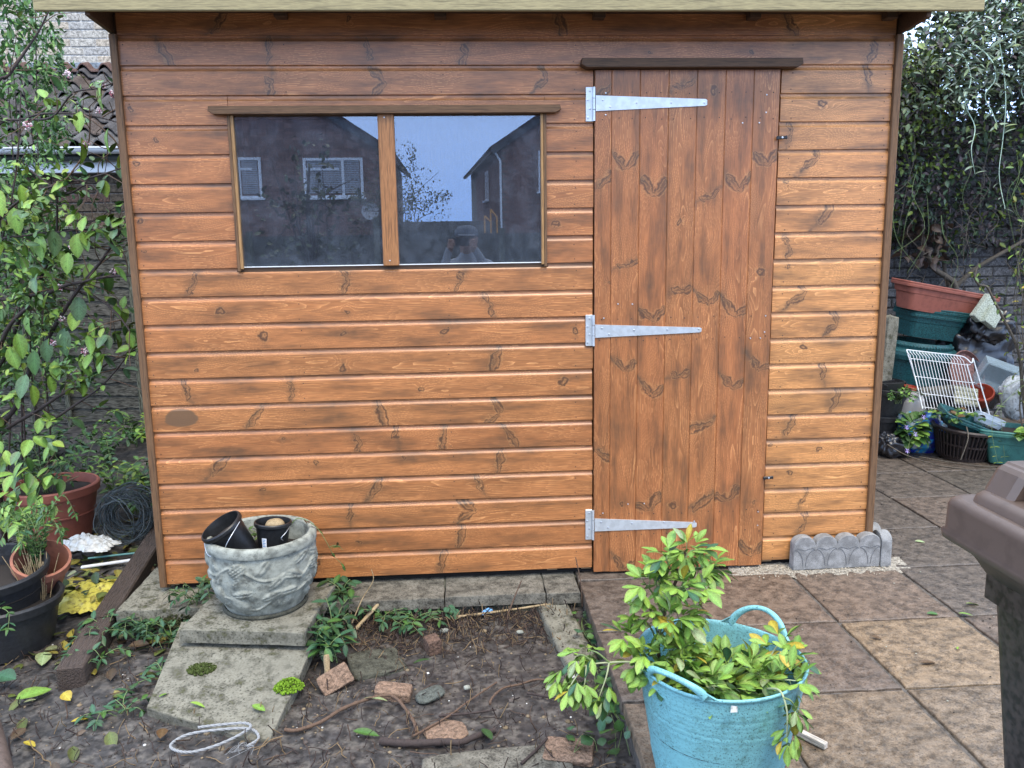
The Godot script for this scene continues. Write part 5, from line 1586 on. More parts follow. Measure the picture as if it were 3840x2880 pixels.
func build_bin() -> void:
	var t := thing("wheeled_bin", "brown plastic wheeled bin with a domed lid at the right", "bin", Vector3(0, 0, 0))
	var m := MB.new()
	# tapered body, front at the left
	var lo := [Vector3(2.245, 0.05, 2.62), Vector3(2.80, 0.05, 2.62), Vector3(2.80, 0.05, 2.14), Vector3(2.245, 0.05, 2.14)]
	var hi := [Vector3(2.178, 0.93, 2.655), Vector3(2.86, 0.93, 2.655), Vector3(2.86, 0.93, 2.06), Vector3(2.178, 0.93, 2.06)]
	var rows := []
	for lv in [0.0, 0.02, 1.0]:
		var row := PackedVector3Array()
		var cc: Vector3 = (lo[0] + lo[2]) * 0.5 * (1.0 - lv) + (hi[0] + hi[2]) * 0.5 * lv
		for k in 4:
			var p: Vector3 = lo[k].lerp(hi[k], lv)
			var prev: Vector3 = lo[(k + 3) % 4].lerp(hi[(k + 3) % 4], lv)
			var nxt: Vector3 = lo[(k + 1) % 4].lerp(hi[(k + 1) % 4], lv)
			for s in 5:
				var u := s / 4.0
				var a := p + (prev - p).normalized() * 0.03
				var b := p + (nxt - p).normalized() * 0.03
				row.append(a.lerp(p, u).lerp(p.lerp(b, u), u) + (cc - p) * (0.03 if lv == 0.0 else 0.0))
		rows.append(row)
	m.sheet(rows, true)
	part(t, "body", m.mesh(), M.bin_brown)
	# comb lip on the front
	var lip := MB.new()
	lip.prism(PackedVector2Array([Vector2(2.19, 0.935), Vector2(2.108, 0.935), Vector2(2.162, 0.865), Vector2(2.162, 0.822), Vector2(2.196, 0.818)]), 0.53, at(Vector3(0, 0, 2.355)), 0.003)
	part(t, "lifting_lip", lip.mesh(), M.bin_brown)
	var ax := MB.new()
	ax.tube(PackedVector3Array([Vector3(2.76, 0.10, 2.05), Vector3(2.76, 0.10, 2.71)]), 0.012, 0.012, 8)
	part(t, "axle", ax.mesh(), M.wire)
	for z in [2.075, 2.685]:
		var wl := MB.new()
		wl.lathe(PackedVector2Array([Vector2(0.0001, -0.025), Vector2(0.085, -0.025), Vector2(0.1, -0.018), Vector2(0.1, 0.018), Vector2(0.085, 0.025), Vector2(0.0001, 0.025)]), 28, false, Transform3D(Basis(Vector3.RIGHT, PI / 2), Vector3(2.76, 0.10, z)))
		part(t, "wheel", wl.mesh(), M.black_plastic)
	# lid: a skirted plate and a raised dome with a hand recess in its front face
	var lid := part(t, "lid", loft_rect([[0.922, 2.100, 2.885, 2.050, 2.660], [0.926, 2.094, 2.888, 2.046, 2.664], [0.938, 2.092, 2.888, 2.045, 2.665], [0.940, 2.097, 2.885, 2.049, 2.661], [0.985, 2.098, 2.884, 2.050, 2.660], [0.994, 2.101, 2.881, 2.053, 2.657], [0.999, 2.107, 2.875, 2.059, 2.651], [1.000, 2.114, 2.868, 2.066, 2.644]], 0.028), M.bin_lid)
	part(lid, "lid_step", loft_rect([[0.998, 2.120, 2.850, 2.080, 2.640], [1.010, 2.123, 2.848, 2.083, 2.637], [1.017, 2.129, 2.842, 2.089, 2.631], [1.019, 2.137, 2.835, 2.097, 2.623]], 0.035), M.bin_lid)
	for z in [2.126, 2.596]:
		var ep := MB.new()
		ep.prism(PackedVector2Array([Vector2(2.140, 1.014), Vector2(2.40, 1.014), Vector2(2.40, 1.066), Vector2(2.178, 1.066), Vector2(2.168, 1.063), Vector2(2.161, 1.056)]), 0.076, at(Vector3(0, 0, z)), 0.013)
		part(lid, "dome_end", ep.mesh(), M.bin_lid)
	var tp := MB.new()
	tp.box(Vector3(2.507, 1.0595, 2.361), Vector3(0.675, 0.017, 0.540), 0.008)
	part(lid, "dome_top", tp.mesh(), M.bin_lid)
	var bk := MB.new()
	bk.prism(PackedVector2Array([Vector2(2.16, 1.0185), Vector2(2.84, 1.0185), Vector2(2.84, 1.053), Vector2(2.27, 1.053), Vector2(2.235, 1.035), Vector2(2.20, 1.0225)]), 0.41, at(Vector3(0, 0, 2.361)), 0.0)
	part(lid, "hand_recess", bk.mesh(), M.bin_lid)

func scallop_outline(n: int, pitch: float, valley: float, peak: float) -> PackedVector2Array:
	var o := PackedVector2Array([Vector2(0, 0), Vector2(n * pitch, 0)])
	for k in range(n - 1, -1, -1):
		for s in 13:
			var a := PI * s / 12.0
			var p := Vector2(k * pitch + pitch * 0.5 + cos(a) * pitch * 0.5, valley + sin(a) * (peak - valley))
			if o[o.size() - 1].distance_to(p) > 0.0005: o.append(p)
	return o

func edging(label: String, n: int, xf: Transform3D) -> void:
	var t := thing("scalloped_edging", label, "edging stone", xf.origin, 0, "grey scalloped edging stones")
	t.basis = xf.basis
	var pitch := 0.0985
	var m := MB.new()
	m.prism(scallop_outline(n, pitch, 0.112, 0.150), 0.046, at(Vector3(0, 0, 0)), 0.004)
	part(t, "block", m.mesh(), M.edging_grey)
	# fan ornament pressed into the face: thin raised lines
	for k in n:
		var cx := pitch * (k + 0.5)
		for q in [[-1.0, 0.0], [1.0, 0.0]]:
			var sg: float = q[0]
			var l := []
			for s in 9:
				var a := PI * 0.5 * s / 8.0
				l.append(Vector3(cx + sg * pitch * 0.46 - sg * pitch * 0.40 * sin(a), 0.092 - 0.075 * (1.0 - cos(a)), 0.0232))
			var mb := MB.new()
			mb.tube(PackedVector3Array(l), 0.0017, 0.0017, 5, false)
			part(t, "fan_line", mb.mesh(), M.edging_line)
		var l2 := []
		for s in 9:
			var a := PI * s / 8.0
			l2.append(Vector3(cx + cos(a) * pitch * 0.47, 0.088 + 0.010 * absf(sin(a * 2.0)), 0.0232))
		var mb2 := MB.new()
		mb2.tube(PackedVector3Array(l2), 0.0017, 0.0017, 5, false)
		part(t, "fan_line", mb2.mesh(), M.edging_line)

func build_edging() -> void:
	edging("grey concrete scalloped edging stone standing against the shed's front right corner", 4, at(Vector3(2.692, 0.003, 0.034), euler(0, 1.0, 0)))
	edging("grey scalloped edging stone running back along the shed's right side", 4, Transform3D(euler(0, 88.0, 0), Vector3(3.112, 0.003, 0.055)))


# ---------------------------------------------------------------- left: house, fence, shrubs, pots
func brick_run(parent: Node3D, x0: float, x1: float, y0: float, rows: int, z: float, mats: Array, meshes: Array, shift := 0.0, off := 0.0) -> void:
	for r in rows:
		var x := x0 - (0.1125 if r % 2 == 1 else 0.0) + off
		while x < x1:
			part(parent, "brick", meshes[rng.randi_range(0, meshes.size() - 1)], M[mats[rng.randi_range(0, mats.size() - 1)]], at(Vector3(x + 0.1075, y0 + r * 0.075 + 0.0325, z + rr(-0.002, 0.002) + shift)))
			x += 0.225

func build_left() -> void:
	rng.seed = 512
	# neighbouring house: pale brick above, lean-to roof with roll tiles, white gutter, brown brick below
	var h := thing("neighbour_house", "pale brick house with a tiled lean-to roof and white gutter beyond the fence", "house", Vector3(0, 0, 0))
	var bm := [boxm(Vector3(0.215, 0.065, 0.05), 0.004), boxm(Vector3(0.214, 0.064, 0.054), 0.006), boxm(Vector3(0.213, 0.065, 0.05), 0.005)]
	part(h, "wall", boxm(Vector3(9.0, 3.2, 0.3)), M.mortar_pale, at(Vector3(-3.6, 4.45, -5.151)))
	brick_run(h, -3.4, -0.4, 3.13, 12, -5.02, ["brick_cream", "brick_cream2", "brick_cream", "brick_greyish", "brick_buff"], bm)
	var rest := []
	for r in 34:
		var x := -8.0 - (0.1125 if r % 2 == 1 else 0.0)
		while x < 0.8:
			if r >= 12 or x < -3.45 or x > -0.45: rest.append(at(Vector3(x + 0.1075, 3.13 + r * 0.075 + 0.0325, -5.02)))
			if r < 18 and (r < 12 or x < -2.75): rest.append(at(Vector3(x + 0.1075, 0.6 + r * 0.075 + 0.0325, -3.815)))
			x += 0.225
	scatter(h, "bricks_beyond", bm[1], M.brick_cream2, rest)
	part(h, "lower_wall", boxm(Vector3(9.0, 2.4, 0.2)), M.mortar_mid, at(Vector3(-3.6, 0.9, -3.902)))
	brick_run(h, -2.7, 0.2, 1.50, 7, -3.815, ["brick_brown", "brick_dun", "brick_dun"], bm)
	part(h, "lead_flashing", bar(Vector3(-2.6, 3.085, -4.985), Vector3(7, 0.10, 0.012), 0.003), M.lead)
	part(h, "roof_deck", boxm(Vector3(8.0, 0.03, 1.70)), M.roof_felt, at(Vector3(-3.2, 2.585, -4.34), euler(32.5, 0, 0)))
	# roll tiles: each a half barrel with a flat pan beside it
	var tmeshes := []
	for v in 3:
		var tm := MB.new()
		var rows := []
		for j in 5:
			var row := PackedVector3Array()
			for i in 13:
				var u := i / 12.0
				var y := 0.072 * sin(PI * clampf(u / 0.62, 0, 1)) + 0.006 * (1.0 if u > 0.62 else 0.0)
				var zz: float = 0.155 - 0.31 * [0.0, 0.0, 0.3, 0.7, 1.0][j]
				row.append(Vector3((u - 0.5) * 0.205, y * (1.0 - 0.12 * j / 4.0) - (0.02 if j == 0 else 0.0) + 0.012 * (1.0 - j / 4.0), zz))
			rows.append(row)
		tm.sheet(rows, false)
		tmeshes.append(tm.mesh())
	for r in 7:
		for c in 20:
			var dz := r * 0.232
			part(h, "roof_tile", tmeshes[0], M[["tile_dark", "tile_dark", "tile_grey", "tile_brown"][rng.randi_range(0, 3)]], Transform3D(euler(32.5 + rr(-1, 1) - 7.0, rr(-1, 1), rr(-1, 1)), Vector3(-3.62 + c * 0.190 + rr(-0.004, 0.004), 2.285 + dz * sin(deg_to_rad(32.5)), -3.80 - dz * cos(deg_to_rad(32.5)))))
	for c in 20:   # ridge-like top course, warm terracotta
		part(h, "top_tile", tmeshes[0], M.tile_pink, Transform3D(euler(20, 0, 0).scaled_local(Vector3(1, 1, 0.5)), Vector3(-3.62 + c * 0.190, 3.06, -4.95)))
	var gt := MB.new()
	var prof := []
	for k in 9:
		var a := PI + PI * k / 8.0
		prof.append(Vector2(cos(a) * 0.055, sin(a) * 0.05))
	var rows2 := []
	for p in prof: rows2.append(PackedVector3Array([Vector3(-5, p.y, p.x), Vector3(0.6, p.y, p.x)]))
	gt.sheet(rows2, false)
	for p in [Vector3(-2.2, -0.002, 0.056), Vector3(-2.2, -0.002, -0.056)]: gt.box(p, Vector3(5.6, 0.012, 0.006))
	part(h, "gutter", gt.mesh(), M.white_paint, at(Vector3(0, 2.215, -3.60)))
	part(h, "gutter_bracket", bar(Vector3(-1.64, 2.19, -3.545), Vector3(0.03, 0.085, 0.02), 0.006), M.white_paint)
	part(h, "fascia_board", bar(Vector3(-2.2, 2.13, -3.70), Vector3(5.6, 0.20, 0.02), 0.002), M.white_paint)
	part(h, "soffit_board", bar(Vector3(-2.2, 2.035, -3.765), Vector3(5.6, 0.012, 0.12), 0.0), M.white_paint)

	# waney lap fence
	var f := thing("lap_fence", "weathered grey-green lap fence with upright battens behind the shrub", "fence", Vector3(0, 0, -2.8))
	var fb := []
	for v in 4:
		var m := MB.new()
		var n := FastNoiseLite.new()
		n.seed = 200 + v; n.frequency = 2.2; n.fractal_octaves = 3
		var lo := PackedVector3Array(); var lo2 := PackedVector3Array(); var hi := PackedVector3Array(); var un := PackedVector3Array()
		for i in 25:
			var x := -0.915 + 1.83 * i / 24.0
			var w := 0.014 * n.get_noise_1d(x * 3.0)
			lo.append(Vector3(x, -0.062 + w, 0.013)); lo2.append(Vector3(x, -0.060 + w, 0.017)); hi.append(Vector3(x, 0.07, 0.002)); un.append(Vector3(x, -0.064 + w, 0.002))
		m.sheet([un, lo], false); m.sheet([lo, lo2], false); m.sheet([lo2, hi], false)
		fb.append(m.mesh())
	for px in 4:
		for r in 15:
			part(f, "fence_board", fb[rng.randi_range(0, 3)], M[["fence_a", "fence_b", "fence_a", "fence_c"][rng.randi_range(0, 3)]], at(Vector3(-4.55 + px * 1.84, 0.12 + r * 0.099, rr(-0.002, 0.002)), euler(0, 0, rr(-0.25, 0.25))))
		for b in 4:
			part(f, "batten", bar(Vector3(0, 0, 0), Vector3(0.036, 1.52, 0.022), 0.004), M.fence_batten, at(Vector3(-5.35 + px * 1.84 + b * 0.53 + 0.05, 0.80, 0.028), euler(0, 0, rr(-0.6, 0.6))))
		part(f, "capping", bar(Vector3(0, 0, 0), Vector3(1.83, 0.022, 0.05), 0.004), M.fence_batten, at(Vector3(-4.55 + px * 1.84, 1.575, 0.01)))

	viburnum()
	climber()
	# weeds and ground cover by the fence
	var spots := [[Vector3(-1.28, -0.03, -1.6), 12, 0.30, 0.36, "tall tangled dark weeds behind the reddish pot", GREEN_DARK], [Vector3(-0.70, -0.06, -1.75), 12, 0.28, 0.22, "dense dark green weeds behind the wire roll", [Color(0.03, 0.09, 0.05), Color(0.05, 0.12, 0.06)]], [Vector3(-1.05, 0.02, -2.0), 10, 0.30, 0.26, "tangled green ground cover at the fence beside the shed", GREEN_MID], [Vector3(-1.45, 0.0, -2.1), 10, 0.32, 0.30, "leafy green weeds at the foot of the fence's middle batten", GREEN_MID], [Vector3(-0.78, -0.04, -1.45), 9, 0.26, 0.30, "bright green weeds against the shed's rear left corner", GREEN_LIME], [Vector3(-1.15, -0.05, -1.35), 9, 0.28, 0.26, "dark bluish weeds behind the terracotta pot", [Color(0.03, 0.10, 0.06), Color(0.05, 0.12, 0.08)]], [Vector3(-1.75, 0.0, -1.9), 9, 0.32, 0.32, "green weeds near the fence at the far left", GREEN_DARK], [Vector3(-0.62, -0.07, -1.28), 8, 0.2, 0.16, "low dark weeds above the wire roll", GREEN_DARK], [Vector3(-0.98, 0.08, -2.35), 10, 0.3, 0.24, "pale green ground cover low in the corner of fence and shed", GREEN_LIME]]
	for q in spots:
		weed("weed_clump", q[4], "weeds", q[0], q[1], q[2], q[3], 0.055, 0.5, ["leaf_mid", "leaf_fresh", "leaf_blue", "leaf_deep"], q[5], 40, "weeds along the fence")
	# a long thin reed-like tuft and dead canes among them
	for q in [[Vector3(-1.0, -0.08, -0.95), "upright dead woody stems behind the wire roll", 5, 0.45], [Vector3(-0.93, -0.08, -1.15), "broken pale dead stems beside the terracotta pot", 4, 0.38]]:
		var d := thing("dead_weed", q[1], "dead stems", q[0])
		for k in int(q[2]):
			stem(d, [Vector3(rr(-0.03, 0.03), 0, rr(-0.03, 0.03)), Vector3(rr(-0.05, 0.05), 0.2, rr(-0.04, 0.04)), Vector3(rr(-0.1, 0.14), float(q[3]) * rr(0.6, 1.1), rr(-0.08, 0.08))], 0.006, 0.003, M.cane if k % 2 else M.twig_brown)
	pots()

func viburnum() -> void:
	rng.seed = 88
	var base := Vector3(-1.12, -0.10, -0.85)
	var t := thing("viburnum_shrub", "large open shrub with dark stems, veined green leaves and tiny pink flowers", "shrub", base)
	var lines := [
		[0.016, [Vector3(-1.12, -0.10, -0.85), Vector3(-1.07, 0.40, -0.75), Vector3(-0.99, 0.57, -0.70), Vector3(-0.86, 0.71, -0.65), Vector3(-0.76, 0.88, -0.60), Vector3(-0.64, 1.03, -0.55), Vector3(-0.51, 1.19, -0.50), Vector3(-0.40, 1.30, -0.45), Vector3(-0.29, 1.40, -0.40), Vector3(-0.17, 1.54, -0.35)]],
		[0.013, [Vector3(-1.14, -0.10, -0.9), Vector3(-1.10, 0.6, -0.8), Vector3(-0.89, 1.01, -0.63), Vector3(-0.74, 1.16, -0.57), Vector3(-0.55, 1.26, -0.50), Vector3(-0.41, 1.29, -0.43), Vector3(-0.30, 1.31, -0.37), Vector3(-0.14, 1.32, -0.30)]],
		[0.012, [Vector3(-1.10, -0.10, -0.82), Vector3(-1.04, 0.45, -0.70), Vector3(-0.93, 0.58, -0.65), Vector3(-0.75, 0.68, -0.60), Vector3(-0.63, 0.75, -0.55), Vector3(-0.50, 0.82, -0.50), Vector3(-0.34, 0.92, -0.45), Vector3(-0.18, 0.99, -0.40)]],
		[0.007, [Vector3(-0.75, 0.59, -0.60), Vector3(-0.53, 0.72, -0.50), Vector3(-0.35, 0.83, -0.40), Vector3(-0.19, 0.98, -0.32)]],
		[0.011, [Vector3(-1.16, -0.10, -0.92), Vector3(-1.2, 0.7, -0.9), Vector3(-1.03, 1.19, -0.80), Vector3(-0.92, 1.20, -0.72), Vector3(-0.69, 1.23, -0.63), Vector3(-0.56, 1.26, -0.55), Vector3(-0.38, 1.22, -0.47), Vector3(-0.26, 1.16, -0.38), Vector3(-0.18, 1.08, -0.32)]],
		[0.012, [Vector3(-1.13, -0.10, -0.88), Vector3(-1.06, 0.71, -0.80), Vector3(-0.92, 0.96, -0.74), Vector3(-0.80, 1.16, -0.68), Vector3(-0.66, 1.33, -0.62), Vector3(-0.56, 1.49, -0.56), Vector3(-0.51, 1.67, -0.50)]],
		[0.007, [Vector3(-1.05, 1.3, -0.78), Vector3(-0.92, 1.52, -0.70), Vector3(-0.70, 1.67, -0.60), Vector3(-0.48, 1.72, -0.50), Vector3(-0.31, 1.74, -0.40), Vector3(-0.14, 1.77, -0.30)]],
		[0.008, [Vector3(-1.2, 1.5, -0.95), Vector3(-0.96, 1.99, -0.90), Vector3(-0.76, 2.04, -0.80), Vector3(-0.61, 2.05, -0.70), Vector3(-0.39, 2.03, -0.60), Vector3(-0.21, 1.98, -0.50)]],
		[0.009, [Vector3(-1.18, 1.4, -0.95), Vector3(-0.94, 2.15, -0.90), Vector3(-0.85, 2.26, -0.90), Vector3(-0.76, 2.37, -0.90), Vector3(-0.69, 2.46, -0.90), Vector3(-0.63, 2.56, -0.90)]],
		[0.005, [Vector3(-0.66, 1.79, -0.60), Vector3(-0.49, 1.68, -0.53), Vector3(-0.34, 1.71, -0.47), Vector3(-0.22, 1.52, -0.40)]],
		[0.005, [Vector3(-0.76, 2.04, -0.8), Vector3(-0.54, 2.02, -0.60), Vector3(-0.41, 2.11, -0.53), Vector3(-0.28, 2.12, -0.47), Vector3(-0.17, 2.14, -0.42)]],
		[0.004, [Vector3(-0.48, 1.72, -0.50), Vector3(-0.37, 1.88, -0.53), Vector3(-0.33, 2.05, -0.5)]],
		[0.004, [Vector3(-0.40, 2.03, -0.6), Vector3(-0.30, 1.97, -0.50), Vector3(-0.24, 1.91, -0.50), Vector3(-0.21, 1.85, -0.50)]],
		[0.006, [Vector3(-1.15, 0.9, -0.85), Vector3(-0.95, 1.35, -0.75), Vector3(-0.82, 1.62, -0.7), Vector3(-0.75, 1.9, -0.7), Vector3(-0.72, 2.15, -0.72)]],
		[0.006, [Vector3(-1.1, 0.7, -0.85), Vector3(-0.90, 1.4, -0.65), Vector3(-0.70, 1.5, -0.6), Vector3(-0.45, 1.52, -0.5), Vector3(-0.22, 1.62, -0.42)]]]
	var ends := []
	for l in lines:
		var pts := []
		for p in l[1]: pts.append(p - base)
		var r: float = l[0]
		var c := stem(t, pts, r, maxf(0.0028, r * 0.35), M.twig_dark if r > 0.0045 else M.twig_brown, "branch")
		var k := 6
		while k < c.size():
			# side twigs
			var d := (c[k] - c[k - 1]).normalized()
			var o := c[k]
			var e := o + (rdir(0.25) * 0.8 + d * 0.5).normalized() * rr(0.08, 0.26)
			if (e + base).x < -0.10:
				stem(t, [o, o.lerp(e, 0.5) + rdir() * 0.02, e], 0.0028, 0.0012, M.twig_brown, "twig", 4)
				ends.append([e, (e - o).normalized()])
				if rng.randf() < 0.6: ends.append([o.lerp(e, 0.55), (e - o).normalized()])
			k += rng.randi_range(1, 3)
		ends.append([c[c.size() - 1], (c[c.size() - 1] - c[c.size() - 3]).normalized()])
	var big := []
	for e in ends:
		for n in (rng.randi_range(2, 4) if (e[0] + base).y < 1.75 else (1 if rng.randf() < 0.45 else 0)):
			var d: Vector3 = e[1] * 0.5 + rdir(-0.35)
			var p: Vector3 = e[0]
			if (p + base).x > -0.16: continue
			big.append(Transform3D(leaf_frame(d, rr(-0.7, 0.7), rr(0.038, 0.085)), p))
		if (e[0] + base).x < -0.36 and (e[0] + base).y > 0.75 and (e[0] + base).y < 2.1:
			for n in 9:
				big.append(Transform3D(leaf_frame(rdir(-0.3), rr(-0.8, 0.8), rr(0.022, 0.042)), e[0] + rdir() * rr(0.02, 0.13)))
	# the larger hanging leaves one can pick out
	for p in [Vector3(-0.33, 1.33, -0.50), Vector3(-0.40, 1.37, -0.50), Vector3(-0.48, 1.16, -0.50), Vector3(-0.54, 1.08, -0.50), Vector3(-0.47, 0.95, -0.50), Vector3(-0.62, 1.03, -0.50), Vector3(-0.60, 0.93, -0.50), Vector3(-0.73, 0.87, -0.50), Vector3(-0.63, 0.86, -0.50), Vector3(-0.79, 1.0, -0.50), Vector3(-0.68, 0.98, -0.50), Vector3(-0.75, 1.06, -0.50), Vector3(-0.71, 0.82, -0.50), Vector3(-0.69, 1.15, -0.50), Vector3(-0.46, 1.22, -0.50), Vector3(-0.37, 2.03, -0.5), Vector3(-0.38, 1.92, -0.5), Vector3(-0.25, 2.14, -0.45), Vector3(-0.24, 1.95, -0.45), Vector3(-0.58, 1.75, -0.5), Vector3(-0.66, 1.72, -0.5), Vector3(-0.76, 1.70, -0.5), Vector3(-0.70, 1.62, -0.5), Vector3(-0.42, 1.50, -0.45), Vector3(-0.52, 1.52, -0.45), Vector3(-0.45, 1.42, -0.42), Vector3(-0.82, 1.5, -0.55), Vector3(-0.6, 1.5, -0.5)]:
		big.append(Transform3D(leaf_frame(Vector3(rr(-0.35, 0.35), -1.0, rr(0.0, 0.5)), rr(-0.6, 0.6), rr(0.085, 0.125)), p - base))
	# low yellowing growth at its foot
	for k in 75:
		var p := Vector3(-0.82 + 0.26 * rng.randf() - 0.15 * rng.randf(), 0.20 + 0.38 * rng.randf(), -0.42 + rr(-0.12, 0.12))
		big.append(Transform3D(leaf_frame(Vector3(rr(-0.7, 0.7), rr(-0.8, 0.2), rr(0.2, 0.9)), rr(-0.6, 0.6), rr(0.06, 0.10)), p - base))
	leaves(t, [leaf_mesh(0.56, 0.10, 0.16, 0.85, 8, 0.05), leaf_mesh(0.50, 0.16, 0.26, 0.85, 8, 0.05)], ["leaf_fresh", "leaf_mid", "leaf_fresh", "leaf_lime", "leaf_sage", "leaf_fresh", "leaf_lime", "leaf_sage"], [Color(0.10, 0.21, 0.06), Color(0.15, 0.27, 0.05), Color(0.09, 0.18, 0.08), Color(0.22, 0.32, 0.05)], big, 300)
	# flower clusters
	var fm := block(9, Vector3.ONE, 0.2, 0.9)
	for p in [Vector3(-0.27, 2.14, -0.50), Vector3(-0.29, 2.03, -0.50), Vector3(-0.36, 1.89, -0.50), Vector3(-0.41, 2.19, -0.50), Vector3(-0.23, 2.10, -0.50), Vector3(-0.48, 1.70, -0.50), Vector3(-0.60, 1.97, -0.50), Vector3(-0.54, 1.26, -0.50), Vector3(-0.55, 1.12, -0.50), Vector3(-0.59, 1.01, -0.50), Vector3(-0.46, 0.97, -0.50), Vector3(-0.52, 0.88, -0.50), Vector3(-0.47, 1.44, -0.50), Vector3(-0.29, 1.33, -0.50)]:
		var fx := []
		var fc := []
		for k in 26:
			var d := rdir(0.2)
			fx.append(Transform3D(euler(rr(0, 360), rr(0, 360), 0).scaled(Vector3(1, 1, 1) * rr(0.004, 0.008)), p - base + d * rr(0.006, 0.02)))
			fc.append(Color(0.72, 0.60, 0.64) if rng.randf() < 0.7 else Color(0.45, 0.18, 0.24))
		scatter(t, "flower_cluster", fm, M.pebble, fx, fc)

func climber() -> void:
	rng.seed = 99
	var t := thing("climbing_shrub", "dense small-leaved light green climber at the upper left edge", "shrub", Vector3(-1.25, 0.0, -1.5))
	var lm := leaf_mesh(0.36, 0.12, 0.2, 0.9, 4)
	var n := FastNoiseLite.new()
	n.seed = 4; n.frequency = 1.0
	var xfs := []
	var cols := []
	for k in 13500:
		var y := rr(0.7, 3.3)
		var edge := 0.28 + 0.12 * n.get_noise_1d(y * 2.2) - 0.10 * maxf(0.0, 1.9 - y)
		var x := edge - 1.5 * pow(rng.randf(), 1.5)
		var p := Vector3(x, y, 0.35 * n.get_noise_2d(x * 2.0, y * 2.0) + rr(-0.25, 0.18))
		if n.get_noise_3d(p.x * 3.5, p.y * 3.5, p.z * 3.5 + 9.0) < -0.16: continue
		xfs.append(Transform3D(leaf_frame(rdir(-0.35), rr(-0.8, 0.8), rr(0.03, 0.065)), p))
		var q := rng.randf()
		cols.append((Color(0.11, 0.25, 0.08) if q < 0.5 else (Color(0.20, 0.36, 0.10) if q < 0.85 else Color(0.17, 0.30, 0.17))) * rr(0.6, 1.3))
	scatter(t, "foliage", lm, M.leaf, xfs, cols)
	for k in 16:
		var x := rr(-0.7, 0.3)
		stem(t, [Vector3(x - 0.2, -0.1, rr(-0.1, 0.1)), Vector3(x - 0.1, 0.9, rr(-0.1, 0.1)), Vector3(x, 1.9, rr(-0.1, 0.15)), Vector3(x + rr(-0.1, 0.15), rr(2.4, 3.1), rr(-0.1, 0.15))], 0.006, 0.002, M.twig_dark, "stem", 5)
	for k in 10:   # trailing ends that hang free
		var p := Vector3(0.30 + rr(-0.06, 0.08), rr(2.3, 2.7), 0.1)
		var c := stem(t, [p, p + Vector3(0.05, -0.03, 0.03), p + Vector3(0.09, -0.14, 0.03), p + Vector3(0.08 + rr(-0.03, 0.05), -0.26, 0.02)], 0.0016, 0.001, M.green_stem, "tendril", 4)
		var tx := []
		for i in range(4, c.size()):
			for s in 2: tx.append(Transform3D(leaf_frame(rdir(-0.2), rr(-1, 1), rr(0.02, 0.035)), c[i]))
		scatter(t, "foliage", lm, M.leaf, tx, GREEN_MID)

func pot(called: String, label: String, p: Vector3, bas: Basis, prof: Array, m: Material, fill := 0.0) -> Node3D:
	var t := thing(called, label, "plant pot", p)
	t.basis = bas
	var mb := MB.new()
	mb.lathe(PackedVector2Array(prof), 48)
	part(t, "shell", mb.mesh(), m)
	if fill > 0.0:
		var top: Vector2 = prof[prof.size() / 2]
		var so := MB.new()
		so.lathe(PackedVector2Array([Vector2(top.x * 0.93, fill), Vector2(top.x * 0.5, fill + 0.012), Vector2(0.0001, fill + 0.006)]), 24, true)
		part(t, "compost", so.mesh(), M.potting_soil)
	return t

func round_prof(r0: float, r1: float, h: float, lip: float, lh: float) -> Array:
	return [Vector2(0.0001, 0.0), Vector2(r0, 0.0), Vector2(lerpf(r0, r1, 0.5), (h - lh) * 0.5), Vector2(r1, h - lh), Vector2(r1 + lip, h - lh + 0.004), Vector2(r1 + lip * 1.2, h - 0.006), Vector2(r1 + lip * 0.8, h), Vector2(r1, h), Vector2(r1 - 0.006, h - lh), Vector2(r0 - 0.006, 0.01), Vector2(0.0001, 0.01)]

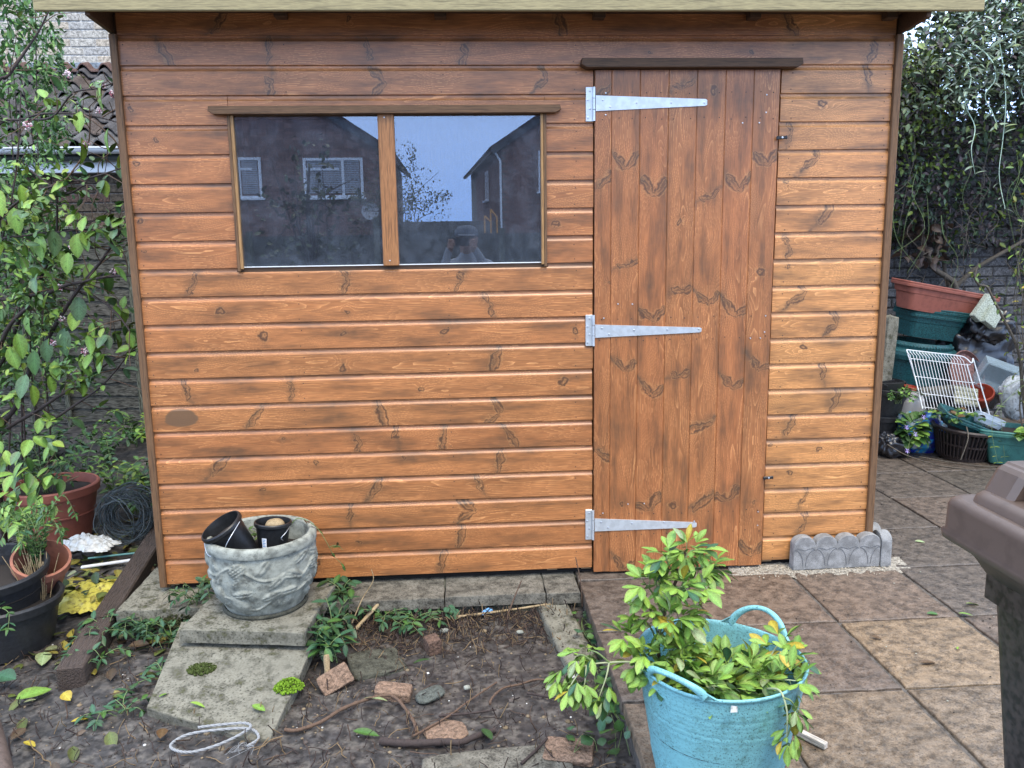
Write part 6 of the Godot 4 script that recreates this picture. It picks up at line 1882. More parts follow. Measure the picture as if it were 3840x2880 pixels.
func pots() -> void:
	rng.seed = 640
	var t1 := pot("terracotta_pot", "wide reddish plastic pot with a ribbed rim between shrub and wire roll", Vector3(-0.93, -0.10, -1.02), Basis.IDENTITY, round_prof(0.165, 0.215, 0.30, 0.014, 0.05), M.terracotta, 0.25)
	var rg := MB.new()
	rg.lathe(PackedVector2Array([Vector2(0.197, 0.14), Vector2(0.203, 0.147), Vector2(0.200, 0.155)]), 48, true)
	part(t1, "band", rg.mesh(), M.terracotta)
	weed("pot_plant", "green sprawling plant growing in the wide reddish pot", "plant", Vector3(-0.95, 0.15, -1.0), 12, 0.22, 0.22, 0.045, 0.4, ["leaf_mid", "leaf_blue", "leaf_fresh"], GREEN_MID, 60)
	var bp := [Vector2(0.0001, 0.0), Vector2(0.185, 0.0), Vector2(0.212, 0.165), Vector2(0.226, 0.168), Vector2(0.232, 0.20), Vector2(0.226, 0.208), Vector2(0.214, 0.205), Vector2(0.205, 0.16), Vector2(0.18, 0.01), Vector2(0.0001, 0.01)]
	pot("black_pot", "large black plastic pot at the left edge, the front one", Vector3(-0.595, -0.118, 0.19), euler(-2, 0, -2), bp, M.pot_black, 0.15)
	pot("black_pot", "second black plastic pot nested higher inside the front black pot", Vector3(-0.668, -0.015, 0.12), euler(4, 0, -3), bp, M.pot_black, 0.12)
	var tp := pot("terracotta_pot", "terracotta pot tilted behind the black pots with its round rim showing", Vector3(-0.545, 0.010, -0.05), euler(22, 0, -16).scaled(Vector3.ONE * 0.86), [Vector2(0.0001, 0.0), Vector2(0.085, 0.0), Vector2(0.118, 0.17), Vector2(0.128, 0.172), Vector2(0.130, 0.215), Vector2(0.118, 0.218), Vector2(0.112, 0.17), Vector2(0.08, 0.01), Vector2(0.0001, 0.01)], M.terracotta_pale)
	tag(tp, "", "plant pot")
	# straw-coloured stems and fresh shoots out of the pots
	var ds := thing("dried_plant", "bunch of straw-coloured dry stems standing in the front black pot", "dead stems", Vector3(-0.480, 0.03, 0.09))
	for k in 26:
		var a := rr(0, TAU)
		var r := 0.05 * sqrt(rng.randf())
		stem(ds, [Vector3(cos(a) * r, 0, sin(a) * r * 0.6), Vector3(cos(a) * r * 1.5, 0.09, sin(a) * r), Vector3(cos(a) * r * 2.2 + rr(-0.015, 0.015), rr(0.14, 0.22), sin(a) * r * 1.4)], 0.0022, 0.0014, M.cane, "stem", 4)
	weed("pot_plant", "feathery light green shoots above the terracotta rim at the left", "plant", Vector3(-0.53, 0.13, -0.02), 18, 0.16, 0.30, 0.038, 0.32, ["leaf_fresh", "leaf_blue", "leaf_mid"], GREEN_MID, 100, "", Vector3(0, 0, 0), 0.022)
	weed("pot_plant", "trailing stems hanging over the front black pot's left side", "plant", Vector3(-0.56, 0.07, 0.30), 9, 0.16, 0.10, 0.035, 0.4, ["leaf_blue", "leaf_mid"], GREEN_MID, 40, "", Vector3(0.0, -0.08, 0.08))
	# roll of wire netting
	var w := thing("wire_roll", "tangled roll of dark wire netting beside the shed's left corner", "wire roll", Vector3(-0.515, 0.045, -0.93))
	for k in 30:
		var ring := PackedVector3Array()
		var rad := 0.145 * sqrt(rr(0.25, 1.0))
		var b := euler(90 + rr(-40, 40), rr(-30, 30), rr(-25, 25))
		var off := Vector3(rr(-0.02, 0.02), rr(-0.015, 0.015), rr(-0.09, 0.09))
		for s in 29:
			var a := TAU * s / 28.0
			ring.append(off + b * Vector3(cos(a) * rad * (1.0 + 0.06 * sin(a * 3.0 + k)), rr(-0.004, 0.004), sin(a) * rad))
		var mb := MB.new()
		mb.tube(ring, 0.0025, 0.0025, 4, false)
		part(w, "wire_loop", mb.mesh(), M.wire_dark)
	for k in 64:
		var a := rr(0, TAU)
		var mb := MB.new()
		var r := rr(0.11, 0.15)
		mb.tube(curve([Vector3(cos(a) * r, sin(a) * r, -0.10), Vector3(cos(a + 0.25) * r * 1.05, sin(a + 0.25) * r * 1.05, 0), Vector3(cos(a + 0.4) * r, sin(a + 0.4) * r, 0.10)], 3), 0.0017, 0.0017, 4, false)
		part(w, "cross_wire", mb.mesh(), M.wire_dark)
	# crumpled sacks
	sack("white_sack", "crumpled dirty white plastic sack in front of the reddish pot", "plastic sack", Vector3(-0.63, -0.055, -0.70), 0.28, 0.17, 0.085, M.sack_white, 31, -14)
	sack("yellow_sheet", "flattened bright yellow plastic sack among leaves beside the beam", "plastic sack", Vector3(-0.405, -0.105, -0.22), 0.30, 0.36, 0.05, M.sack_yellow, 32, 18)
	var gc := MB.new()
	gc.tube(PackedVector3Array([Vector3(-0.60, -0.075, -0.62), Vector3(-0.36, -0.07, -0.66)]), 0.005, 0.005, 6)
	solo("garden_cane", "thin bluish green cane lying by the white sack", "stick", gc.mesh(), M.cane_teal)
	var gs := MB.new()
	gs.box(Vector3.ZERO, Vector3(0.30, 0.012, 0.018), 0.003)
	solo("lath", "thin white lath lying below the white sack", "stick", gs.mesh(), M.white_paint, at(Vector3(-0.47, -0.095, -0.60), euler(0, 10, 3)))
	# blurred timber handle at the bottom corner
	var hb := MB.new()
	hb.tube(curve([Vector3(-0.46, 0.02, 0.62), Vector3(-0.20, -0.03, 0.985), Vector3(-0.02, -0.085, 1.25)], 4), 0.034, 0.034, 14)
	solo("round_post", "smooth brown round post lying at the bottom left corner", "post", hb.mesh(), M.post_brown)
	# weeds: below the base, round the slabs, along the step
	var ws := [[Vector3(-0.17, -0.11, 0.22), 7, 0.13, 0.11, "leafy weed against the beam under the slab corner"], [Vector3(-0.02, -0.11, 0.24), 8, 0.14, 0.12, "weeds with paired leaves under the shed base's corner"], [Vector3(0.10, -0.11, 0.30), 8, 0.13, 0.12, "weeds left of the planter slab"], [Vector3(0.16, -0.11, 0.56), 6, 0.10, 0.07, "small weeds at the left edge of the sloping slab"], [Vector3(0.10, -0.11, 0.76), 6, 0.12, 0.06, "straggly weed left of the slab's broken end"], [Vector3(-0.14, -0.11, 0.42), 6, 0.12, 0.10, "weeds beside the near end of the beam"], [Vector3(0.16, -0.03, 0.13), 8, 0.12, 0.14, "vinca weed behind the planter's left side"], [Vector3(0.735, -0.10, 0.38), 8, 0.12, 0.20, "broad-leaved weed right of the planter slab"], [Vector3(0.76, -0.08, 0.52), 5, 0.08, 0.13, "leafy weed beside the wooden stub"], [Vector3(0.74, -0.02, 0.12), 5, 0.08, 0.10, "small weed between planter and shed base"], [Vector3(0.92, -0.08, 0.20), 8, 0.16, 0.06, "grassy weeds in front of the base's middle slab"], [Vector3(1.05, -0.08, 0.21), 7, 0.14, 0.05, "thin low weeds near the ivy leaf"]]
	for q in ws:
		weed("weed", q[4], "weeds", q[0], q[1], q[2], q[3], 0.042 if q[0].x < 0.7 or q[0].x > 0.8 else 0.06, 0.42, ["leaf_mid", "leaf_blue", "leaf_deep", "leaf_blue"], [Color(0.03, 0.09, 0.04), Color(0.05, 0.13, 0.06), Color(0.045, 0.10, 0.05)], 30, "weeds round the slabs")
	var round_leaf := leaf_mesh(0.95, 0.05, 0.10, 0.95, 8, 0.10)
	for q in [[Vector3(1.735, -0.085, 0.38), 22, 0.05, 0.14, "ground ivy at the top of the patio step"], [Vector3(1.725, -0.085, 0.80), 30, 0.05, 0.16, "ground ivy halfway along the patio step"], [Vector3(1.715, -0.085, 1.03), 34, 0.06, 0.15, "ground ivy with rounded leaves at the bottom of the step"], [Vector3(1.61, -0.085, 1.10), 10, 0.05, 0.05, "few ground ivy leaves on the broken paving"]]:
		var t := thing("ground_ivy", q[4], "ground ivy", q[0], 0, "ground ivy along the step")
		var xfs := []
		for k in int(q[1]):
			xfs.append(Transform3D(leaf_frame(Vector3(rr(-1, 1), rr(-0.2, 0.5), rr(-1, 1)), rr(-0.5, 0.5), rr(0.022, 0.045)), Vector3(rr(-1, 1) * q[2], rr(0.005, 0.055), rr(-1, 1) * q[3])))
		for k in 3: stem(t, [Vector3(0, 0, -q[3]), Vector3(rr(-0.03, 0.03), 0.02, 0), Vector3(rr(-0.04, 0.04), 0.01, q[3])], 0.0015, 0.001, M.green_stem, "stem", 4)
		leaves(t, [round_leaf], ["leaf_blue", "leaf_mid", "leaf_deep"], GREEN_DARK, xfs, 40)
	# leaf litter under the shrub
	var lx := []
	var lcs := []
	var nn := FastNoiseLite.new()
	nn.seed = 3; nn.frequency = 0.05; nn.fractal_octaves = 4
	for k in 1200:
		var p := Vector3(rr(-1.4, 0.15), 0, rr(-1.3, 1.1))
		if p.x > -0.15 and p.z < 0.2: continue
		if p.z > 0.4 and rng.randf() < 0.85: continue
		p.y = soil_h(p.x, p.z, nn) + rr(0.002, 0.025)
		if absf(p.x + 0.405) < 0.16 and absf(p.z + 0.22) < 0.19: p.y += 0.045
		lx.append(Transform3D(euler(rr(-25, 25), rr(0, 360), rr(-35, 35)).scaled(Vector3.ONE * rr(0.035, 0.085)), p))
		var q := rng.randf()
		lcs.append((Color(0.36, 0.31, 0.07) if q < 0.22 else (Color(0.12, 0.15, 0.04) if q < 0.45 else (Color(0.10, 0.065, 0.04) if q < 0.75 else (Color(0.22, 0.24, 0.13) if q < 0.9 else Color(0.05, 0.09, 0.04))))) * rr(0.6, 1.2))
	scatter(self, "leaf_litter", leaf_mesh(0.5, 0.12, 0.1, 0.9, 5), M.leaf, lx, lcs)

func sack(called: String, label: String, cat: String, p: Vector3, sx: float, sz: float, h: float, m: Material, sd: int, turn: float) -> void:
	var n := FastNoiseLite.new()
	n.seed = sd; n.frequency = 1.0; n.fractal_octaves = 3; n.noise_type = FastNoiseLite.TYPE_CELLULAR
	var n2 := FastNoiseLite.new()
	n2.seed = sd + 1; n2.frequency = 2.4
	var mb := MB.new()
	var rows := []
	for j in 26:
		var row := PackedVector3Array()
		for i in 30:
			var u := i / 29.0 - 0.5
			var v := 0.5 - j / 25.0
			var ed := (1.0 - pow(absf(u) * 2.0, 4)) * (1.0 - pow(absf(v) * 2.0, 4))
			var x := u * sx * (1.0 + 0.25 * n2.get_noise_2d(v * 3.0, 5.0))
			var z := v * sz * (1.0 + 0.3 * n2.get_noise_2d(u * 3.0, 9.0))
			row.append(Vector3(x, h * (0.45 * ed + 0.55 * ed * n2.get_noise_2d(u * 1.6, v * 1.6) + 0.14 * n.get_noise_2d(u * 2.2, v * 2.2) * (0.4 + ed)) + h * 0.25, z))
		rows.append(row)
	mb.sheet(rows, false)
	solo(called, label, cat, mb.mesh(), m, at(p, euler(0, turn, 0)))


# ---------------------------------------------------------------- right: wall, hedge, heap of garden things
func trough(called: String, label: String, xf: Transform3D, l: float, w: float, h: float, m: Material, rims := 1, group := "") -> Node3D:
	var t := thing(called, label, "planter", Vector3.ZERO, 0, group)
	t.transform = xf
	var mb := MB.new()
	var rect := func(ll: float, ww: float, y: float, c: float) -> PackedVector3Array:
		var r := PackedVector3Array()
		for q in [[-1, 1], [1, 1], [1, -1], [-1, -1]]:
			for s in 3:
				var a := (s - 1) * 0.5
				var cx: float = q[0] * (ll * 0.5 - c)
				var cz: float = q[1] * (ww * 0.5 - c)
				var ang: float = atan2(float(q[1]), float(q[0])) - a * PI * 0.5
				r.append(Vector3(cx + cos(ang) * c * 1.2, y, cz + sin(ang) * c * 1.2))
		return r
	var top := h - 0.035 * rims
	var rings := [rect.call(l * 0.80, w * 0.72, 0.0, 0.03), rect.call(l * 0.87, w * 0.84, top * 0.72, 0.03), rect.call(l * 0.90, w * 0.86, top * 0.74, 0.03), rect.call(l * 0.93, w * 0.90, top, 0.03)]
	for k in rims:
		var y := top + 0.035 * k
		rings.append(rect.call(l * 0.995, w * 0.99, y + 0.001, 0.03))
		rings.append(rect.call(l, w, y + 0.016, 0.03))
		rings.append(rect.call(l * 0.99, w * 0.985, y + 0.018, 0.03))
		rings.append(rect.call(l * 1.0, w, y + 0.031, 0.03))
		if k < rims - 1: rings.append(rect.call(l * 0.95, w * 0.93, y + 0.033, 0.03))
	rings.append(rect.call(l * 0.985, w * 0.98, h, 0.03))
	rings.append(rect.call(l * 0.93, w * 0.90, h, 0.03))
	rings.append(rect.call(l * 0.78, w * 0.68, 0.01, 0.03))
	for j in rings.size() - 1: mb.sheet([rings[j], rings[j + 1]], true)
	for q in [[rings[0], true], [rings[rings.size() - 1], false]]:
		var r: PackedVector3Array = q[0]
		for s in range(1, r.size() - 1):
			if q[1]: mb.tri(r[0], r[s + 1], r[s])
			else: mb.tri(r[0], r[s], r[s + 1])
	part(t, "shell", mb.mesh(), m)
	return t

# a slack bag: a ball of noise, pinched and flattened
func bag(called: String, label: String, cat: String, p: Vector3, s: Vector3, m: Material, sd: int, amp := 0.25, bas := Basis.IDENTITY) -> void:
	var n := FastNoiseLite.new()
	n.seed = sd; n.frequency = 1.1; n.fractal_octaves = 3
	var n2 := FastNoiseLite.new()
	n2.seed = sd + 5; n2.frequency = 2.1; n2.noise_type = FastNoiseLite.TYPE_CELLULAR
	var mb := MB.new()
	var rows := []
	for j in 41:
		var v := -PI / 2 + PI * j / 40.0
		var row := PackedVector3Array()
		for i in 64:
			var u := -TAU * i / 64.0
			var d := Vector3(cos(v) * cos(u), sin(v), cos(v) * sin(u))
			var e := Vector3(signf(d.x) * pow(absf(d.x), 0.7), signf(d.y) * pow(absf(d.y), 0.75), signf(d.z) * pow(absf(d.z), 0.7))
			var k := 1.0 + amp * (n.get_noise_3d(d.x * 1.3, d.y * 1.3, d.z * 1.3) + 0.55 * n2.get_noise_3d(d.x * 1.4, d.y * 1.4, d.z * 1.4) + 0.35 * absf(n.get_noise_3d(d.x * 3.4 + 9, d.y * 3.4, d.z * 3.4)) + 0.15 * n2.get_noise_3d(d.x * 4.0, d.y * 4.0, d.z * 4.0) + 0.2)
			row.append(e * 0.5 * s * k)
		rows.append(row)
	mb.sheet(rows, true)
	solo(called, label, cat, mb.mesh(), m, at(p, bas))

func build_right() -> void:
	rng.seed = 733
	var w := thing("brick_wall", "dark grey brick garden wall behind the heap of pots", "wall", Vector3(0, 0, 0))
	part(w, "core", boxm(Vector3(6.2, 2.32, 0.2)), M.mortar_dark, at(Vector3(6.0, 1.10, -2.848)))
	var bm := [boxm(Vector3(0.213, 0.064, 0.05), 0.005), boxm(Vector3(0.211, 0.063, 0.054), 0.007), boxm(Vector3(0.214, 0.065, 0.048), 0.006)]
	var rest := []
	for r in 30:
		var x := 3.0 - (0.1125 if r % 2 == 1 else 0.0)
		while x < 9.0:
			var p := Vector3(x + 0.11, -0.01 + r * 0.075 + 0.035, -2.762 + rr(-0.003, 0.003))
			if r >= 2 and r < 22 and x > 3.6 and x < 6.3:
				part(w, "brick", bm[rng.randi_range(0, 2)], M[["brick_dark", "brick_dark2", "brick_dark3"][rng.randi_range(0, 2)]], at(p))
			else:
				rest.append(at(p))
			x += 0.225
	scatter(w, "bricks_beyond", bm[0], M.brick_dark, rest)
	hedge()
	heap()

func hedge() -> void:
	rng.seed = 811
	var t := thing("ivy_hedge", "thick dark hedge of ivy with black berries hanging over the wall", "hedge", Vector3(5.3, 0, -2.45))
	var n := FastNoiseLite.new()
	n.seed = 12; n.frequency = 1.0; n.fractal_octaves = 3
	var lm := leaf_mesh(0.55, 0.14, 0.25, 0.9, 4)
	var bm := block(2, Vector3.ONE, 0.05, 0.95)
	var xfs := []; var cols := []; var bx := []; var bc := []
	for k in 26000:
		var x := rr(-1.7, 2.6)
		var top := 2.80 + 0.16 * n.get_noise_1d(x * 1.5) + 0.75 * smoothstep(-0.70, -0.05, x)
		var low := 1.26 + 0.20 * n.get_noise_1d(x * 2.0 + 40.0) - 0.42 * smoothstep(0.0, 0.7, x)
		var f := pow(rng.randf(), 0.85)
		var y := lerpf(low, top, f)
		var bulge := 0.42 * sin(PI * clampf((y - low + 0.15) / (top - low + 0.3), 0.0, 1.0)) + 0.16 * n.get_noise_2d(x * 2.2, y * 2.2)
		var z := -0.30 + bulge * rr(0.55, 1.0)
		if n.get_noise_3d(x * 3.0, y * 3.0, 4.0) < -0.30 and y < top - 0.3: continue
		var p := Vector3(x, y, z)
		var q := rng.randf()
		if q < 0.16:
			bx.append(at(p + Vector3(0, 0, 0.02), Basis.from_scale(Vector3.ONE * rr(0.006, 0.011))))
			bc.append(Color(0.014, 0.016, 0.024))
		else:
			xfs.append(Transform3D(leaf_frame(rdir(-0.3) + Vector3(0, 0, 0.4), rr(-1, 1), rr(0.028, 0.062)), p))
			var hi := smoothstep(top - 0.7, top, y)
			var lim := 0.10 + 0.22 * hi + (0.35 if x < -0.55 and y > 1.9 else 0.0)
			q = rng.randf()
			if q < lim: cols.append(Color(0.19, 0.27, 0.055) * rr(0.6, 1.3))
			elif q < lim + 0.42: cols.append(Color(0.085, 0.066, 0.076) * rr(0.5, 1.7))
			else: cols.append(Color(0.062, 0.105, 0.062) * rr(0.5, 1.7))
	for k in 17000:   # the thick top that leans over the wall
		var x := rr(-1.3, 2.6)
		var top := 2.86 + 0.16 * n.get_noise_1d(x * 1.5) + 0.75 * smoothstep(-0.70, -0.05, x)
		var y := lerpf(2.0, top, pow(rng.randf(), 0.8))
		var p := Vector3(x, y, rr(-0.85, 0.30))
		xfs.append(Transform3D(leaf_frame(rdir(-0.3) + Vector3(0, 0, 0.3), rr(-1, 1), rr(0.030, 0.058)), p))
		var q := rng.randf()
		cols.append((Color(0.12, 0.17, 0.11) if q < 0.4 else (Color(0.09, 0.13, 0.06) if q < 0.7 else (Color(0.18, 0.24, 0.07) if q < 0.85 else Color(0.08, 0.07, 0.075)))) * rr(0.6, 1.5))
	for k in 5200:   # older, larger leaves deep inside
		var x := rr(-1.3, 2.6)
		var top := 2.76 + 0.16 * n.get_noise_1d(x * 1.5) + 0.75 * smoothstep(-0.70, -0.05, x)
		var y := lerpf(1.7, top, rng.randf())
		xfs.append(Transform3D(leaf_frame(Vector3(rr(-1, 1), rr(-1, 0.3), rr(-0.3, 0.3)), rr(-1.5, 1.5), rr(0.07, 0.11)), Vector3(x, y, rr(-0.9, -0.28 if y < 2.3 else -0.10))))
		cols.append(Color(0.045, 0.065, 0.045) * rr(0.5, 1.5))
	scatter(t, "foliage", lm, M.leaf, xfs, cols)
	scatter(t, "berries", bm, M.berry, bx)
	# inner twigs and the stems that climb the wall
	var tw := MB.new()
	for k in 240:
		var x := rr(-1.6, 2.4)
		var y := rr(1.0, 2.7)
		var p := Vector3(x, y, rr(-0.2, 0.16))
		tw.tube(curve([p, p + Vector3(rr(-0.1, 0.1), rr(-0.14, 0.02), rr(0, 0.06)), p + Vector3(rr(-0.2, 0.2), rr(-0.35, -0.05), rr(0, 0.10))], 3), 0.0028, 0.0014, 4, false)
	part(t, "twigs", tw.mesh(), M.twig_grey, Transform3D.IDENTITY, "stuff")
	for l in [[[Vector3(5.02, 0.30, -2.62), Vector3(5.00, 0.80, -2.62), Vector3(4.985, 1.05, -2.6), Vector3(4.90, 1.13, -2.6), Vector3(4.80, 1.20, -2.6), Vector3(4.70, 1.42, -2.6), Vector3(4.66, 1.75, -2.6)], 0.026], [[Vector3(4.985, 1.05, -2.6), Vector3(5.03, 1.11, -2.58), Vector3(5.12, 1.20, -2.55), Vector3(5.26, 1.30, -2.5), Vector3(5.5, 1.45, -2.45)], 0.020], [[Vector3(5.00, 0.9, -2.64), Vector3(4.92, 1.2, -2.66), Vector3(4.88, 1.5, -2.62), Vector3(4.86, 1.8, -2.6)], 0.017], [[Vector3(4.80, 1.20, -2.6), Vector3(4.82, 1.35, -2.6), Vector3(4.83, 1.6, -2.58)], 0.022]]:
		var pts := []
		for p in l[0]: pts.append(p - t.position)
		stem(t, pts, l[1], float(l[1]) * 0.6, M.twig_grey, "trunk", 9)
	for k in 26:   # long whips hanging out of the face
		var x := rr(-1.05, 0.7)
		var y := rr(1.5, 2.5)
		var p := Vector3(x, y, 0.05 + rr(0, 0.12))
		stem(t, [p, p + Vector3(rr(-0.06, 0.06), -0.15, 0.05), p + Vector3(rr(-0.12, 0.12), -rr(0.3, 0.45), 0.06), p + Vector3(rr(-0.2, 0.2), -rr(0.5, 0.75), 0.05)], 0.0022, 0.0012, M.green_stem if k % 3 else M.twig_grey, "whip", 4)
	# a few dead brown leaves where the trunk forks
	var dx := []
	for k in 46: dx.append(Transform3D(leaf_frame(rdir(-0.6), rr(-1, 1), rr(0.05, 0.085)), Vector3(4.70 + rr(-0.22, 0.12), 1.38 + rr(-0.14, 0.14), -2.52 + rr(-0.06, 0.08)) - t.position))
	scatter(t, "dead_leaves", leaf_mesh(0.8, 0.2, 0.3, 0.9, 5), M.leaf, dx, [Color(0.085, 0.055, 0.045), Color(0.06, 0.04, 0.035), Color(0.11, 0.07, 0.05)])
	# silvery climber: strands hanging down the face of the hedge
	var s := thing("silver_climber", "pale silver-green climber trailing in strands down the dark hedge", "climber", Vector3(4.9, 0, -2.1))
	var sl := leaf_mesh(0.30, 0.12, 0.30, 0.85, 6)
	var lx := []
	for q in [[4.58, 2.66, 0.75], [4.80, 2.78, 1.1], [5.02, 2.86, 1.35], [5.06, 2.84, 0.9], [5.20, 2.9, 0.7], [5.35, 2.95, 1.15], [4.70, 2.7, 0.5], [5.5, 3.0, 0.8], [4.92, 2.8, 0.45], [5.65, 2.9, 0.9], [5.28, 2.9, 0.4]]:
		var x: float = q[0] - 4.9
		var y: float = q[1]
		var l: float = q[2]
		var pts := [Vector3(x + 0.05, y, -0.15), Vector3(x, y - 0.08, 0.04)]
		for k in 5: pts.append(Vector3(x + rr(-0.05, 0.05) + 0.02 * k, y - 0.08 - l * (k + 1) / 5.0, 0.10 + rr(-0.03, 0.04)))
		var c := stem(s, pts, 0.0042, 0.0022, M.silver_stem, "strand", 5)
		for k in range(1, c.size()):
			var dens := 0.75 if k < c.size() * 0.45 else 0.38
			for sg in [-1.0, 1.0]:
				if rng.randf() < dens: lx.append(Transform3D(leaf_frame(Vector3(sg * rr(0.4, 1.0), rr(-0.5, 0.5), rr(0.0, 0.7)), rr(-0.7, 0.7), rr(0.04, 0.085)), c[k]))
	for k in 1300:
		var x := rr(-0.45, 0.95)
		lx.append(Transform3D(leaf_frame(Vector3(rr(-1, 1), rr(-0.4, 0.5), rr(0.0, 0.8)), rr(-0.7, 0.7), rr(0.035, 0.075)), Vector3(x, 2.38 + 0.30 * x + 0.62 * rng.randf(), 0.02 + rr(-0.06, 0.12))))
	leaves(s, [sl], ["leaf_silver", "leaf_silver2", "leaf_pale", "leaf_silver"], [Color(0.28, 0.37, 0.29), Color(0.20, 0.28, 0.21), Color(0.30, 0.33, 0.29)], lx, 280)
	# the straggling shrub in front, rooted in the green planter
	var g := thing("straggly_shrub", "bare straggly shrub with thin grey stems and sparse yellow-green leaves at the right edge", "shrub", Vector3(4.86, 0.15, -1.5))
	var gx := []
	var lines := [[[Vector3(4.86, 0.15, -1.5), Vector3(4.853, 0.414, -1.58), Vector3(4.809, 0.702, -1.6), Vector3(4.67, 0.945, -1.6), Vector3(4.60, 1.06, -1.6), Vector3(4.566, 1.113, -1.6), Vector3(4.51, 1.13, -1.6), Vector3(4.482, 1.175, -1.6), Vector3(4.50, 1.26, -1.6)], 0.011]]
	for k in 34:
		var x0 := 4.86 + rr(-0.03, 0.10)
		var x1 := rr(4.62, 5.25)
		lines.append([[Vector3(x0, 0.15, -1.5 + rr(-0.05, 0.05)), Vector3(lerpf(x0, x1, 0.3) + rr(-0.06, 0.06), 0.5, -1.5 + rr(-0.1, 0.1)), Vector3(lerpf(x0, x1, 0.7) + rr(-0.06, 0.06), 0.95, -1.5 + rr(-0.15, 0.15)), Vector3(x1, rr(1.15, 1.9), -1.5 + rr(-0.2, 0.2))], rr(0.0025, 0.006)])
	for l in lines:
		var pts := []
		for p in l[0]: pts.append(p - g.position)
		var c := stem(g, pts, l[1], float(l[1]) * 0.45, M.twig_grey, "stem", 5)
		for k in range(4, c.size()):
			if rng.randf() < 0.35:
				var e := c[k] + rdir(0.1) * rr(0.04, 0.12)
				stem(g, [c[k], c[k].lerp(e, 0.5) + rdir() * 0.01, e], 0.0016, 0.0008, M.twig_grey, "twig", 4)
				for i in 3: gx.append(Transform3D(leaf_frame(rdir(-0.3), rr(-1, 1), rr(0.022, 0.042)), c[k].lerp(e, rr(0.4, 1.0))))
			elif rng.randf() < 0.55: gx.append(Transform3D(leaf_frame(rdir(-0.3), rr(-1, 1), rr(0.025, 0.045)), c[k]))
	for st in [[Vector3(4.66, 0.45, -1.5), Vector3(4.64, 0.0, -1.38)], [Vector3(4.52, 0.34, -1.36), Vector3(4.53, 0.06, -1.30)]]:
		var a: Vector3 = st[0] - g.position
		var b: Vector3 = st[1] - g.position
		var c := stem(g, [Vector3(0, 0.4, 0), a, b], 0.0018, 0.001, M.green_stem, "stem", 4)
		for k in range(4, c.size()):
			for sg in [-1.0, 1.0]: gx.append(Transform3D(leaf_frame(Vector3(sg, 0.1, 0.3), rr(-0.4, 0.4), 0.034), c[k]))
	for k in 520:   # the fuller growth above
		gx.append(Transform3D(leaf_frame(rdir(-0.3), rr(-1, 1), rr(0.03, 0.055)), Vector3(rr(-0.14, 0.55), rr(0.75, 1.95), rr(-0.25, 0.2))))
	leaves(g, [leaf_mesh(0.42, 0.1, 0.15, 0.9, 5)], ["leaf_fresh", "leaf_lime", "leaf_yellow", "leaf_mid"], [Color(0.13, 0.21, 0.04), Color(0.09, 0.15, 0.04), Color(0.22, 0.24, 0.05)], gx, 170)

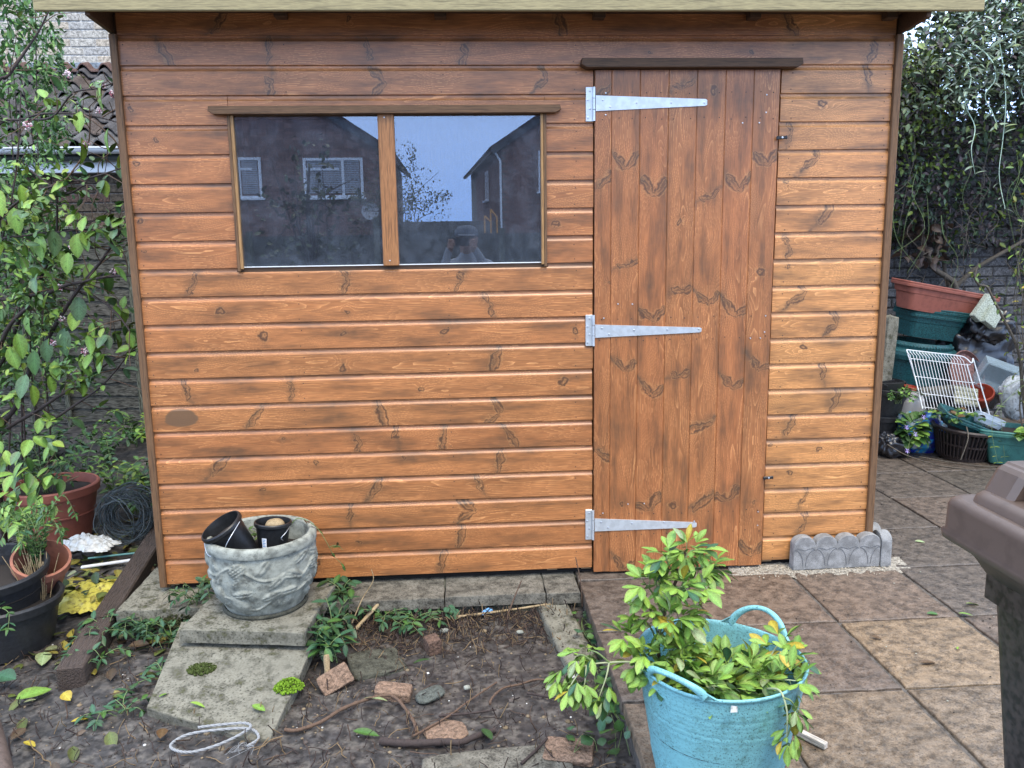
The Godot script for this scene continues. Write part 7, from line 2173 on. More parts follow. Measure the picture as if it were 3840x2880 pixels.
func heap() -> void:
	rng.seed = 871
	trough("window_trough", "reddish brown plastic trough lying tilted on top of the green ones", Transform3D(euler(4, 6, -10.5), Vector3(4.655, 0.885, -2.25)), 0.74, 0.22, 0.19, M.terracotta, 1)
	trough("green_trough", "two nested dark teal troughs under the reddish trough", Transform3D(euler(3, 3, -8.5), Vector3(4.60, 0.715, -2.30)), 0.44, 0.26, 0.215, M.teal_plastic, 2)
	var rp := [Vector2(0.0001, 0.0), Vector2(0.165, 0.0), Vector2(0.188, 0.36), Vector2(0.200, 0.37), Vector2(0.210, 0.54), Vector2(0.236, 0.545), Vector2(0.240, 0.575), Vector2(0.236, 0.60), Vector2(0.225, 0.615), Vector2(0.205, 0.615), Vector2(0.19, 0.4), Vector2(0.0001, 0.38)]
	pot("green_pot", "large round dark teal pot holding the stack at the back of the heap", Vector3(4.525, 0.03, -2.30), euler(2, 0, -3), rp, M.teal_plastic)
	var up := pot("green_pot", "ribbed teal pot rim nested in the large teal pot", Vector3(4.545, 0.50, -2.30), euler(2, 0, -5), [Vector2(0.17, 0.0), Vector2(0.196, 0.11), Vector2(0.214, 0.115), Vector2(0.218, 0.14), Vector2(0.210, 0.145), Vector2(0.214, 0.165), Vector2(0.205, 0.19), Vector2(0.19, 0.19), Vector2(0.17, 0.02), Vector2(0.0001, 0.02)], M.teal_plastic)
	var bead := boxm(Vector3(0.010, 0.016, 0.008), 0.003)
	var bx := []
	for k in 64:
		var a := TAU * k / 64.0
		for y in [0.128, 0.168]: bx.append(Transform3D(Basis(Vector3.UP, -a), Vector3(cos(a) * 0.215, y, sin(a) * 0.215)))
	scatter(up, "rim_bead", bead, M.teal_plastic, bx)
	solo("concrete_post", "broken pale mossy concrete post leaning between shed and pots", "post", block(61, Vector3(0.095, 0.92, 0.085), 0.03, 0.12), M.concrete_mossy, at(Vector3(4.150, 0.44, -2.02), euler(0, 18, -4)))
	# black pots with a grid tray on top
	var bp := [Vector2(0.0001, 0.0), Vector2(0.10, 0.0), Vector2(0.128, 0.20), Vector2(0.137, 0.205), Vector2(0.140, 0.235), Vector2(0.128, 0.24), Vector2(0.12, 0.2), Vector2(0.0001, 0.05)]
	pot("black_pot", "lower black pot standing against the shed's right corner", Vector3(4.13, 0.005, -1.93), Basis.IDENTITY, bp, M.pot_black)
	pot("black_pot", "upper black pot stacked on another beside the concrete post", Vector3(4.135, 0.19, -1.93), euler(3, 0, -3), bp, M.pot_black)
	var gt := thing("pond_basket", "black grid basket lid lying on the stacked black pots", "basket", Vector3(4.115, 0.455, -1.93), 0.4)
	for k in 7:
		part(gt, "bar", bar(Vector3(-0.09 + 0.03 * k, 0.004, 0), Vector3(0.007, 0.008, 0.21), 0.001), M.black_plastic)
	for k in 3:
		part(gt, "cross_bar", bar(Vector3(0, 0.012, -0.09 + 0.09 * k), Vector3(0.21, 0.008, 0.008), 0.001), M.black_plastic)
	var ring := MB.new()
	ring.lathe(PackedVector2Array([Vector2(0.118, -0.03), Vector2(0.128, 0.004), Vector2(0.132, 0.018), Vector2(0.122, 0.02), Vector2(0.112, -0.028)]), 30)
	part(gt, "ring", ring.mesh(), M.black_plastic)
	# white wire rack leaning on the pots
	var o := Vector3(4.233, 0.695, -1.86)
	var ex := Vector3(4.691, 0.633, -1.85) - o
	var ey := Vector3(4.275, 0.318, -1.72) - o
	var rk := thing("wire_rack", "white wire shelf rack leaning upright on the heap", "rack", o)
	var nrm := ex.cross(ey).normalized()
	if nrm.z < 0: nrm = -nrm
	for k in 18:
		var u := k / 17.0 * 0.80
		var a := ex * u
		var mb := MB.new()
		mb.tube(PackedVector3Array([a - nrm * 0.025, a - nrm * 0.022 + ey * 0.04, a + ey * 0.10, a + ey]), 0.0021, 0.0021, 5, false)
		part(rk, "wire", mb.mesh(), M.rack_white)
	for v in [0.16, 0.46, 0.74, 0.97]:
		var mb := MB.new()
		mb.tube(PackedVector3Array([ey * v - nrm * 0.003, ey * v + ex * 0.86 - nrm * 0.003, ey * (v - 0.03) + ex * 0.93 - nrm * 0.02]), 0.0026, 0.0026, 5, false)
		part(rk, "cross_wire", mb.mesh(), M.rack_white)
	for q in [[Vector3.ZERO - nrm * 0.025, ey * 0.5, ey], [Vector3.ZERO - nrm * 0.025, ex * 0.5 - nrm * 0.025, ex * 0.82 - nrm * 0.025, ex * 0.90 + ey * 0.05 - nrm * 0.02, ex * 0.92 + ey * 0.12, ex * 0.96 + ey * 0.03], [ex * 0.96 + ey * 0.03, ex * 0.98 + ey * 0.5, ex * 1.0 + ey * 1.0, ex * 0.985 + ey * 1.14], [ex * 0.84 + ey * 0.14, ex * 0.86 + ey * 0.6, ex * 0.89 + ey * 1.02]]:
		var mb := MB.new()
		mb.tube(curve(q, 4), 0.0042, 0.0042, 6)
		part(rk, "frame_rod", mb.mesh(), M.rack_white)
	# things behind and under the rack
	var dk := MB.new()
	dk.lathe(PackedVector2Array([Vector2(0.0001, 0.0), Vector2(0.17, 0.0), Vector2(0.185, 0.03), Vector2(0.178, 0.032), Vector2(0.165, 0.008), Vector2(0.0001, 0.008)]), 36)
	solo("pot_saucer", "large pinkish terracotta saucer leaning behind the wire rack", "saucer", dk.mesh(), M.terracotta_dusty, at(Vector3(4.76, 0.46, -2.06), euler(72, 0, -24)))
	var kb := MB.new()
	kb.lathe(PackedVector2Array([Vector2(0.0001, 0.12), Vector2(0.05, 0.115), Vector2(0.085, 0.08), Vector2(0.092, 0.07), Vector2(0.095, 0.04), Vector2(0.10, 0.0)]), 30, true)
	solo("upturned_bowl", "pale grey upturned bowl behind the primula", "bowl", kb.mesh(), M.grey_plastic, at(Vector3(4.275, 0.285, -1.88), euler(8, 0, 4)))
	pot("terracotta_pot", "small stack of bright orange-red pot rims behind the upturned bowl", Vector3(4.315, 0.34, -1.98), euler(5, 0, -8), round_prof(0.03, 0.045, 0.085, 0.006, 0.03), M.orange_plastic)
	pot("terracotta_pot", "orange plastic pot half hidden right of the wire rack", Vector3(4.80, 0.30, -1.92), euler(30, 0, 20), round_prof(0.05, 0.075, 0.11, 0.008, 0.03), M.orange_plastic)
	var ld := MB.new()
	for i in 6:
		for j in 4: ld.box(Vector3(-0.06 + i * 0.024, -0.045 + j * 0.03, 0), Vector3(0.021, 0.027, 0.022), 0.006)
	ld.box(Vector3(0, 0, -0.006), Vector3(0.15, 0.125, 0.012), 0.002)
	var pd := thing("foam_pad", "yellowish white quilted foam pad under the wire rack", "pad", Vector3(4.62, 0.375, -1.80))
	pd.basis = euler(-25, -8, -8)
	part(pd, "pad", ld.mesh(), M.foam_yellow)
	solo("roof_tile_stack", "pale grey-green ridge slab lying behind the foam pad", "slab", block(62, Vector3(0.34, 0.05, 0.10), 0.04, 0.2), M.concrete, at(Vector3(4.52, 0.40, -1.90), euler(0, 0, 3)))
	bag("dark_heap_bag", "black plastic sheet bundled at the bottom of the heap", "plastic sheet", Vector3(4.52, 0.16, -2.02), Vector3(0.62, 0.34, 0.40), M.bag_black, 21, 0.2)
	bag("dark_heap_bag", "black sheeting sagging behind the clear storage box", "plastic sheet", Vector3(4.98, 0.50, -2.30), Vector3(0.50, 0.62, 0.36), M.bag_black, 22, 0.25)
	bag("refuse_bag", "shiny crumpled black bin bag on top of the heap with foam in it", "bag", Vector3(4.975, 0.80, -2.20), Vector3(0.32, 0.24, 0.26), M.bag_black, 23, 0.38)
	solo("foam_block", "long pale green-white foam block sticking out of the bin bag", "foam", block(63, Vector3(0.075, 0.20, 0.05), 0.03, 0.12), M.foam_white, at(Vector3(4.880, 0.935, -2.10), euler(-8, 10, -42)))
	solo("foam_block", "short grooved foam block in front in the bin bag", "foam", block(64, Vector3(0.095, 0.14, 0.05), 0.05, 0.12), M.foam_white, at(Vector3(4.925, 0.875, -2.06), euler(-12, 10, -38)))
	# clear storage box
	var cb := thing("storage_box", "clear plastic storage box lying on its side at the right", "box", Vector3(4.90, 0.49, -1.92))
	cb.basis = euler(20, -25, -22)
	var cm := MB.new()
	for q in [[Vector3(0, 0, -0.06), Vector3(0.22, 0.17, 0.003)], [Vector3(0, 0.085, 0), Vector3(0.22, 0.003, 0.12)], [Vector3(0, -0.085, 0), Vector3(0.22, 0.003, 0.12)], [Vector3(-0.11, 0, 0), Vector3(0.003, 0.17, 0.12)], [Vector3(0.11, 0, 0), Vector3(0.003, 0.17, 0.12)]]: cm.box(q[0], q[1], 0.001)
	part(cb, "shell", cm.mesh(), M.clear_plastic)
	var cr := MB.new()
	for q in [[Vector3(0, 0.092, 0.062), Vector3(0.245, 0.016, 0.008)], [Vector3(0, -0.092, 0.062), Vector3(0.245, 0.016, 0.008)], [Vector3(-0.117, 0, 0.062), Vector3(0.016, 0.168, 0.008)], [Vector3(0.117, 0, 0.062), Vector3(0.016, 0.168, 0.008)]]: cr.box(q[0], q[1], 0.002)
	part(cb, "rim", cr.mesh(), M.clear_plastic)
	bag("compost_sack", "grey-white printed compost sack behind the straggly shrub", "sack", Vector3(4.965, 0.36, -1.78), Vector3(0.22, 0.30, 0.14), M.sack_white, 24, 0.15, euler(0, 0, 14))
	bag("blue_sack", "bright blue printed compost sack on the ground behind the primula", "sack", Vector3(4.315, 0.145, -1.84), Vector3(0.34, 0.30, 0.20), M.sack_blue, 25, 0.22, euler(0, 0, -8))
	bag("black_sack", "small black sack slumped against the shed corner under purple flowers", "sack", Vector3(4.10, 0.075, -1.74), Vector3(0.20, 0.17, 0.16), M.bag_black, 26, 0.3)
	# primula
	var pr := thing("primula", "rosette of broad dark green leaves growing in the blue sack", "plant", Vector3(4.205, 0.235, -1.70))
	var px := []
	for k in 58:
		var a := TAU * k * 0.381966
		var e := 1.0 - k / 58.0
		px.append(Transform3D(leaf_frame(Vector3(cos(a), 0.9 - 1.5 * (1.0 - e), sin(a) * 0.8 + 0.45), rr(-0.4, 0.4), rr(0.065, 0.095)), Vector3(cos(a) * 0.035, -0.05 + 0.09 * e * rng.randf() - 0.06 * (1.0 - e), sin(a) * 0.03)))
	leaves(pr, [leaf_mesh(0.78, 0.10, 0.35, 1.25, 8, 0.05)], ["leaf_mid", "leaf_deep", "leaf_mid", "leaf_fresh"], GREEN_MID, px, 58)
	weed("small_leaved_plant", "low bright small-leaved plant on the black pots beside the shed", "plant", Vector3(4.145, 0.34, -1.80), 13, 0.13, 0.12, 0.026, 0.75, ["leaf_fresh", "leaf_mid"], GREEN_MID, 90, "", Vector3(0.02, 0, 0.03), 0.018)
	weed("ivy_tangle", "wilting ivy stems on the dark basket's left rim", "plant", Vector3(4.42, 0.25, -1.62), 9, 0.16, 0.07, 0.042, 0.9, ["leaf_mid", "leaf_lime", "leaf_brown"], GREEN_MID, 40)
	var vf := thing("purple_flowers", "few small pale purple starry flowers low against the shed corner", "flowers", Vector3(4.12, 0.12, -1.62))
	for q in [Vector3(0, 0.10, 0), Vector3(0.045, 0.06, 0.03), Vector3(-0.02, -0.04, 0.06), Vector3(0.12, 0.16, -0.02)]:
		stem(vf, [Vector3(0.02, -0.1, 0), Vector3(0.02, 0.0, 0.01), q], 0.0012, 0.0008, M.green_stem, "stem", 4)
		for k in 7:
			var a := TAU * k / 7.0
			part(vf, "petal", petal_mesh, M.petal_purple, Transform3D(leaf_frame(Vector3(cos(a), 0.25, sin(a)).rotated(Vector3.RIGHT, 0.9), 0, 0.020), q))
	# dark slatted basket with a tray and a tub in it
	var bk := thing("laundry_basket", "dark brown plastic basket with slatted sides in front of the heap", "basket", Vector3(4.53, 0.0, -1.66))
	bk.basis = euler(3, 0, -4)
	var rim := MB.new()
	rim.lathe(PackedVector2Array([Vector2(0.185, 0.185), Vector2(0.208, 0.19), Vector2(0.212, 0.205), Vector2(0.205, 0.215), Vector2(0.190, 0.21)]), 48)
	part(bk, "rim", rim.mesh(), M.basket_brown)
	var bs := MB.new()
	bs.lathe(PackedVector2Array([Vector2(0.0001, 0.0), Vector2(0.150, 0.0), Vector2(0.156, 0.028), Vector2(0.148, 0.03), Vector2(0.0001, 0.012)]), 40)
	part(bk, "base", bs.mesh(), M.basket_brown)
	var hoop := MB.new()
	hoop.lathe(PackedVector2Array([Vector2(0.171, 0.098), Vector2(0.176, 0.100), Vector2(0.177, 0.112), Vector2(0.172, 0.113)]), 40)
	part(bk, "hoop", hoop.mesh(), M.basket_brown)
	for k in 46:
		var a := TAU * k / 46.0
		var mb := MB.new()
		var d := Vector3(cos(a), 0, sin(a))
		mb.tube(PackedVector3Array([d * 0.153 + Vector3(0, 0.02, 0), d * 0.173 + Vector3(0, 0.105, 0), d * 0.198 + Vector3(0, 0.195, 0)]), 0.0056, 0.0056, 5, false)
		part(bk, "slat", mb.mesh(), M.basket_brown)
	var lin := MB.new()
	lin.lathe(PackedVector2Array([Vector2(0.144, 0.012), Vector2(0.160, 0.10), Vector2(0.176, 0.17)]), 30, true)
	part(bk, "dark_contents", lin.mesh(), M.bag_black)
	trough("seed_tray", "dark green seed tray lying slanted across the basket", Transform3D(euler(10, -14, -22), Vector3(4.515, 0.205, -1.60)), 0.40, 0.20, 0.07, M.teal_plastic, 1)
	var ft := trough("food_tub", "translucent grey plastic food tub on the seed tray", Transform3D(euler(-12, -14, -24), Vector3(4.625, 0.225, -1.58)), 0.17, 0.12, 0.065, M.cloudy_plastic, 1)
	tag(ft, "", "tub")
	var gp := trough("green_planter", "big weathered teal planter box standing at the right edge", Transform3D(euler(0, -28, -2.0), Vector3(4.93, 0.0, -1.42)), 0.80, 0.32, 0.215, M.teal_faded, 1)
	part(gp, "compost", boxm(Vector3(0.70, 0.02, 0.26), 0.004), M.potting_soil, at(Vector3(0, 0.18, 0)))
	weed("planter_leaves", "round bright green leaves in the teal planter", "plant", Vector3(4.80, 0.19, -1.36), 9, 0.13, 0.06, 0.055, 0.95, ["leaf_fresh", "leaf_lime", "leaf_mid"], GREEN_LIME, 40)
	# a runner arching over the planter's edge, and trailing dead stems over the slabs
	var rn := MB.new()
	rn.tube(curve([Vector3(4.86, 0.17, -1.24), Vector3(4.72, 0.12, -1.22), Vector3(4.62, 0.05, -1.22), Vector3(4.60, 0.004, -1.22)], 5), 0.004, 0.003, 5)
	solo("green_runner", "pale green runner arching from the teal planter to the paving", "stem", rn.mesh(), M.pale_stem)
	for q in [["long dead stem lying along the foot of the basket", [Vector3(4.22, 0.02, -1.62), Vector3(4.36, 0.012, -1.50), Vector3(4.50, 0.01, -1.40), Vector3(4.66, 0.015, -1.36)]], ["thin dead stem crossing the paving from the shed corner", [Vector3(4.02, 0.10, -1.66), Vector3(4.12, 0.04, -1.60), Vector3(4.25, 0.008, -1.46), Vector3(4.40, 0.006, -1.34)]], ["bent dead stem hanging over the basket's left side", [Vector3(4.45, 0.25, -1.52), Vector3(4.42, 0.18, -1.44), Vector3(4.37, 0.05, -1.42)]]]:
		var mb := MB.new()
		mb.tube(curve(q[1], 5), 0.0045, 0.003, 5)
		solo("twig", q[0], "stick", mb.mesh(), M.twig_grey)

var petal_mesh := leaf_mesh(0.30, 0.1, 0.2, 1.1, 4)


# ---------------------------------------------------------------- what the panes reflect: houses, fence and tree behind the viewer
func white_window(h: Node3D, p: Vector3, w: float, hh: float, lights: Array, bas := Basis.IDENTITY) -> void:
	var f := MB.new()
	var b := 0.07
	for q in [[Vector3(0, hh * 0.5 - b * 0.5, 0), Vector3(w, b, 0.06)], [Vector3(0, -hh * 0.5 + b * 0.5, 0), Vector3(w, b, 0.06)], [Vector3(-w * 0.5 + b * 0.5, 0, 0), Vector3(b, hh - 2 * b, 0.06)], [Vector3(w * 0.5 - b * 0.5, 0, 0), Vector3(b, hh - 2 * b, 0.06)]]: f.box(q[0], q[1])
	for l in lights: f.box(Vector3((float(l) - 0.5) * w, 0, 0), Vector3(b, hh - 2 * b, 0.055))
	f.box(Vector3(-w * 0.18, hh * 0.22, 0), Vector3(w * 0.55, 0.06, 0.05))
	var o := part(h, "window", f.mesh(), M.white_paint, Transform3D(bas, p))
	part(o, "sill", boxm(Vector3(w + 0.12, 0.05, 0.16), 0.005), M.white_paint, at(Vector3(0, -hh * 0.5 - 0.02, -0.04)))
	part(o, "pane", boxm(Vector3(w - 0.02, hh - 0.02, 0.008)), M.far_pane, at(Vector3(0, 0, 0.022)))
	for k in 18:
		part(o, "blind_slat", boxm(Vector3(w - 0.2, 0.034, 0.006)), M.blind, at(Vector3(0, hh * 0.5 - 0.1 - k * (hh - 0.2) / 18.0, 0.008)))

func gable_house(called: String, label: String, x0: float, x1: float, z0: float, z1: float, eave: float, pitch: float, turn: float, seed_: int) -> Node3D:
	var h := thing(called, label, "house", Vector3(x0 if turn <= 0 else x0, 0, z0), turn)
	var w := x1 - x0
	var d := z1 - z0
	var apex := eave + w * 0.5 * tan(deg_to_rad(pitch))
	var m := MB.new()
	m.prism(PackedVector2Array([Vector2(0, -0.3), Vector2(w, -0.3), Vector2(w, eave), Vector2(w * 0.5, apex), Vector2(0, eave)]), d, at(Vector3(0, 0, d * 0.5)))
	part(h, "wall", m.mesh(), M.mortar_mid)
	rng.seed = seed_
	# brick faces: the gable towards the garden, and the near side, laid as courses of separate bricks in one mass
	var bm := boxm(Vector3(0.215, 0.065, 0.02), 0.0)
	var xfs := []; var cols := []
	var r := 0
	var y := 0.6
	while y < apex - 0.1:
		var half := w * 0.5 if y < eave else (apex - y) / tan(deg_to_rad(pitch))
		var x := w * 0.5 - half + (0.1125 if r % 2 else 0.0)
		while x < w * 0.5 + half - 0.15:
			xfs.append(at(Vector3(x + 0.11, y, -0.008)))
			x += 0.225
		if y < eave - 0.05:
			for side in [-0.008, w + 0.008]:
				var z := 0.0 + (0.1125 if r % 2 else 0.0)
				while z < minf(d, 9.0):
					xfs.append(Transform3D(Basis(Vector3.UP, PI / 2), Vector3(side, y, z + 0.11)))
					z += 0.225
		y += 0.075
		r += 1
	for k in 40: cols.append(Color(0.19, 0.105, 0.085) * rr(0.7, 1.3))
	scatter(h, "brickwork", bm, M.pebble, xfs, cols)
	for sg in [-1.0, 1.0]:
		var rf := MB.new()
		var ln := (w * 0.5 + 0.30) / cos(deg_to_rad(pitch))
		rf.box(Vector3(0, 0.05, 0), Vector3(ln, 0.09, d + 0.30))
		part(h, "roof", rf.mesh(), M.tile_red, Transform3D(Basis(Vector3.BACK, -sg * deg_to_rad(pitch)), Vector3(w * 0.5 + sg * (w * 0.25 + 0.15), (eave + apex) * 0.5 - 0.15 * tan(deg_to_rad(pitch)) + 0.02, d * 0.5)))
		part(h, "bargeboard", boxm(Vector3(ln, 0.16, 0.03)), M.black_plastic, Transform3D(Basis(Vector3.BACK, -sg * deg_to_rad(pitch)), Vector3(w * 0.5 + sg * (w * 0.25 + 0.15), (eave + apex) * 0.5 - 0.15 * tan(deg_to_rad(pitch)) - 0.05, -0.16)))
		part(h, "gutter", boxm(Vector3(0.11, 0.09, d), 0.02), M.white_paint, at(Vector3(w * 0.5 + sg * (w * 0.5 + 0.25), eave - 0.12, d * 0.5)))
		var dp := MB.new()
		dp.tube(PackedVector3Array([Vector3(w * 0.5 + sg * (w * 0.5 + 0.2), eave - 0.2, 0.15), Vector3(w * 0.5 + sg * w * 0.5 + sg * 0.05, eave - 0.5, -0.05), Vector3(w * 0.5 + sg * w * 0.5 + sg * 0.05, 0.0, -0.05)]), 0.035, 0.035, 8)
		part(h, "downpipe", dp.mesh(), M.white_paint)
	return h

func build_back() -> void:
	var a := gable_house("brick_house", "red brick house with gable and white windows, mirrored in the left pane", -9.0, -0.75, 20.0, 29.0, 4.0, 33.0, 0.0, 31)
	white_window(a, Vector3(6.98, 3.16, -0.03), 1.60, 1.06, [0.66])
	white_window(a, Vector3(4.75, 3.18, -0.03), 0.62, 1.08, [])
	var ds := MB.new()
	ds.lathe(PackedVector2Array([Vector2(0.0001, 0.0), Vector2(0.15, 0.02), Vector2(0.24, 0.06), Vector2(0.235, 0.066), Vector2(0.15, 0.028), Vector2(0.0001, 0.008)]), 24, true, Transform3D(euler(-80, 0, 0), Vector3(7.95, 2.25, -0.2)))
	part(a, "satellite_dish", ds.mesh(), M.grey_plastic)
	var b := gable_house("brick_house", "red brick house with eaves and downpipe, mirrored at the right of the right pane", 2.68, 11.5, 22.0, 34.0, 4.25, 33.0, deg_to_rad(-3.3), 32)
	white_window(b, Vector3(1.55, 3.44, -0.03), 0.90, 1.20, [0.5])
	white_window(b, Vector3(-0.02, 3.3, 4.5), 1.0, 1.0, [0.5], Basis(Vector3.UP, PI / 2))
	# back fence in panels
	var f := thing("back_fence", "brown lap fence behind the viewer, mirrored low in the panes", "fence", Vector3(0, 0, 9.0))
	for px in 6:
		var hi := 1.72 if px == 4 else 1.54
		for r in 14:
			part(f, "fence_board", boxm(Vector3(1.80, hi / 14.0 + 0.012, 0.016)), M[["fence_a", "fence_b", "fence_c"][(r + px) % 3]], at(Vector3(-6.3 + px * 1.83, -0.1 + (r + 0.5) * (hi + 0.1) / 14.0, 0.004 * (r % 2)), euler(3, 0, 0)))
		part(f, "fence_post", boxm(Vector3(0.09, hi + 0.25, 0.09), 0.004), M.fence_batten, at(Vector3(-7.22 + px * 1.83, hi * 0.5 - 0.05, 0)))
	var mz := MB.new()
	for q in [[Vector3(1.68, 1.54, 8.85), Vector3(1.68, 1.79, 8.85)], [Vector3(1.68, 1.79, 8.85), Vector3(1.77, 1.70, 8.85)], [Vector3(1.77, 1.54, 8.85), Vector3(1.77, 1.88, 8.85)], [Vector3(1.77, 1.88, 8.85), Vector3(1.86, 1.77, 8.85)], [Vector3(1.86, 1.77, 8.85), Vector3(1.86, 1.54, 8.85)]]:
		mz.tube(PackedVector3Array([q[0], q[1]]), 0.014, 0.014, 6)
	solo("orange_trellis_top", "orange zigzag top of a plant support at the back fence, mirrored in the right pane", "plant support", mz.mesh(), M.orange_wood)
	# tree beyond the fence and a sparse shrub nearer
	rng.seed = 909
	for q in [["garden_tree", "bushy tree beyond the back fence, mirrored in the right pane", Vector3(0.05, -0.1, 15.0), Vector3(1.1, 1.5, 1.0), 2.0, 3800, 0.055], ["garden_shrub", "sparse leafy shrub behind the viewer, mirrored in the left pane", Vector3(-0.35, -0.1, 6.2), Vector3(0.55, 0.9, 0.5), 1.75, 520, 0.07]]:
		var t := thing(q[0], q[1], "tree" if q[0] == "garden_tree" else "shrub", q[2])
		var s: Vector3 = q[3]
		var cy: float = q[4]
		stem(t, [Vector3.ZERO, Vector3(0.03, cy * 0.5, 0), Vector3(-0.05, cy, 0.02), Vector3(0.0, cy + s.y * 0.7, 0)], 0.05, 0.012, M.twig_dark, "trunk", 8)
		for k in 12:
			stem(t, [Vector3(0, cy * rr(0.4, 0.9), 0), Vector3(rr(-0.4, 0.4) * s.x, cy + rr(-0.3, 0.2), rr(-0.4, 0.4) * s.z), Vector3(rr(-0.9, 0.9) * s.x, cy + rr(-0.5, 0.8) * s.y, rr(-0.8, 0.8) * s.z)], 0.014, 0.004, M.twig_dark, "branch", 5)
		var xfs := []
		for k in int(q[5]):
			var d := rdir()
			var clump := Vector3(sin(d.x * 9.0), sin(d.y * 8.0), sin(d.z * 9.0)) * 0.12
			var p := Vector3(0, cy, 0) + (d * pow(rng.randf(), 0.4) + clump) * s
			xfs.append(Transform3D(leaf_frame(rdir(), rr(-1, 1), float(q[6]) * rr(0.7, 1.4)), p))
		scatter(t, "crown", leaf_mesh(0.55, 0.1, 0.2, 0.9, 4), M.leaf, xfs, [Color(0.06, 0.085, 0.03), Color(0.10, 0.10, 0.035), Color(0.04, 0.06, 0.025)])
	person()

# distance field of tapered capsules, joined smoothly and meshed as surface nets
func flesh(bones: Array, cell: float, k: float) -> ArrayMesh:
	var lo := Vector3.ONE * 1e9
	var hi := -lo
	for b in bones:
		var r := maxf(b[2], b[3]) + k + cell * 2.0
		for e in [b[0], b[1]]:
			lo = lo.min(e - Vector3.ONE * r)
			hi = hi.max(e + Vector3.ONE * r)
	var nx := int((hi.x - lo.x) / cell) + 2
	var ny := int((hi.y - lo.y) / cell) + 2
	var nz := int((hi.z - lo.z) / cell) + 2
	var f := PackedFloat32Array()
	f.resize(nx * ny * nz)
	f.fill(1.0)
	for b in bones:
		var a: Vector3 = b[0]
		var ab: Vector3 = b[1] - a
		var r := maxf(b[2], b[3]) + k + cell
		var l: Vector3 = (a.min(b[1]) - Vector3.ONE * r - lo) / cell
		var u: Vector3 = (a.max(b[1]) + Vector3.ONE * r - lo) / cell
		var inv := 1.0 / maxf(1e-9, ab.length_squared())
		for z in range(maxi(0, int(l.z)), mini(nz, int(u.z) + 1)):
			for y in range(maxi(0, int(l.y)), mini(ny, int(u.y) + 1)):
				var i := (z * ny + y) * nx
				for x in range(maxi(0, int(l.x)), mini(nx, int(u.x) + 1)):
					var p := lo + Vector3(x, y, z) * cell
					var t := clampf((p - a).dot(ab) * inv, 0.0, 1.0)
					var d := p.distance_to(a + ab * t) - lerpf(b[2], b[3], t)
					var o := f[i + x]
					var h := maxf(k - absf(d - o), 0.0) / k
					f[i + x] = minf(d, o) - h * h * k * 0.25
	var m := MB.new()
	var ids := PackedInt32Array()
	ids.resize(nx * ny * nz)
	ids.fill(-1)
	for z in nz - 1:
		for y in ny - 1:
			for x in nx - 1:
				var i := (z * ny + y) * nx + x
				var s := 0
				var c := Vector3.ZERO
				var n := 0
				var v0 := f[i]
				var any := false
				for q in 8:
					var j := i + (q & 1) + ((q >> 1) & 1) * nx + (q >> 2) * nx * ny
					if (f[j] < 0.0) != (v0 < 0.0): any = true
				if not any: continue
				for e in [[0, 1], [2, 3], [4, 5], [6, 7], [0, 2], [1, 3], [4, 6], [5, 7], [0, 4], [1, 5], [2, 6], [3, 7]]:
					var qa: int = e[0]; var qb: int = e[1]
					var fa := f[i + (qa & 1) + ((qa >> 1) & 1) * nx + (qa >> 2) * nx * ny]
					var fb := f[i + (qb & 1) + ((qb >> 1) & 1) * nx + (qb >> 2) * nx * ny]
					if (fa < 0.0) == (fb < 0.0): continue
					var t := fa / (fa - fb)
					c += Vector3(qa & 1, (qa >> 1) & 1, qa >> 2).lerp(Vector3(qb & 1, (qb >> 1) & 1, qb >> 2), t)
					n += 1
				var p := c / n
				var g := Vector3(f[i + 1] - f[i], f[i + nx] - f[i], f[i + nx * ny] - f[i])
				ids[i] = m.vert(lo + (Vector3(x, y, z) + p) * cell, g.normalized() if g.length() > 1e-6 else Vector3.UP)
	var st := [1, nx, nx * ny]
	for z in range(1, nz - 1):
		for y in range(1, ny - 1):
			for x in range(1, nx - 1):
				var i := (z * ny + y) * nx + x
				for ax in 3:
					var s1: int = st[(ax + 1) % 3]
					var s2: int = st[(ax + 2) % 3]
					var in0 := f[i] < 0.0
					if in0 == (f[i + int(st[ax])] < 0.0): continue
					var a := ids[i]; var b := ids[i - s1]; var c := ids[i - s1 - s2]; var d := ids[i - s2]
					if mini(mini(a, b), mini(c, d)) < 0: continue
					if in0: m.I.append_array(PackedInt32Array([a, c, b, a, d, c]))
					else: m.I.append_array(PackedInt32Array([a, b, c, a, c, d]))
	return m.mesh()

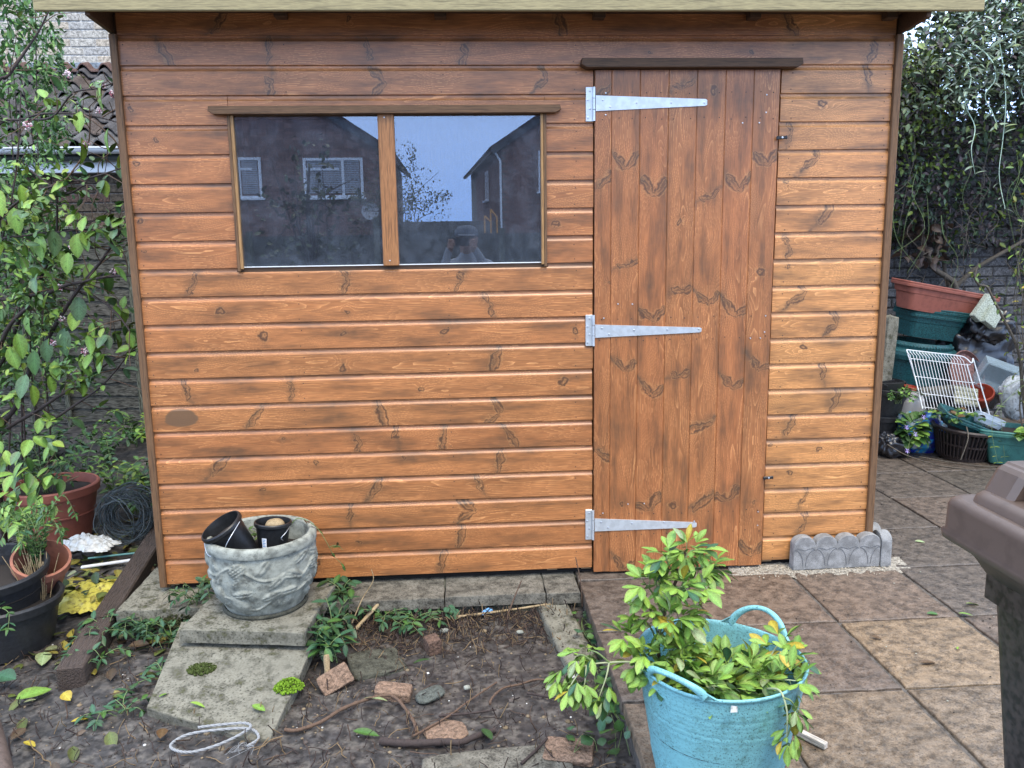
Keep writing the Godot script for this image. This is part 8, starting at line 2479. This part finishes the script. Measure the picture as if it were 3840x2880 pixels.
func person() -> void:
	var o := Vector3(1.345, 0, 3.60)
	var t := thing("person", "person in cap and pale top holding up a phone, mirrored in the right pane", "person", o)
	var ph := Vector3(1.305, 1.437, 3.408) - o
	var hl := ph + Vector3(-0.088, -0.02, 0.012)
	var hr := ph + Vector3(0.088, -0.02, 0.012)
	var body := [
		[Vector3(0, 0.82, 0.04), Vector3(0, 1.02, 0.05), 0.145, 0.13], [Vector3(0, 1.02, 0.05), Vector3(0, 1.20, 0.04), 0.13, 0.125],
		[Vector3(-0.14, 1.215, 0.045), Vector3(0.14, 1.215, 0.045), 0.075, 0.075], [Vector3(0, 1.20, 0.04), Vector3(0, 1.33, 0.02), 0.065, 0.055],
		[Vector3(-0.175, 1.21, 0.04), Vector3(-0.24, 1.06, -0.10), 0.062, 0.050], [Vector3(-0.24, 1.06, -0.10), hl + Vector3(-0.02, -0.05, 0.03), 0.047, 0.032],
		[Vector3(0.175, 1.21, 0.04), Vector3(0.25, 1.06, -0.09), 0.062, 0.050], [Vector3(0.25, 1.06, -0.09), hr + Vector3(0.02, -0.05, 0.03), 0.047, 0.032],
		[Vector3(-0.085, 0.80, 0.04), Vector3(-0.10, 0.40, 0.03), 0.090, 0.060], [Vector3(-0.10, 0.40, 0.03), Vector3(-0.11, -0.03, 0.06), 0.058, 0.042],
		[Vector3(0.085, 0.80, 0.04), Vector3(0.10, 0.40, 0.02), 0.090, 0.060], [Vector3(0.10, 0.40, 0.02), Vector3(0.11, -0.03, 0.05), 0.058, 0.042],
		[Vector3(-0.11, -0.05, 0.06), Vector3(-0.125, -0.06, -0.10), 0.042, 0.036], [Vector3(0.11, -0.05, 0.05), Vector3(0.125, -0.06, -0.11), 0.042, 0.036]]
	part(t, "body", flesh(body, 0.016, 0.05), M.clothes)
	var hc := Vector3(0, 1.445, 0.0)
	var head := [[hc + Vector3(0, 0.02, 0.02), hc + Vector3(0, 0.025, 0.03), 0.080, 0.085], [hc + Vector3(0, -0.035, -0.015), hc + Vector3(0, -0.07, -0.03), 0.062, 0.040], [hc + Vector3(0, -0.06, 0.02), hc + Vector3(0, -0.14, 0.03), 0.055, 0.055], [hc + Vector3(0, 0.01, -0.075), hc + Vector3(0, -0.022, -0.095), 0.010, 0.014], [hc + Vector3(-0.085, 0.015, 0.02), hc + Vector3(-0.083, -0.02, 0.015), 0.012, 0.009], [hc + Vector3(0.085, 0.015, 0.02), hc + Vector3(0.083, -0.02, 0.015), 0.012, 0.009], [hc + Vector3(-0.02, -0.052, -0.068), hc + Vector3(0.02, -0.052, -0.068), 0.008, 0.008]]
	part(t, "head", flesh(head, 0.007, 0.02), M.skin)
	var gl := MB.new()
	for sg in [-1.0, 1.0]:
		gl.box(hc + Vector3(sg * 0.033, 0.018, -0.076), Vector3(0.05, 0.036, 0.008), 0.003)
		gl.box(hc + Vector3(sg * 0.072, 0.022, -0.03), Vector3(0.006, 0.008, 0.09))
	gl.box(hc + Vector3(0, 0.024, -0.079), Vector3(0.02, 0.006, 0.006))
	part(t, "glasses", gl.mesh(), M.black_plastic)
	var cap := MB.new()
	cap.lathe(PackedVector2Array([Vector2(0.097, 0.035), Vector2(0.100, 0.05), Vector2(0.094, 0.085), Vector2(0.07, 0.112), Vector2(0.035, 0.124), Vector2(0.0001, 0.127)]), 28, true, at(hc + Vector3(0, 0, 0.02)))
	cap.box(hc + Vector3(0, 0.044, -0.10), Vector3(0.14, 0.008, 0.10), 0.003, euler(-8, 0, 0))
	part(t, "cap", cap.mesh(), M.cap_grey)
	for sg in [-1.0, 1.0]:
		var w: Vector3 = (hl if sg < 0 else hr)
		var hb := [[w + Vector3(sg * 0.012, -0.05, 0.028), w + Vector3(sg * 0.006, 0.0, 0.016), 0.026, 0.024]]
		for k in 4:   # fingers wrap over the back of the phone towards the lens side
			var y := 0.030 - 0.019 * k
			var l: float = [0.85, 1.0, 0.95, 0.75][k]
			var p0 := w + Vector3(sg * 0.010, y, 0.010)
			var p1 := p0 + Vector3(sg * 0.006, 0.002, -0.026)
			var p2 := p1 + Vector3(-sg * 0.026 * l, 0.0, -0.008)
			hb.append([p0, p1, 0.0095, 0.009]); hb.append([p1, p2, 0.009, 0.0085]); hb.append([p2, p2 + Vector3(-sg * 0.018 * l, -0.003, 0.003), 0.0085, 0.0075])
		hb.append([w + Vector3(sg * 0.004, -0.012, 0.022), w + Vector3(-sg * 0.020, 0.004, 0.024), 0.012, 0.010])
		hb.append([w + Vector3(-sg * 0.020, 0.004, 0.024), w + Vector3(-sg * 0.042, 0.014, 0.020), 0.010, 0.008])
		part(t, "hand", flesh(hb, 0.0045, 0.006), M.skin)
	var pm := MB.new()
	pm.box(ph, Vector3(0.155, 0.073, 0.008), 0.003)
	solo("phone", "dark phone held up in front of the face, mirrored in the right pane", "phone", pm.mesh(), M.black_plastic, at(o))
